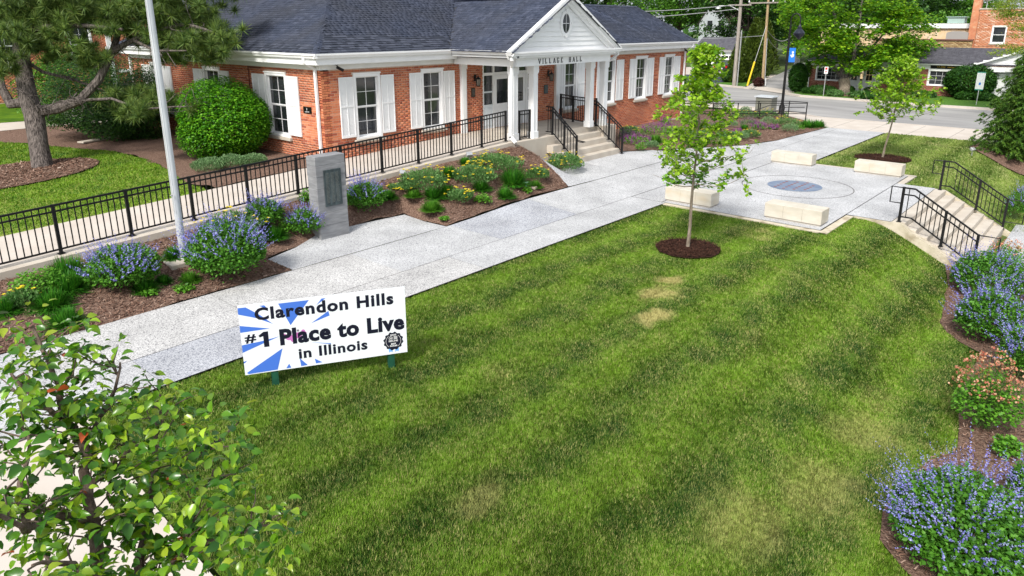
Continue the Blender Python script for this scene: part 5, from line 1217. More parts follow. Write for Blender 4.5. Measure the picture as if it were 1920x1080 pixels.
PR = [
 ('P', 'largest purple patch under the right wing wall', 1236, 254, 62, 233), ('P', 'purple patch beside the right railing of the steps', 1194, 272, 56, 255), ('M', 'faded mauve plant behind the purple patch by the steps', 1176, 262, 30, 245), ('Y', 'yellow plant at the wall next to the steps railing', 1180, 250, 28, 236),
 ('L', 'green tuft at the corner where walk and steps railing meet', 1201, 284, 22, 270), ('L', 'green plant between the two large purple patches', 1202, 258, 32, 243), ('Sl', 'grassy clump in front of the largest purple patch', 1228, 268, 32, 250), ('V', 'grey-green plant at the walk edge below the largest purple patch', 1224, 280, 28, 267),
 ('P', 'dark purple plant far along the right wing wall', 1248, 236, 18, 220), ('L', 'green plant left of the young tree crown', 1262, 262, 40, 240), ('V', 'grey plant seen through the young tree', 1290, 268, 50, 245), ('M', 'mauve plant seen through the young tree', 1330, 250, 46, 228), ('Y', 'yellow patch seen through the young tree', 1318, 262, 40, 244), ('L', 'green mound behind the young tree trunk top', 1345, 276, 40, 252),
 ('P', 'small purple tuft behind the young tree top', 1300, 200, 18, 186), ('V', 'silver cushion plant at the walk edge right of the young tree', 1391, 264, 30, 250), ('Y', 'yellow yarrow right behind the silver cushion', 1408, 260, 30, 242), ('P', 'small magenta patch left of the silver cushion', 1384, 254, 15, 243), ('P', 'purple patch in the middle of the street end of the bed', 1424, 244, 30, 231),
 ('P', 'small purple patch next to the grey shrub', 1451, 244, 20, 235), ('M', 'mauve shrub with a dusty look', 1405, 238, 34, 223), ('S', 'sedge below the mauve shrub', 1396, 243, 18, 231), ('Y', 'long yellow drift by the pipe railing', 1400, 223, 46, 208), ('Y', 'second yellow drift nearer the street lamp', 1440, 222, 34, 206), ('Y', 'tall bright yellow yarrow, brightest of the bed end', 1478, 240, 40, 219),
 ('V', 'broad silver shrub left of the brightest yarrow', 1443, 236, 34, 222), ('V', 'silver shrub right in front of the brightest yarrow', 1482, 250, 32, 234), ('L', 'green shrub right of the silver shrub at the walk', 1500, 247, 20, 233), ('S', 'long low sedge hedge at the street end of the bed', 1515, 240, 36, 225), ('S', 'last sedge at the street end of the bed', 1535, 239, 32, 226),
 ('L', 'small round green shrub by the foot of the street lamp', 1473, 223, 11, 211), ('V', 'silver shrub beside the pipe railing', 1399, 214, 22, 202), ('M', 'mauve bush by the corner of the right wing', 1350, 206, 26, 192), ('Y', 'yellow patch next to the walk edge', 1365, 262, 34, 246), ('V', 'silver plant between yellow patches at the walk', 1372, 240, 24, 228)]
for k, l, a, b_, w_, tp in PR: plant(k, l, a, b_, w_, tp, gr, 1.0)

# small things in the beds
p = G(986, 352); t = MB().lathe((p[0], p[1], p[2]), [(.015, -.05), (.015, .14), (.075, .15), (.075, .165)], 16).build('path_light', mat('verdigris', (.25, .42, .38), rough=.5), smooth=True); tag(t, 'small green disc path light in the mulch near the walk', 'path light')
p = G(1002, 354); t = MB().obox((p[0], p[1], p[2]+.03), (.11, .02, 0), (-.02, .07, 0), (0, 0, .04)).build('stone', mat('pale_stone', (.5, .4, .34)), bevel=.02); tag(t, 'flat pinkish stone lying in the mulch by the disc light', 'stone')

# ---- yard plants at the left
def shrub(label, px, py, wpx, top, m, leaf=.07, dens=9000, name='shrub', cat='shrub', amp=.1, group=None, base=None, shell=.7):
    c, r, h = site(px, py, wpx, top)
    if base is not None: c = np.array(base, float)
    t = thing(name, label, cat, tuple(c), group); P, d = blob(c+np.array([0, 0, h*.5]), (r, r, h*.53), int(dens*1.25), shell, 9, amp*1.3); P[:, 2] = np.maximum(P[:, 2], c[2]+.03)
    leaves('foliage', t, m, P, leaf*rng.uniform(.7, 1.3, len(P)), 'rhomb', .8, axis=d*.6+np.array([0, 0, .5]))
    b = MB()
    for i in range(5):
        a = i*1.3; b.tube(limb_path(c+np.array([.1*math.cos(a), .1*math.sin(a), -.05]), c+np.array([r*.6*math.cos(a), r*.6*math.sin(a), h*.6]), n=3), rad(.03, .012, 4), 5)
    b.build('stems', barkd, t); return t
shrub('big round bright green shrub against the left brick wall', 418, 303, 176, 158, gBox, .072, 30000, amp=.15, shell=.6)
P0 = G(250, 262)
shrub('wide dark green shrub under the pine tree', 180, 264, 205, 125, gDk, .085, 16000, amp=.3, shell=.5)
shrub('dark green shrub at the far end of the left brick wall', 250, 264, 100, 150, gDk, .085, 9000, amp=.3, shell=.45)
shrub('light green bush behind the pine trunk', 120, 232, 180, 80, gMd, .10, 12000, amp=.3, shell=.4)
for i, (a, b_, w_, tp) in enumerate(((388, 326, 60, 300), (432, 318, 60, 294), (472, 312, 50, 293))):
    plant('V', ('left', 'middle', 'right')[i]+' one of the grey-green catmint clumps below the big round shrub', a, b_, w_, tp, 'catmint clumps beside the ramp', 1.6)
p = G(200, 262); t = MB().obox((p[0], p[1], p[2]+.04), (.9, .25, 0), (-.05, .13, 0), (0, 0, .03)).build('stone_slab', conc, bevel=.01); tag(t, 'pale stone slab lying in the mulch under the dark shrub', 'slab')
p = G(112, 318); t = MB().obox((p[0], p[1], p[2]+.05), (.04, 0, 0), (0, .03, 0), (0, 0, .02)).build('stone', mat('pale_stone', (.5, .4, .34)), bevel=.01); tag(t, 'tiny pale pebble in the mulch ring of the pine', 'stone')

# ---- pine tree -------------------------------------------------------------------
pc = G(78, 314); t = thing('pine_tree', 'gnarled pine tree with thick grey trunk in a mulch ring at the left', 'tree', tuple(pc))
DP = lambda x, y, dd=0.: (lambda q: CAM+q*(((pc-CAM) @ fwv+dd)/(q @ fwv)))(ray(x, y))
pl = [pc+np.array([0, 0, -.1]), DP(80, 312), DP(72, 270), DP(64, 215), DP(52, 180), DP(42, 120), DP(36, 60), DP(30, 0), DP(40, -160), DP(60, -330)]
b = MB(); b.tube(pl, [.33, .275, .245, .26, .24, .21, .19, .16, .12, .06], 14)
MBt = b.build('trunk', bark, t, smooth=True)
limbs = [([DP(75, 208), DP(110, 203), DP(150, 188), DP(185, 150), DP(212, 95), DP(222, 60, .2), DP(250, 20, .4), DP(300, -20, .5)], .16), ([DP(55, 190), DP(20, 195), DP(3, 165), DP(-5, 120), DP(-10, 60)], .17),
         ([DP(40, 110), DP(80, 135, .3), DP(140, 150, .5), (DP(200, 172, .3))], .06), ([DP(36, 60), DP(90, 50, -.5), DP(160, 48, -.8), DP(230, 55, -1)], .10), ([DP(33, 30), DP(-20, 20), DP(-60, 10)], .1),
         ([DP(212, 95), DP(250, 75, -.3), DP(300, 55, -.5), DP(350, 45, -.8), DP(400, 60, -.9)], .09), ([DP(150, 188), DP(210, 185, -.4), DP(265, 205, -.6), DP(330, 200, -.8), DP(360, 200, -.9)], .045), ([DP(30, 0), DP(120, -60), DP(250, -90), DP(360, -60)], .12),
         ([DP(250, 75, -.3), DP(290, 95, -.8), DP(350, 95, -1)], .05), ([DP(75, 208, -.3), DP(60, 190, -.6), DP(40, 170, -.8), DP(10, 160, -.9)], .03), ([DP(80, 205, -.3), DP(110, 190, -.6), DP(150, 185, -.8)], .022)]
for pts, r0 in limbs: MB().tube(pts, rad(r0, r0*.35, len(pts)), 8).build('limb', bark, t, smooth=True)
tw = MB()
for i in range(90):
    pts, r0 = limbs[rnd.choice([0, 2, 3, 5, 5, 6, 6, 8, 9, 10])]; k = rnd.randrange(len(pts)-1); a = pts[k]+(pts[k+1]-pts[k])*rnd.random(); e = a+rng.normal(0, .38, 3)+np.array([0, 0, -.05]); tw.tube(limb_path(a, e, .03, .18, 4), rad(.014, .004, 5), 4)
tag(tw.build('twigs', bark, t), kind='stuff')
cl = [(20, 25, 60), (60, 45, 50), (110, 20, 55), (90, 70, 45), (40, 75, 45), (10, 60, 40), (130, 40, 40), (95, 100, 35), (60, 20, 60), (165, 25, 40), (175, 40, 30), (0, 110, 30), (230, 25, 55), (262, 35, 50), (240, 50, 40), (205, 10, 50), (310, 20, 50), (345, 40, 55), (300, 50, 45), (385, 60, 50), (405, 85, 42), (360, 85, 50), (320, 78, 40), (420, 70, 25),
      (345, 110, 32), (395, 108, 28), (310, 100, 25), (300, 75, 35), (262, 70, 30), (150, 100, 40), (170, 115, 30), (190, 105, 30), (230, 190, 32), (262, 205, 32), (285, 190, 30), (250, 215, 30), (275, 175, 25), (312, 190, 20), (368, 202, 13), (245, 175, 20), (20, -20, 70), (120, -30, 70), (220, -30, 70), (320, -30, 70), (400, -20, 60), (-30, 40, 60), (380, 30, 55), (330, 5, 60), (140, 0, 60), (60, 0, 60), (200, 60, 25), (5, 130, 28), (280, 10, 50), (120, 60, 35)]
Pn, Yn = [], []
for x_, y_, rpx in cl:
    c = DP(x_, y_, rnd.uniform(-1.0, .5)); R_ = rpx*1.0/FPX*((c-CAM) @ fwv)
    for k in range(int(5+rpx*rpx*.0085)):
        q = c+rng.normal(0, 1, 3)*R_*np.array([.45, .45, .30]); n_ = 105; d = rng.normal(size=(n_, 3)); d[:, 2] += .5; d /= np.linalg.norm(d, axis=1)[:, None]
        Pn.append(np.repeat(q[None], n_, 0)+d*.01); Yn.append(d)
Pn, Yn = np.concatenate(Pn), np.concatenate(Yn)
tvn = LEAF['needle']; LEAF['fatneedle'] = (np.array([(-.035, 0, 0), (.035, 0, 0), (0, 1, 0)]), np.array([(0, 1, 2)]))
leaves('needles', t, gPn, Pn, .27*rng.uniform(.7, 1.2, len(Pn)), 'fatneedle', 1, y=Yn)

# ================================================================== YOUNG TREES
def youngtree(label, base, height, rpx, low, nl, m=gYo, single=0, leaf=.075, trunk_r=.038, mulch_r=.6, seed=1, group=None, lean=(0, 0)):
    r_ = random.Random(seed); c = np.array([base[0], base[1], float(T(base[0], base[1]))]); t = thing('young_tree', label, 'tree', tuple(c), group)
    top = c+np.array([lean[0], lean[1], height]); tp = [c+(top-c)*k/8+np.array([r_.uniform(-.02, .02), r_.uniform(-.02, .02), 0])*(k > 0) for k in range(9)]
    MB().tube([c+np.array([0, 0, -.1])]+tp, [trunk_r*1.25, trunk_r*1.15]+[trunk_r*(1-k/8.6) for k in range(1, 9)], 10).build('trunk', barkyoung, t, smooth=True)
    br = MB(); pts = []; dirs = []; nb = 38
    for i in range(nb):
        f = low+(.97-low)*(i/(nb-1)); a = i*2.4+r_.uniform(-.3, .3); g0 = (f-low)/(1-low); ln = rpx*float(np.interp(g0, [0, .12, .35, .7, 1], [1.15, 1.32, 1.12, .55, .16]))*r_.uniform(.8, 1.15)
        up = .55+.7*f; p0 = c+(top-c)*f; d = np.array([math.cos(a), math.sin(a), up*(.45+.6*g0)]); p1 = p0+d*ln*np.array([1, 1, .75]); path = limb_path(p0, p1, -.05, .05, 5); br.tube(path, rad(.013*(1.2-f), .003, 6), 5)
        for k in range(7):
            t0 = r_.uniform(.25, 1); q0 = p0+(p1-p0)*t0; q1 = q0+np.array([r_.gauss(0, 1), r_.gauss(0, 1), r_.gauss(.25, .7)])*ln*.24
            br.tube(limb_path(q0, q1, 0, .08, 2), rad(.005, .002, 3), 4)
            for _ in range(max(1, int(nl/nb/7))): s = r_.uniform(.2, 1.1); pts.append(q0+(q1-q0)*s+np.array([r_.gauss(0, .03) for _ in range(3)]))
    br.build('branches', barkyoung, t, smooth=True); pts = np.array(pts); sz = leaf*rng.uniform(.6, 1.25, len(pts))
    if single:
        og = np.array(ORG[t.name]); tones = singleleafs('lobed', [(.08, .22, .01), (.14, .34, .015), (.24, .48, .03)], 'oak'); 
        for i in range(single): link('leaf', tones[i % len(tones)], t, pts[i]-og, (rnd.uniform(-.7, .7), rnd.uniform(-.7, .7), rnd.uniform(0, 2*PI)), (sz[i],)*3)
        sel = pts[single:]; leaves('leaves', t, m, sel, sz[single:], 'lobed', .9)
    else: leaves('leaves', t, m, pts, sz, 'lobed', .9)
    if mulch_r:
        n = 26; rg = [(c[0]+mulch_r*rnd.uniform(.96, 1.04)*math.cos(2*PI*k/n), c[1]+mulch_r*rnd.uniform(.96, 1.04)*math.sin(2*PI*k/n)) for k in range(n)]
        sheet('mulch_ring', rg, mulchdark, .02, .2, zf=lambda x, y: T(x, y)+.045*np.clip(1-np.hypot(x-c[0], y-c[1])/mulch_r, 0, 1)-.0)
        chipsheet('mulch_chips', rg, int(4200*mulch_r*mulch_r), chipsdark, .03, .045)
    return t
_sl = {}
def singleleafs(shape, cols, key):
    if key in _sl: return _sl[key]
    out = []; tv, tf = LEAF[shape]
    for i, cc in enumerate(cols):
        m = mat('%s_leaf_tone_%s' % (key, 'abcdef'[i]), cc, tuple(q*1.35 for q in cc), scale=20, rough=.3 if key == 'pear' else .42, spec=.5, trans=.4)
        me = bpy.data.meshes.new('leaf'); me.from_pydata([tuple(v) for v in tv], [], [tuple(int(k) for k in f) for f in tf]); me.materials.append(m)
        if key == 'pear': me.polygons.foreach_set('use_smooth', [True]*len(me.polygons))
        out.append(me)
    _sl[key] = out; return out
youngtree('slender young tree with bright leaves in a dark mulch ring on the lawn', (13.15, 6.55), 4.15, .80, .31, 5000, single=300, seed=4, mulch_r=.68, leaf=.088, lean=(.02, -.05))
youngtree('far young tree behind the stone bench, leaning slightly', (27.3, 6.35), 3.4, .95, .40, 5200, seed=8, mulch_r=.9, leaf=.095, lean=(.12, -.3))

# ================================================================== FOREGROUND TREE
t = thing('pear_tree', 'leafy young tree with glossy green leaves close by at the lower left', 'tree', (.62, 1.75, -.1))
og = np.array(ORG[t.name])
def Q(x, y, d): return PD(x, y, d)
base = np.array([.60, 1.70, -.1])
stems = [([base, np.array([.56, 1.80, 1.6]), Q(190, 1120, 2.45), Q(175, 980, 2.5), Q(160, 915, 2.55), Q(150, 830, 2.6), Q(125, 790, 2.65), Q(105, 720, 2.7), Q(86, 665, 2.75), Q(60, 612, 2.8)], .022),
         ([np.array([.56, 1.80, 1.6]), Q(265, 1120, 2.5), Q(270, 1010, 2.6), Q(290, 900, 2.75), Q(296, 800, 2.85), Q(300, 740, 2.9)], .019),
         ([Q(265, 1120, 2.5), Q(340, 1040, 2.5), Q(420, 1000, 2.55), Q(500, 985, 2.6)], .012), ([Q(290, 900, 2.75), Q(350, 860, 2.8), Q(400, 840, 2.8), Q(440, 800, 2.85)], .010),
         ([Q(175, 980, 2.5), Q(120, 960, 2.4), Q(50, 990, 2.3), Q(-20, 960, 2.2)], .016), ([Q(160, 915, 2.55), Q(220, 870, 2.6), Q(270, 830, 2.7)], .010), ([Q(125, 790, 2.65), Q(70, 760, 2.6), Q(20, 700, 2.6)], .010), ([Q(150, 830, 2.6), Q(190, 780, 2.7), Q(215, 730, 2.75), Q(225, 680, 2.8)], .009),
         ([Q(190, 1120, 2.45), Q(130, 1060, 2.3), Q(60, 1060, 2.2)], .012), ([Q(270, 1010, 2.6), Q(210, 930, 2.6), Q(195, 860, 2.65)], .008), ([Q(50, 990, 2.3), Q(40, 900, 2.4), Q(60, 850, 2.5), Q(40, 800, 2.5)], .010), ([Q(340, 1040, 2.5), Q(380, 930, 2.65), Q(400, 880, 2.7)], .008)]
for i, (pts, r0) in enumerate(stems):
    pp = []; r0 = r0*1.05
    for a, b in zip(pts, pts[1:]): pp += [a+(b-a)*k/3+rng.normal(0, .006, 3) for k in range(3)]
    pp.append(pts[-1]); MB().tube(pp, rad(r0, max(.0035, r0*.25), len(pp)), 8).build('trunk' if i == 0 else 'branch', barktw, t, smooth=True)
tw = MB(); LP, LD = [], []
def cluster(p, n, spread):
    for _ in range(n):
        d = rng.normal(size=3); d[2] = d[2]*.6+.1; d /= np.linalg.norm(d); LP.append(p+d*spread*rnd.uniform(.1, 1)); LD.append(d*np.array([1, 1, .6])+np.array([0, 0, -.25]))
twigs = []
for pts, r0 in stems[:]:
    seg = list(zip(pts, pts[1:]))
    for a, b in seg[(2 if len(pts) > 8 else 0):]:
        L_ = np.linalg.norm(b-a)
        for k in range(max(3, int(L_/.025))):
            p = a+(b-a)*rnd.random(); v = rng.normal(size=3); v[2] = abs(v[2])*.6; v /= np.linalg.norm(v); e = p+v*rnd.uniform(.05, .17)
            tw.tube(limb_path(p, e, .02, .06, 3), rad(.0032, .0016, 4), 5); cluster(e, rnd.randint(5, 9), .034); cluster((p+e)/2, 3, .03)
tag(tw.build('twigs', barktw, t), kind='stuff')
extra = [(60, 605), (45, 650), (25, 690), (60, 700), (120, 680), (140, 700), (20, 740), (80, 745), (170, 740), (300, 730), (320, 745), (290, 760), (340, 790), (400, 790), (430, 800), (440, 830), (420, 850), (370, 820), (330, 850), (250, 790), (210, 800), (160, 790), (110, 800), (60, 800), (20, 800), (380, 900), (340, 930), (300, 960), (420, 960), (470, 980), (500, 960), (530, 990), (520, 1020), (480, 1040), (430, 1050), (380, 1020), (320, 1050), (260, 880), (220, 900), (100, 860), (50, 870), (20, 930), (60, 960), (110, 990), (40, 1040), (100, 1060), (20, 1070), (150, 1060), (320, 900), (450, 1010), (400, 1070), (500, 1070), (350, 980), (240, 960), (200, 740), (150, 660)]
for x_, y_ in extra:
    p = Q(x_+rnd.uniform(-8, 8), y_+rnd.uniform(-8, 8), 2.25+.5*(1-(y_-600)/480)+rnd.uniform(-.15, .15)); cluster(p, 13, .08)
LP, LD = np.array(LP), np.array(LD); order = rng.permutation(len(LP)); LP, LD = LP[order], LD[order]
sz = .036*rng.uniform(.6, 1.25, len(LP))
tones = singleleafs('pear', [(.03, .11, .008), (.07, .20, .01), (.15, .32, .015), (.32, .48, .03), (.50, .10, .03), (.05, .15, .01)], 'pear')
for i in range(300):
    Yv = Vector(LD[i]).normalized(); Zv_ = Vector((rnd.gauss(0, .5), rnd.gauss(0, .5), 1)); Zv_ = (Zv_-Yv*Zv_.dot(Yv)).normalized(); Xv = Yv.cross(Zv_)
    M_ = Matrix((Xv, Yv, Zv_)).transposed(); r_ = rnd.random(); me = tones[4] if r_ < .06 else tones[3] if r_ < .3 else tones[(0, 1, 2, 5)[rnd.randrange(4)]]
    link('leaf', me, t, LP[i]-og, M_.to_euler(), (sz[i],)*3)
lo = leaves('leaves', t, gPr, LP[300:], sz[300:], 'pear', .7, y=LD[300:])
lo.data.polygons.foreach_set('use_smooth', [True]*len(lo.data.polygons))

# ================================================================== STREET SIDE
brickflat = mat('far_brick', (.30, .09, .055), (.20, .055, .035), scale=2.5, rough=.95, col3=(.42, .20, .13), scale3=7, c3range=(.5, .75))
# brick ordering for far walls: real courses come from a cheap joined set of bricks
def farbricks(part, o, u, n, width, z0, z1, holes, hh=.11, ll=.36, m=None):
    global CH, BL, brick
    c0, b0, k0 = CH, BL, brick; CH, BL = hh, ll; brick = m or brick; brickwall(part, o, u, n, width, z0, z1, holes, lift=.015); CH, BL, brick = c0, b0, k0
brickor = mat('weathered_orange_brick', (.5, .2, .1), rough=.95, island_cols=[(.52, .20, .10), (.62, .30, .18), (.56, .24, .13), (.70, .48, .36), (.48, .17, .09)])
brickye = mat('weathered_yellow_brick', (.4, .3, .15), rough=.95, island_cols=[(.46, .34, .18), (.36, .24, .11), (.52, .40, .24), (.24, .14, .07), (.42, .30, .16)])
brickbr = mat('brown_red_brick', (.3, .1, .07), rough=.95, island_cols=[(.30, .10, .07), (.38, .14, .10), (.24, .08, .055), (.42, .20, .15)])
SX = 54.9
shop = thing('brick_shop', 'low brick shop row with grey roof and white framed shop windows across the street', 'shop', (58, 12, 0))
sh_holes = [(.49, 2.36, .66, 1.66), (4.75, 5.9, .66, 1.66), (7.85, 9.9, .66, 1.72)]
yS = 18.59
sw = wallslab('front_wall', (SX, yS, 0), (0, -1, 0), (-1, 0, 0), 10.4, -.1, 2.0, [(a, b, c, d) for a, b, c, d in sh_holes]+[(2.75, 4.62, -.05, 1.85)], shop)
farbricks(sw, (SX, yS, 0), (0, -1, 0), (-1, 0, 0), 10.4, 0, 1.9, [(a, b, c, d) for a, b, c, d in sh_holes]+[(2.6, 4.7, -.05, 2.0)], .075, .23, brickbr)
for (a, b, c, d), cl_ in zip(sh_holes, (5, 3, 5)): window(shop, (SX, yS, 0), (0, -1, 0), (-1, 0, 0), a, b, c, d, cols=cl_, rows=3, sill=False, blinds=False, hung=False, gm=glassd)
MB().box(SX-.06, SX+.02, yS-10.3, yS, 1.75, 2.05).box(SX-.35, SX+.02, yS-10.3, yS+.05, 2.052, 2.12).box(SX-.05, SX-.012, yS-2.75, yS-2.62, 0, 1.75).box(SX-.05, SX-.012, yS-4.72, yS-4.6, 0, 1.75).build('white_trim', white, shop)
MB().box(SX-.06, SX-.015, yS-.08, yS-.02, -.0, 1.74).build('downspout', white, shop)
for a in (2.78, 3.78):
    b = MB(); b.box(SX-.02, SX+.03, yS-a-.82, yS-a, -.03, .8).box(SX-.02, SX+.03, yS-a-.82, yS-a-.62, .8, 1.6).box(SX-.02, SX+.03, yS-a-.2, yS-a, .8, 1.6).box(SX-.02, SX+.03, yS-a-.82, yS-a, 1.6, 1.82)
    d_ = b.build('door', white, shop)
    for i in range(2):
        for j in range(2): MB().box(SX+.0, SX+.006, yS-a-.61+i*.205, yS-a-.61+i*.205+.19, .82+j*.39, .82+j*.39+.37).build('pane', glassd, d_)
b = MB().box(SX-.03, SX-.021, yS-4.45, yS-4.2, .62, .67).build('mail_slot', black, shop)
rfm = mat('far_shingle', (.07, .07, .085), (.11, .11, .13), scale=3, rough=.95, bump=.4, bscale=30, col3=(.05, .05, .06), scale3=12)
rb = MB(); xe_ = SX-.4; rb.add([(xe_, yS+.2, 2.12), (xe_, yS-14, 2.12), (xe_+4.2, yS-14, 3.08), (xe_+4.2, yS-1.2, 3.08)], [(0, 1, 2, 3)]); rb.add([(xe_, yS+.2, 2.12), (xe_+4.2, yS-1.2, 3.08), (xe_+9, yS+.2, 2.12)], [(0, 1, 2)])
rb.build('roof', rfm, shop)
cr = MB()
for i in range(30):
    f_ = i/30; y0_ = yS+.2-1.4*f_; cr.prism([(0, 0), (0, 1)], (0, 0, 0), (1, 0, 0), (0, 1, 0), (0, 0, 0), (0, 0, 0)) if False else cr.bar((xe_+4.2*f_+.02, y0_-.05, 2.13+.96*f_), (xe_+4.2*f_+.02, yS-14, 2.13+.96*f_), .012, .03)
tag(cr.build('shingle_courses', rfm, shop), kind='stuff')
MB().box(SX, SX+9, yS-.02, yS+.0, 0, 2.1).build('side_wall', brickflat, shop)
# white gabled unit at the right of the row
gy0, gy1 = yS-10.3, yS-17.5
b = MB().prism([(0, 2.05), (-7.2, 2.05), (-3.6, 3.35)], (SX-.1, gy0, 0), (0, 1, 0), (0, 0, 1), (0, 0, 0), (3, 0, 0)); gbl = b.build('white_gable', whitedull, shop)
for i in range(9):
    z = 2.08+i*.18; w_ = 3.6*(1-(z-2.05)/1.3)
    if w_ > .2: MB().box(SX-.13, SX-.105, gy0-3.6-w_, gy0-3.6+w_, z, z+.165).build('siding_board', white, gbl)
MB().bar((SX-.25, gy0+.25, 1.97), (SX-.25, gy0-3.6, 3.42), .3, .09).bar((SX-.25, gy0-3.6, 3.42), (SX-.25, gy0-7.4, 1.97), .3, .09).box(SX-.3, SX-.11, gy0-7.3, gy0+.1, 1.72, 2.04).build('rake_board', white, shop)
rb = MB().add([(SX-.4, gy0+.3, 2.0), (SX+5, gy0+.3, 2.2), (SX+5, gy0-3.6, 3.52), (SX-.4, gy0-3.6, 3.46), (SX-.4, gy0-7.5, 2.0), (SX+5, gy0-7.5, 2.2)], [(0, 1, 2, 3), (3, 2, 5, 4)]); rb.build('roof', rfm, shop)
MB().box(SX+.2, SX+.3, gy1, gy0, 0, 1.72).build('recessed_wall', mat('white_wall', (.5, .52, .53)), shop)
for a in (10.5, 12.4): window(shop, (SX+.19, yS, 0), (0, -1, 0), (-1, 0, 0), a, a+.95, .5, 1.6, cols=2, rows=2, sill=False, blinds=False, hung=False, gm=glassd)
MB().box(SX+.14, SX+.19, yS-12.2, yS-11.6, .0, 1.6).build('door', white, shop)
# shop signs
V, f_ = textmesh('17-702  Gallery', 1.1, .12, .02); t = MB().box(SX-.10, SX-.065, yS-9.85, yS-7.95, 1.80, 2.0).build('shop_sign', mat('sign_black', (.012, .012, .012))); tag(t, 'long black sign board with gold lettering above the right shop window', 'shop sign')
glyphs(V, f_, mat('gold_lettering', (.55, .35, .05)), t, (SX-.10, yS-8.35, 1.84), (0, -1, 0), (0, 0, 1), (-1, 0, 0), .004)
t = MB().box(SX-.35, SX-.32, gy0-5.9, gy0-1.9, 1.76, 1.98).build('shop_sign', mat('white_sign', (.7, .7, .7))); tag(t, 'white sign board lettered for law offices under the white gable', 'shop sign')
V, f_ = textmesh('Law Offices of Alan', 3.2, .13, .01); glyphs(V, f_, mat('sign_black', (.012, .012, .012)), t, (SX-.35, gy0-2.3, 1.80), (0, -1, 0), (0, 0, 1), (-1, 0, 0), .004)
# ivy
P = np.column_stack([np.full(2600, SX-.1)+rng.normal(0, .07, 2600), yS+.1+rng.normal(0, .12, 2600), rng.uniform(.9, 3.1, 2600)]); P[:, 0] += np.maximum(0, P[:, 2]-2.05)*2.3
P2 = np.column_stack([np.full(1500, SX-.28)+rng.normal(0, .06, 1500), yS-rng.random(1500)*2.8, 2.04+rng.normal(0, .05, 1500)])
t = thing('ivy', 'green ivy climbing the left corner and eave of the shop', 'ivy', (SX-.1, yS, 0)); leaves('foliage', t, gMd, np.concatenate([P, P2]), .11, 'rhomb', 1.2)
# taller buildings behind
bb = thing('brick_building', 'two storey orange brick building with chimney behind the shop', 'building', (70, 6, 0))
bf = mat('orange_brick', (.55, .24, .13), (.46, .18, .10), scale=3, rough=.95, col3=(.55, .33, .2), scale3=5, c3range=(.5, .7))
W0 = wallslab('front_wall', (66.8, 10.2, 0), (0, -1, 0), (-1, 0, 0), 9, 0, 5.75, [(1.02, 1.95, 3.25, 4.50)], bb, m=bf); farbricks(W0, (66.8, 10.2, 0), (0, -1, 0), (-1, 0, 0), 9, 3.0, 5.6, [(.98, 2.0, 3.1, 4.6)], .09, .28, brickor)
window(bb, (66.8, 10.2, 0), (0, -1, 0), (-1, 0, 0), 1.0, 1.97, 3.23, 4.53, cols=1, rows=1, sill=True, blinds=False)
MB().box(66.75, 72, 1.2, 10.25, 5.752, 5.85).build('coping', conc, bb); MB().box(66.9, 72, 10.1, 10.2, 0, 5.7).build('side_wall', bf, bb)
MB().box(66.9, 67.5, 10.21, 10.75, 0, 6.6).build('chimney', bf, bb); MB().box(66.85, 67.55, 10.16, 10.8, 6.6, 6.72).build('chimney_cap', conc, bb)
t = MB().lathe((66.95, 9.85, 6.35), [(.02, 0), (.18, .05), (.26, .14)], 16).tube([(66.95, 9.85, 5.85), (66.95, 9.85, 6.36)], .03, 6).build('satellite_dish', galv, smooth=True); tag(t, 'grey satellite dish on the roof edge of the orange brick building', 'satellite dish')
cb = thing('cream_building', 'flat roofed cream building with white parapet behind the shop roof', 'building', (69, 15, 0)); crm = mat('cream_render', (.62, .47, .28), (.55, .40, .24), scale=1, rough=.9, col3=(.66, .55, .42), scale3=2)
MB().box(68.5, 76, 10.9, 22.5, 0, 4.35).build('wall', crm, cb); MB().box(68.3, 76.1, 10.88, 22.7, 4.352, 4.72).build('parapet', white, cb)
yb = mat('yellow_brick', (.36, .26, .13), (.27, .18, .09), scale=4, rough=.95, col3=(.18, .1, .06), scale3=8)
ob = thing('yellow_brick_building', 'low yellow brick building with dark coping and arched pediment behind the shop roof', 'building', (66, 12, 0))
ow_ = wallslab('wall', (66.4, 17.5, 0), (0, -1, 0), (-1, 0, 0), 7.2, 0, 3.42, [], ob, m=yb); farbricks(ow_, (66.4, 17.5, 0), (0, -1, 0), (-1, 0, 0), 7.2, 2.6, 3.4, [], .09, .28, brickye); MB().box(66.3, 66.75, 10.26, 17.6, 3.422, 3.52).build('coping', mat('brown_coping', (.15, .07, .055)), ob)
arc = [(-.75, 0), (.75, 0), (.75, .48)]+[(.75*math.cos(a), .48+.16*math.sin(a)) for a in np.linspace(.15, PI-.15, 9)]+[(-.75, .48)]
MB().prism(arc, (66.35, 11.4, 3.5), (0, 1, 0), (0, 0, 1), (0, 0, 0), (.2, 0, 0)).build('pediment', mat('grey_render', (.3, .28, .27)), ob)
t = MB().box(68.4, 69.4, 11.4, 12.6, 4.75, 5.2).box(68.3, 69.5, 11.3, 12.7, 5.202, 5.26).build('roof_unit', mat('pale_green_metal', (.35, .48, .45), rough=.5)); tag(t, 'pale green air conditioning unit on the cream building roof', 'air conditioner')
hs_ = thing('far_house', 'small far house gable peeping over the cream building roof', 'house', (80, 20, 0)); MB().prism([(-1.6, 4.8), (1.6, 4.8), (0, 5.6)], (80, 19, 0), (0, 1, 0), (0, 0, 1), (0, 0, 0), (3, 0, 0)).build('gable', mat('tan_siding', (.35, .22, .15)), hs_)
MB().bar((79.9, 17.2, 4.75), (79.9, 19, 5.65), .3, .1).bar((79.9, 19, 5.65), (79.9, 20.8, 4.75), .3, .1).build('rake_board', white, hs_)

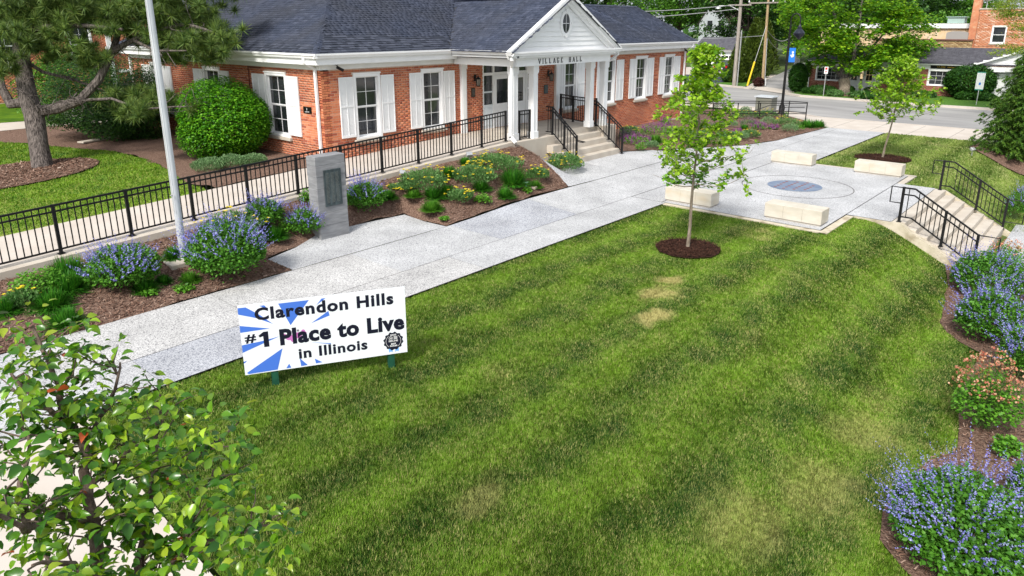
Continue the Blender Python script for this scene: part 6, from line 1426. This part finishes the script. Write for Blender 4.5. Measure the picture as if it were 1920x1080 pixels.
# garage and house on the alley ---------------------------------------------------
GXX = 75.6
gar = thing('garage', 'pale garage with a white panelled door beside the alley', 'garage', (77, 36, 0))
gw = whitedull
MB().box(GXX, GXX+4, 33.2, 38.3, 0, 1.85).build('wall', mat('pale_siding', (.55, .6, .64), (.6, .65, .7), scale=2), gar)
for y_ in (33.2, 37.75): MB().box(GXX-.04, GXX-.0, y_, y_+.55, 0, 1.7).build('brick_pier', brickflat, gar)
dr = MB().box(GXX-.06, GXX-.001, 33.9, 37.6, 0, 1.45).build('garage_door', white, gar)
for i in range(8):
    y_ = 34.0+i*.45
    MB().box(GXX-.075, GXX-.061, y_, y_+.36, 1.12, 1.36).build('pane', glassd, dr)
for i in range(3): MB().box(GXX-.066, GXX-.061, 33.95, 37.55, .06+i*.34, .06+i*.34+.29).build('door_panel', white, dr)
MB().box(GXX-.35, GXX+.0, 33.0, 38.5, 1.85, 2.05).build('eave', white, gar)
MB().add([(GXX-.5, 32.8, 2.03), (GXX-.5, 38.6, 2.03), (GXX+2, 38.6, 3.3), (GXX+2, 32.8, 3.3), (GXX+4.4, 32.8, 2.03), (GXX+4.4, 38.6, 2.03)], [(0, 1, 2, 3), (3, 2, 5, 4)]).build('roof', rfm, gar)
MB().prism([(0, 1.0), (4, 1.0), (4, 2.0), (2, 3.2), (0, 2.0)], (GXX, 33.1, 0), (1, 0, 0), (0, 0, 1), (0, 0, 0), (0, .1, 0)).build('gable', mat('pale_blue_siding', (.5, .58, .66)), gar)
hou = thing('house', 'grey house with steep brown roof and brick chimney with clay pots behind the garage', 'house', (95, 44, 0)); hg = mat('grey_siding', (.36, .40, .42), (.42, .46, .48), scale=2)
hx = 92
MB().prism([(42.2, 0), (46.5, 0), (46.5, 5.0), (44.3, 8.2), (42.2, 5.0)], (hx, 0, 0), (0, 1, 0), (0, 0, 1), (0, 0, 0), (6, 0, 0)).build('wall', hg, hou)
MB().add([(hx-.3, 42.0, 4.7), (hx+6, 42.0, 4.7), (hx+6, 44.3, 8.4), (hx-.3, 44.3, 8.4), (hx-.3, 46.7, 4.7), (hx+6, 46.7, 4.7)], [(0, 1, 2, 3), (3, 2, 5, 4)]).build('roof', mat('brown_shingle', (.14, .11, .10), (.2, .16, .15), scale=4), hou)
MB().box(hx+2, hx+8, 38.5, 42.2, 0, 5.6).build('wing_wall', hg, hou); MB().add([(hx+1.4, 38.2, 5.5), (hx+1.4, 42.4, 5.5), (hx+5, 42.4, 8.6), (hx+5, 38.2, 8.6)], [(0, 3, 2, 1)]).build('roof', mat('brown_shingle', (.14, .11, .10)), hou)
for y_ in (39.5, 40.6): MB().box(hx+1.95, hx+1.99, y_, y_+.7, 4.1, 5.3).build('window', glassd, hou)
for y_ in (43.0, 44.6): MB().box(hx-.05, hx-.01, y_, y_+.7, 4.0, 5.2).build('window', glassd, hou)
MB().box(hx+1, hx+2, 43.8, 45.6, 6.5, 9.3).build('chimney', mat('pale_brick', (.55, .42, .33), (.6, .5, .42), scale=6), hou)
for k in range(3): MB().lathe((hx+1.5, 44.1+k*.6, 9.3), [(.18, 0), (.15, .5)], 10).build('chimney_pot', mat('terracotta', (.5, .16, .05)), hou)
# dark car before the garage
def car():
    x, y, z = 67.3, 30.55, 0.02; t = thing('parked_car', 'black hatchback car parked in front of the garage door', 'car', (x, y, z)); pm = mat('car_paint_black', (.008, .008, .012), rough=.15, spec=.8)
    prof = [(-1.75, .25), (-1.82, .62), (-1.70, .86), (-1.35, .95), (-.95, 1.28), (.25, 1.30), (.85, .92), (1.6, .80), (1.78, .55), (1.75, .25)]
    b = MB(); b.prism(prof, (x, y-.78, z), (1, 0, 0), (0, 0, 1), (0, 0, 0), (0, 1.56, 0)); b.build('body', pm, t, bevel=.06)
    MB().prism([(-1.32, .93), (-.95, 1.22), (.2, 1.24), (.72, .93)], (x, y-.795, z), (1, 0, 0), (0, 0, 1), (0, 0, 0), (0, 1.59, 0)).build('side_window', glass, t)
    MB().add([(x-1.72, y-.62, z+.9), (x-1.72, y+.62, z+.9), (x-1.02, y+.55, z+1.27), (x-1.02, y-.55, z+1.27)], [(0, 1, 2, 3)]).build('rear_window', glass, t)
    for a in (-1.15, 1.15):
        for s in (-1, 1):
            w_ = MB().tube([(x+a, y+s*.60, z+.28), (x+a, y+s*.80, z+.28)], .28, 16).build('wheel', black, t); MB().tube([(x+a, y+s*.802, z+.28), (x+a, y+s*.81, z+.28)], .16, 12).build('rim', galv, w_)
    for s in (-1, 1): MB().obox((x-1.80, y+s*.62, z+.72), (.03, 0, 0), (0, .12, 0), (0, 0, .10)).build('tail_light', mat('tail_red', (.5, .01, .01), rough=.2), t)
    MB().box(x-1.84, x-1.815, y-.2, y+.2, z+.5, z+.62).build('number_plate', white, t)
car()
# utility poles, wires -------------------------------------------------------------
polem = mat('weathered_pole', (.24, .21, .18), (.34, .31, .28), scale=6, rough=.95, bump=.5, stretch=(3, 3, .3)); polet = mat('tan_pole', (.30, .21, .11), (.40, .30, .18), scale=6, rough=.95, bump=.5, stretch=(3, 3, .3))
wirem = mat('grey_wire', (.30, .31, .32), rough=.6); wireb = mat('dark_wire', (.05, .05, .05))
def pole(label, x, y, h, m, r=.17, arms=(), lx=0, ly=0):
    t = thing('utility_pole', label, 'utility pole', (x, y, 0)); r *= .72; MB().tube([(x, y, -.2), (x+lx, y+ly, h)], [r, r*.75], 12).build('pole', m, t, smooth=True)
    for z, l in arms: f_ = z/h; MB().bar((x+lx*f_-.16, y+ly*f_-l, z), (x+lx*f_-.16, y+ly*f_+l, z), .09, .1).build('crossarm', polem, t)
    return t
pA = pole('grey utility pole with street light arm beyond the street, left of the yellow guy guard', 53.2, 23.6, 7.6, polem, .21, [(6.05, .9), (7.2, 1.3)], .2, .1)
MB().tube([(53.35, 23.65, 5.6), (53.1, 24.4, 6.0), (52.9, 25.2, 6.0)], .03, 6).build('lamp_arm', galv, pA); MB().lathe((52.9, 25.25, 5.85), [(.22, -.05), (.18, .08), (.05, .15)], 12).build('lamp_head', galv, pA)
MB().tube([(53.3, 23.4, 0), (53.42, 23.45, 4.2)], .05, 6).build('conduit', galv, pA)
pB = pole('tan leaning utility pole with a crossarm by the alley mouth', 55.7, 22.35, 6.5, polet, .17, [(6.25, 1.45)], .15, .25)
MB().tube([(55.6, 22.1, 0), (55.62, 22.14, .6)], .07, 6).build('white_guard', white, pB); MB().tube([(55.5, 22.1, .0), (55.6, 22.3, 3.6)], .035, 6).build('conduit', galv, pB)
for s in (-1.4, 1.4, -.5): MB().lathe((55.6, 22.6+s, 6.3), [(.05, 0), (.06, .08), (.03, .14)], 8).build('insulator', white, pB)
t = thing('guy_wire', 'guy wire with yellow plastic guard between the two utility poles', 'guy wire', (54.6, 22.9, 0)); MB().tube([(54.5, 23.1, 0), (55.75, 22.5, 4.6)], .022, 5).build('wire', galv, t); MB().tube([(54.5, 23.08, .0), (54.98, 22.86, 1.85)], .07, 8).build('guard', mat('yellow_plastic', (.72, .52, .03)), t)
pC = pole('farther grey utility pole standing above the tall clipped hedge', 78, 27.8, 5.4, polem, .26); MB().tube([(77.99, 27.8, 0), (77.99, 27.8, 1.6)], .3, 10).build('white_base', mat('white_wrap', (.6, .6, .6)), pC)
def wire(pts, m, label, r=.018):
    b = MB(); a, c = np.array(pts[0], float), np.array(pts[1], float); sg = pts[2]; P = [a+(c-a)*k/14-np.array([0, 0, sg*4*(k/14)*(1-k/14)]) for k in range(15)]
    o_ = b.tube(P, r, 4).build('overhead_wire', m); tag(o_, label, 'wire', 'overhead wires between the utility poles')
wire(((55.85, 22.5, 4.3), (78, 27.7, 5.2), 1.5), wirem, 'sagging pale cable, upper one from the tan pole to the far pole', .035)
wire(((55.85, 22.5, 3.9), (78, 27.8, 4.7), 1.8), wirem, 'sagging pale cable, lower one from the tan pole to the far pole', .03)
wire(((55.7, 21.2, 6.35), (53.3, 22.4, 7.3), .25), wirem, 'short thin wire joining the crossarms of the two near poles')
wire(((55.6, 22.6, 3.8), (48, 38, 4.0), .4), wirem, 'thin wire from the tan pole towards the trees, passing the grey pole'); wire(((53.4, 23.7, 6.1), (42, 40, 6.0), .5), wirem, 'upper wire running left from the grey pole over the trees', .025); wire(((53.4, 23.7, 5.8), (42, 40, 5.3), .5), wirem, 'lower wire running left from the grey pole over the trees', .025)

# street lamp -------------------------------------------------------------------
lx, ly = 37.95, 14.05; t = thing('street_lamp', 'black street lamp with gooseneck and blue banner at the street end of the bed', 'street lamp', (lx, ly, 0))
MB().lathe((lx, ly, -.05), [(.2, 0), (.2, .1), (.15, .16), (.15, .45), (.10, .55), (.085, .62)], 16).build('base', black, t, smooth=True); MB().tube([(lx, ly, .5), (lx, ly, 4.55)], [.075, .05], 12).build('pole', black, t, smooth=True)
ar = [(lx, ly, 4.5)]+[(lx+.0, ly-.24+.24*math.cos(a), 4.85+.30*math.sin(a)) for a in np.linspace(0, PI, 9)]+[(lx, ly-.48, 4.6)]
MB().tube(ar, .035, 8).build('gooseneck', black, t, smooth=True)
MB().lathe((lx, ly-.48, 4.6), [(.04, .02), (.06, -.08), (.10, -.12), (.10, -.2), (.2, -.3), (.28, -.42), (.27, -.5), (.1, -.66), (.03, -.72)], 16).build('lamp_head', mat('lamp_black', (.015, .018, .03), rough=.3), t, smooth=True)
MB().tube([(lx, ly, 3.46), (lx, ly-.42, 3.46)], .015, 6).build('banner_arm', black, t); MB().tube([(lx, ly, 2.70), (lx, ly-.42, 2.70)], .015, 6).build('banner_arm', black, t)
bn = MB().box(lx-.006, lx+.006, ly-.40, ly-.08, 2.72, 3.44).build('banner', mat('banner_blue', (.02, .17, .62), rough=.6), t)
sw_ = [(-.12, -.02), (-.02, -.16), (.1, -.12), (.13, .0), (.04, .05), (.11, .12), (.06, .2), (-.04, .16), (-.02, .1), (.03, .1), (-.03, .02), (.03, -.04), (.0, -.08), (-.06, .0)]
flatprint('banner_emblem', [(a*.8, b_*.9) for a, b_ in sw_], [tuple(range(len(sw_)))], white, t, (lx-.006, ly-.24, 3.10), (0, -1, 0), (0, 0, 1), (-1, 0, 0), .003)
# meter box
t = thing('utility_box', 'grey metal utility cabinet with pale top beside the street lamp', 'utility box', (38.2, 15.1, 0)); MB().box(37.9, 38.7, 14.62, 15.5, -.05, .82).build('cabinet', mat('box_green_grey', (.16, .17, .14), (.2, .2, .17), scale=2, rough=.5), t, bevel=.02); MB().box(37.84, 38.76, 14.56, 15.56, .82, .88).build('lid', mat('box_lid', (.5, .54, .58), rough=.35), t)
# pipe railing at the street end
t = thing('pipe_railing', 'open black pipe railing round the area steps at the street end of the bed', 'railing', (35.6, 13.6, 0)); pp = MB()
r1 = [(36.9, 12.4), (36.45, 12.25), (34.3, 14.9), (31.95, 17.2)]; r2 = [(36.9, 12.4), (36.9, 13.3), (34.4, 16.2), (33.4, 17.6)]
for rr in (r1, r2):
    for a, c in zip(rr, rr[1:]):
        for z in (.30, .82): pp.bar((*a, z), (*c, z), .035, .035)
pp.build('rails', black, t)
for x_, y_ in ((36.9, 12.4), (36.45, 12.25), (35.7, 13.2), (35.0, 14.05), (34.3, 14.9), (33.4, 15.8), (36.9, 13.3), (35.9, 14.5), (34.9, 15.6), (31.95, 17.2)): MB().box(x_-.02, x_+.02, y_-.02, y_+.02, -.1, .84).build('post', black, t)
MB().tube([(36.42, 12.35, .62), (35.8, 13.05, .62), (34.9, 14.1, .1)], .018, 6).tube([(36.8, 13.35, .62), (36.2, 14.05, .62), (35.3, 15.1, .1)], .018, 6).build('handrail', black, t)
# parking signs
def sgn(label, px, pyb, pyt, w_, h_, inside):
    p = PZ(px, pyb, .0); t = thing('parking_sign', label, 'street sign', tuple(p)); d = (p-CAM); dist = d @ fwv; H = (pyb-pyt)/FPX*dist*1.03
    MB().box(p[0]-.02, p[0]+.02, p[1]-.02, p[1]+.02, 0, H-h_*.3).build('post', galv, t); b = MB().box(p[0]-.035, p[0]-.022, p[1]-w_/2, p[1]+w_/2, H-h_, H).build('plate', mat('sign_plate_white', (.75, .77, .77), rough=.5), t)
    for z0, z1, cc, y0, y1 in inside: flatprint('marking', [(y0*w_, z0*h_), (y1*w_, z0*h_), (y1*w_, z1*h_), (y0*w_, z1*h_)], [(0, 1, 2, 3)], cc, t, (p[0]-.035, p[1]+w_/2, H-h_), (0, -1, 0), (0, 0, 1), (-1, 0, 0), .004)
    return t
redm = mat('sign_red', (.5, .03, .03)); blm = mat('sign_blue', (.03, .2, .6)); grm = mat('sign_green', (.02, .3, .2))
sgn('small red and white parking sign in front of the left shop window', 1543.6, 180.5, 128, .24, .46, [(.62, .9, redm, .2, .8), (.56, .6, redm, .1, .9), (.1, .15, redm, .15, .85), (.25, .4, redm, .3, .7)])
sgn('tall white accessible parking sign with blue mark in front of the round shrub', 1830, 197.5, 138, .42, 1.05, [(.28, .42, blm, .38, .62), (.95, 1., grm, 0, 1), (.0, .05, grm, 0, 1)])

# hedges and shrubs across the street
shrub('tall clipped hedge shrub at the left end of the shop', 1497, 172, 33, 118, gHe, .11, 9000, name='tall_hedge', cat='hedge', amp=.04)
shrub('big round clipped shrub before the right shop window', 1829, 186, 84, 121, gHe, .13, 12000, cat='shrub', amp=.06)
for i, (a, b_, w_, tp, lb) in enumerate(((1546, 177, 52, 160, 'low dark hedge under the left shop window'), (1515, 176, 18, 164, 'small grey-green shrub at the shop corner'), (1594, 178, 16, 162, 'dark round shrub right of the maple trunk'), (1634, 180, 26, 164, 'clipped low hedge beside the shop doors'),
                                             (1640, 188, 40, 172, 'low dark hedge between the doors and the young tree'), (1738, 183, 44, 171, 'flat clipped hedge under the right shop window'), (1812, 188, 32, 173, 'small round shrub left of the accessible parking sign'), (1850, 190, 36, 174, 'small round shrub right of the accessible parking sign'))):
    shrub(lb, a, b_, w_, tp, gHe, .11, 2200, group='clipped shrubs in front of the shop', amp=.06)
for a, b_, w_, tp, lb in ((1570, 181, 30, 168, 'pale hosta-like plant left of the maple trunk'), (1612, 184, 30, 171, 'pale leafy plant right of the maple trunk'), (1538, 178, 14, 166, 'grey tuft by the small parking sign')): shrub(lb, a, b_, w_, tp, gY, .11, 900, name='leafy_plant', cat='plant', amp=.2, group='pale plants under the maple')
shrub('dark reddish bush at the foot of the tan pole', 1424, 162, 20, 146, leafmat('red_bush', [(.06, .02, .02), (.10, .03, .03), (.05, .04, .02)]), .12, 1400)
shrub('small round bush at the left of the grey utility pole', 1367, 154, 26, 128, gDk, .12, 2200)
t = MB().lathe((51.7, 15.0, .0), [(1.3, .0), (1.1, .08)], 20).build('mulch_ring', mulch); t['kind'] = 'structure'

# ================================================================== BIG TREES
def bigtree(label, x, y, h, r, m, nc, per, cr, leaf, trunk_h=.25, zr=.42, name='tree_broadleaf', trunk_r=.25, limbs=7, group='trees beyond the hall and the street', base=0., squash=1., seed=None):
    c = np.array([x, y, base]); t = thing(name, label, 'tree', (x, y, base), group)
    cc = c+np.array([0, 0, h*(1-zr)]); R_ = np.array([r, r*squash, h*zr]); P, cl_ = clumps(cc, R_, int(nc*1.35), int(per*1.5), cr*1.1, -.9, shell=.3)
    leaves('crown', t, m, P, leaf*rng.uniform(.7, 1.3, len(P)), 'rhomb', .9)
    b = MB(); th = h*trunk_h; b.tube([c+np.array([0, 0, -.2]), c+np.array([0, 0, th*.5]), c+np.array([.05, 0, th])], [trunk_r*1.25, trunk_r, trunk_r*.85], 10)
    b.build('trunk', bark, t, smooth=True); b = MB()
    for q in cl_[:limbs*4]:
        b.tube(limb_path(c+np.array([0, 0, th*.9]), q, .03, .06, 5), rad(trunk_r*.42, .03, 6), 6)
    b.build('limbs', barkd, t, smooth=True); return t
# maple in front of the shop
mp = G(1586, 177); mx_, my_ = 51.7, 15.0
mc = thing('maple_tree', 'large bright green maple with a thick trunk in front of the shop', 'tree', (mx_, my_, 0)); mc_ = np.array([mx_, my_, 0.])
DM = lambda x, y, dd=0.: (lambda q: CAM+q*(((mc_-CAM) @ fwv+dd)/(q @ fwv)))(ray(x, y))
MB().tube([mc_-np.array([0, 0, .2]), mc_, DM(1584, 160), DM(1582, 148)], [.55, .42, .36, .38], 12).build('trunk', barkyoung, mc, smooth=True)
b = MB()
for pts, r0 in (([DM(1582, 150), DM(1578, 120), DM(1570, 60), DM(1560, 0), DM(1550, -60)], .2), ([DM(1584, 150), DM(1602, 132, .3), DM(1625, 100, .6), DM(1660, 60, 1)], .17), ([DM(1582, 150), DM(1600, 110, -.6), DM(1610, 50, -1), DM(1620, -20, -1)], .15), ([DM(1582, 148), DM(1550, 110, .8), DM(1510, 60, 1)], .13), ([DM(1602, 132), DM(1660, 112, -.5), DM(1700, 100, -.6)], .09)): b.tube(pts, rad(r0, .05, len(pts)), 8)
b.build('limbs', bark, mc, smooth=True)
MP = []
for x_, y_, rx, ry, k in ((1590, 20, 110, 70, 46), (1540, 70, 60, 35, 22), (1640, 60, 80, 50, 34), (1700, 60, 45, 45, 18), (1500, 30, 35, 30, 10), (1585, 110, 60, 28, 18), (1660, 110, 60, 28, 22), (1715, 95, 32, 28, 10), (1600, -70, 120, 50, 34), (1545, 95, 26, 14, 4), (1620, 128, 40, 12, 8), (1690, 20, 40, 30, 10), (1470, 12, 20, 18, 4)):
    for _ in range(k):
        a = rnd.random()*2*PI; u_ = math.sqrt(rnd.random()); q = DM(x_+rx*u_*math.cos(a), y_+ry*u_*math.sin(a), rnd.uniform(-2.6, 2.2)); s = rnd.uniform(.5, .95); P, _d = blob(q, (s, s, s*.5), 125, shell=.3, amp=.3); MP.append(P)
MP = np.concatenate(MP); leaves('crown', mc, gMa, MP, .19*rng.uniform(.6, 1.25, len(MP)), 'lobed', .55)
# honey locust at the right edge
hl = thing('honey_locust', 'feathery yellow-green tree reaching in at the top right corner', 'tree', (47.2, 1.2, 0)); hc = np.array([47.2, 1.2, 0.])
DH = lambda x, y, dd=0.: (lambda q: CAM+q*(((hc-CAM) @ fwv+dd)/(q @ fwv)))(ray(x, y))
MB().tube([hc, hc+np.array([.1, 0, 2.2]), DH(2050, 0), DH(2030, -120)], [.25, .2, .14, .08], 10).build('trunk', barkd, hl, smooth=True); b = MB()
for pts in ([DH(2050, 0), DH(1980, 10), DH(1920, 20), DH(1880, 30)], [DH(2050, 0), DH(1990, 70), DH(1930, 85), DH(1890, 95)], [DH(2030, -120), DH(1950, -60), DH(1890, 0)]): b.tube(pts, rad(.08, .02, 4), 6)
b.build('limbs', barkd, hl); HP = []
for x_, y_, rx, ry, k in ((1905, 12, 40, 18, 34), (1925, 40, 30, 18, 22), (1900, 92, 26, 9, 14), (1915, 60, 16, 10, 8), (1990, 0, 50, 60, 50), (1878, 28, 16, 8, 8), (1940, -60, 80, 40, 50), (1990, 90, 60, 30, 30), (1872, 100, 10, 3, 3), (1895, 15, 22, 12, 10)):
    for _ in range(k):
        a = rnd.random()*2*PI; u_ = math.sqrt(rnd.random()); q = DH(x_+rx*u_*math.cos(a), y_+ry*u_*math.sin(a), rnd.uniform(-1.5, 1.5)); P, _d = blob(q, (.5, .5, .16), 60, shell=.1, amp=.3); HP.append(P)
HP = np.concatenate(HP); leaves('crown', hl, gAq, HP, .10*rng.uniform(.6, 1.25, len(HP)), 'rhomb', .5)
# spruce
sp = G(1884, 300); sp = np.array([sp[0]+1.0, sp[1]-.35, 0]); sp[2] = float(T(sp[0], sp[1])); t = thing('spruce_tree', 'dense green spruce at the right edge, branches down to the grass', 'tree', tuple(sp)); SH = 4.7
MB().tube([sp, sp+np.array([0, 0, SH])], [.12, .02], 8).build('trunk', barkd, t); SPp, SPy, SPs = [], [], []; b = MB()
for i in range(330):
    f_ = (i/330)**1.1; z = .12+f_*(SH-.3); L_ = (1.58*(1-f_)**.85+.10)*rnd.uniform(.72, 1.1); a = i*2.399+rnd.uniform(-.2, .2); d = np.array([math.cos(a), math.sin(a), 0]); s = np.array([-d[1], d[0], 0])
    tip = sp+np.array([0, 0, z+L_*(.10+.3*f_)])+d*L_
    path = [sp+np.array([0, 0, z])+d*L_*k/6+np.array([0, 0, L_*(.10+.3*f_)*(k/6)**1.4-.10*L_*math.sin(PI*k/6)]) for k in range(7)]; b.tube(path, rad(.018, .005, 7), 4)
    for k in range(int(15*L_/1.2)+5):
        u_ = rnd.uniform(.15, 1.05); j = min(5, int(u_*6)); p = path[j]+(path[j+1]-path[j])*(u_*6-j) if u_ < 1 else path[6]; sd = rnd.choice((-1, 1)); v = d*.75+s*sd*.8+np.array([0, 0, -.30]); ln = rnd.uniform(.14, .34)*(1.1-.4*u_)
        v /= np.linalg.norm(v)
        for q in range(9):
            pos_ = p+v*ln*q/8+np.array([0, 0, -.05*(q/8)**2]); n_ = 3; dd = rng.normal(size=(n_, 3))*.55+v*1.0; SPp.append(np.repeat(pos_[None], n_, 0)); SPy.append(dd); SPs.append(np.full(n_, .095))
b.build('branches', barkd, t)
LEAF['spray'] = (np.array([(-.16, 0, 0), (.16, 0, 0), (0, 1, 0)]), np.array([(0, 1, 2)]))
leaves('needles', t, gSp, np.concatenate(SPp), np.concatenate(SPs), 'spray', 1, y=np.concatenate(SPy)); sheet('mulch_ring', [(sp[0]+1.75*math.cos(a), sp[1]+1.7*math.sin(a)) for a in np.linspace(0, 2*PI, 22)[:-1]], mulch, .03, .5)

# arborvitae row along the alley
def arbor(label, x, y, h, r):
    t = thing('arborvitae', label, 'tree', (x, y, 0), 'arborvitae row along the alley'); n = 4200; f_ = rng.random(n)**.8; a = rng.random(n)*2*PI; rr = r*(1-f_**1.6)*(.85+.18*np.sin(a*5+f_*9)+rng.normal(0, .06, n))+.05
    P = np.column_stack([x+rr*np.cos(a), y+rr*np.sin(a), .05+f_*h]); D = np.column_stack([np.cos(a)*.5, np.sin(a)*.5, np.ones(n)])+rng.normal(0, .3, (n, 3)); leaves('foliage', t, gAr, P, .26*rng.uniform(.6, 1.2, n), 'rhomb', 1, y=D); MB().tube([(x, y, 0), (x, y, h*.8)], [.1, .03], 6).build('trunk', barkd, t)
for i, (x_, y_, h_, r_) in enumerate(((58.7, 24.75, 4.5, 1.05), (60.9, 25.5, 5.0, 1.1), (60.4, 26.5, 3.6, .9), (63.6, 26.5, 5.0, 1.2), (66.8, 27.3, 5.0, 1.2), (70.5, 28.3, 4.8, 1.2), (57.6, 25.4, 1.3, .7))):
    arbor(('nearest and widest', 'tallest, second', 'shorter one behind the first', 'fourth from the street', 'fifth from the street', 'last', 'short bushy one beside the grey pole')[i]+' arborvitae of the row along the alley', x_, y_, h_, r_)
# hedgerow behind left of the tan pole, big dark trees
Tr = [('tall dark tree directly behind the right wing roof', 52, 42, 12, 5.5, gDk, 90, 150, 1.1, .26), ('dark broad tree left of the one behind the right wing roof', 46, 50, 13, 6, gDk, 90, 140, 1.2, .28), ('mid green tree between the hall and the grey house', 60, 40, 9.5, 3.2, gMd, 55, 120, .9, .24),
      ('dense tree filling the gap left of the grey house', 66, 47, 13, 5.0, gDk, 70, 120, 1.2, .3), ('tree beyond the hall roof, top centre right', 70, 62, 17, 8, gMd, 80, 110, 1.6, .38), ('low spreading dark tree at the end of the right wing', 50, 33.5, 6.2, 2.6, gDk, 55, 130, .75, .2), ('bright tree behind the grey house chimney', 108, 58, 17, 8, gMd, 80, 120, 1.9, .42), ('dark tree right of the grey house, behind the poles', 98, 38, 16, 6.5, gDk, 90, 130, 1.6, .36), ('dark tree behind the arborvitae row', 84, 36, 13, 5, gDk, 80, 120, 1.3, .32),
      ('bright green tree above the arborvitae row, left of the maple', 74, 24.5, 9.5, 3.6, gMa, 70, 120, .95, .25), ('tall dark tree behind the far utility pole', 100, 32, 16, 7, gDk, 90, 120, 1.7, .38), ('dark tree behind the shop at the left', 72, 19.5, 8.5, 4.2, gDk, 80, 130, 1.1, .28), ('tree on the hill behind the maple', 125, 32, 17, 9, gDk, 80, 110, 2.1, .5),
      ('grey-green tree on the hill left of the sky gap', 140, 30, 19, 8.5, gDk, 90, 110, 2.1, .5), ('hill tree right below the sky gap', 150, 26, 8.8, 6, gMd, 70, 110, 1.9, .5), ('pale green tree behind the cream building roof', 104, 19.5, 6.2, 3.4, gMd, 60, 110, 1.1, .32), ('hill tree nearest the orange brick chimney', 150, 20.5, 6.8, 5, gMd, 60, 110, 1.8, .48),
      ('far tree at the very top left of the hill', 122, 44, 22, 10, gDk, 90, 110, 2.3, .5), ('tree behind the roof of the hall at the top centre', 48, 60, 16, 7, gDk, 80, 110, 1.5, .34), ('far tree behind the brick building at the left', 8, 66, 12, 6, gMd, 60, 110, 1.5, .34), ('tree behind the white gabled shop unit', 80, 2, 9, 5, gMd, 60, 110, 1.2, .32), ('tree beyond the yard at the left', -8, 50, 11, 5, gMd, 60, 110, 1.4, .32)]
for lb, x_, y_, h_, r_, m_, nc, per, cr_, lf in Tr: bigtree(lb, x_, y_, h_, r_, m_, nc, per, cr_, lf)
# low tree line that closes the far horizon
n = 26000; a = rng.uniform(-.6, 2.3, n); d = rng.uniform(170, 230, n); hgt = 6+2.2*np.sin(a*13)+1.3*np.sin(a*31+1); P = np.column_stack([d*np.cos(a), d*np.sin(a), rng.random(n)*np.clip(hgt, 3, 9)])
t = thing('tree_line', 'far continuous line of trees closing the horizon', 'trees', (0, 0, 0)); o_ = leaves('foliage', t, gDk, P, 1.3*rng.uniform(.6, 1.3, n), 'rhomb', 1.)
t['kind'] = 'stuff'

# ================================================================== BRICK BUILDING AT THE LEFT BACK
lb = thing('brick_annex', 'taller red brick building with white windows behind the pine tree', 'building', (7, 43, .5)); LY = 42.0; xw = PY(152, 85, LY)[0]; hol = [(xw-.55+4, xw+.55+4, 2.5, 4.7), (xw-3.9+4, xw-2.8+4, 2.5, 4.7), (xw-7.2+4, xw-6.1+4, 2.5, 4.7)]
lw = wallslab('front_wall', (-4, LY, 0), (1, 0, 0), (0, -1, 0), 21.9, .0, 8.2, hol, lb); brickwall(lw, (-4, LY, 0), (1, 0, 0), (0, -1, 0), 21.9, .9, 7.9, [(a-.02, b+.02, c-.1, d+.03) for a, b, c, d in hol])
for a, b_, c_, d_ in hol: window(lb, (-4, LY, 0), (1, 0, 0), (0, -1, 0), a, b_, c_, d_)
xc = PY(206, 100, LY)[0]; MB().box(xc-.12, xc+.12, LY-.10, LY-.009, .5, 7.9).box(xc-.22, xc+.22, LY-.14, LY-.101, 3.3, 3.48).build('corner_board', white, lb); MB().box(-4.2, 18.1, LY-.35, LY-.01, 7.9, 8.2).build('cornice', white, lb); MB().box(xc+.3, 17.8, LY-.06, LY-.01, 2.1, 2.26).build('belt_course', white, lb)
MB().add([(-4.4, LY-.5, 8.2), (18.3, LY-.5, 8.2), (18.3, LY+5, 11), (-4.4, LY+5, 11)], [(0, 1, 2, 3)]).build('roof', roofbase, lb)
MB().box(17.65, 17.9, LY+.02, LY+8, .0, 8.2).build('side_wall', brickflat, lb)
t = MB().tube([(9.7, 31.6, .5), (9.7, 31.6, 1.5)], .05, 6).box(9.4, 10.0, 31.5, 31.7, 1.0, 1.3).build('yard_sign_post', white); tag(t, 'white post behind the light green bush by the annex', 'post')
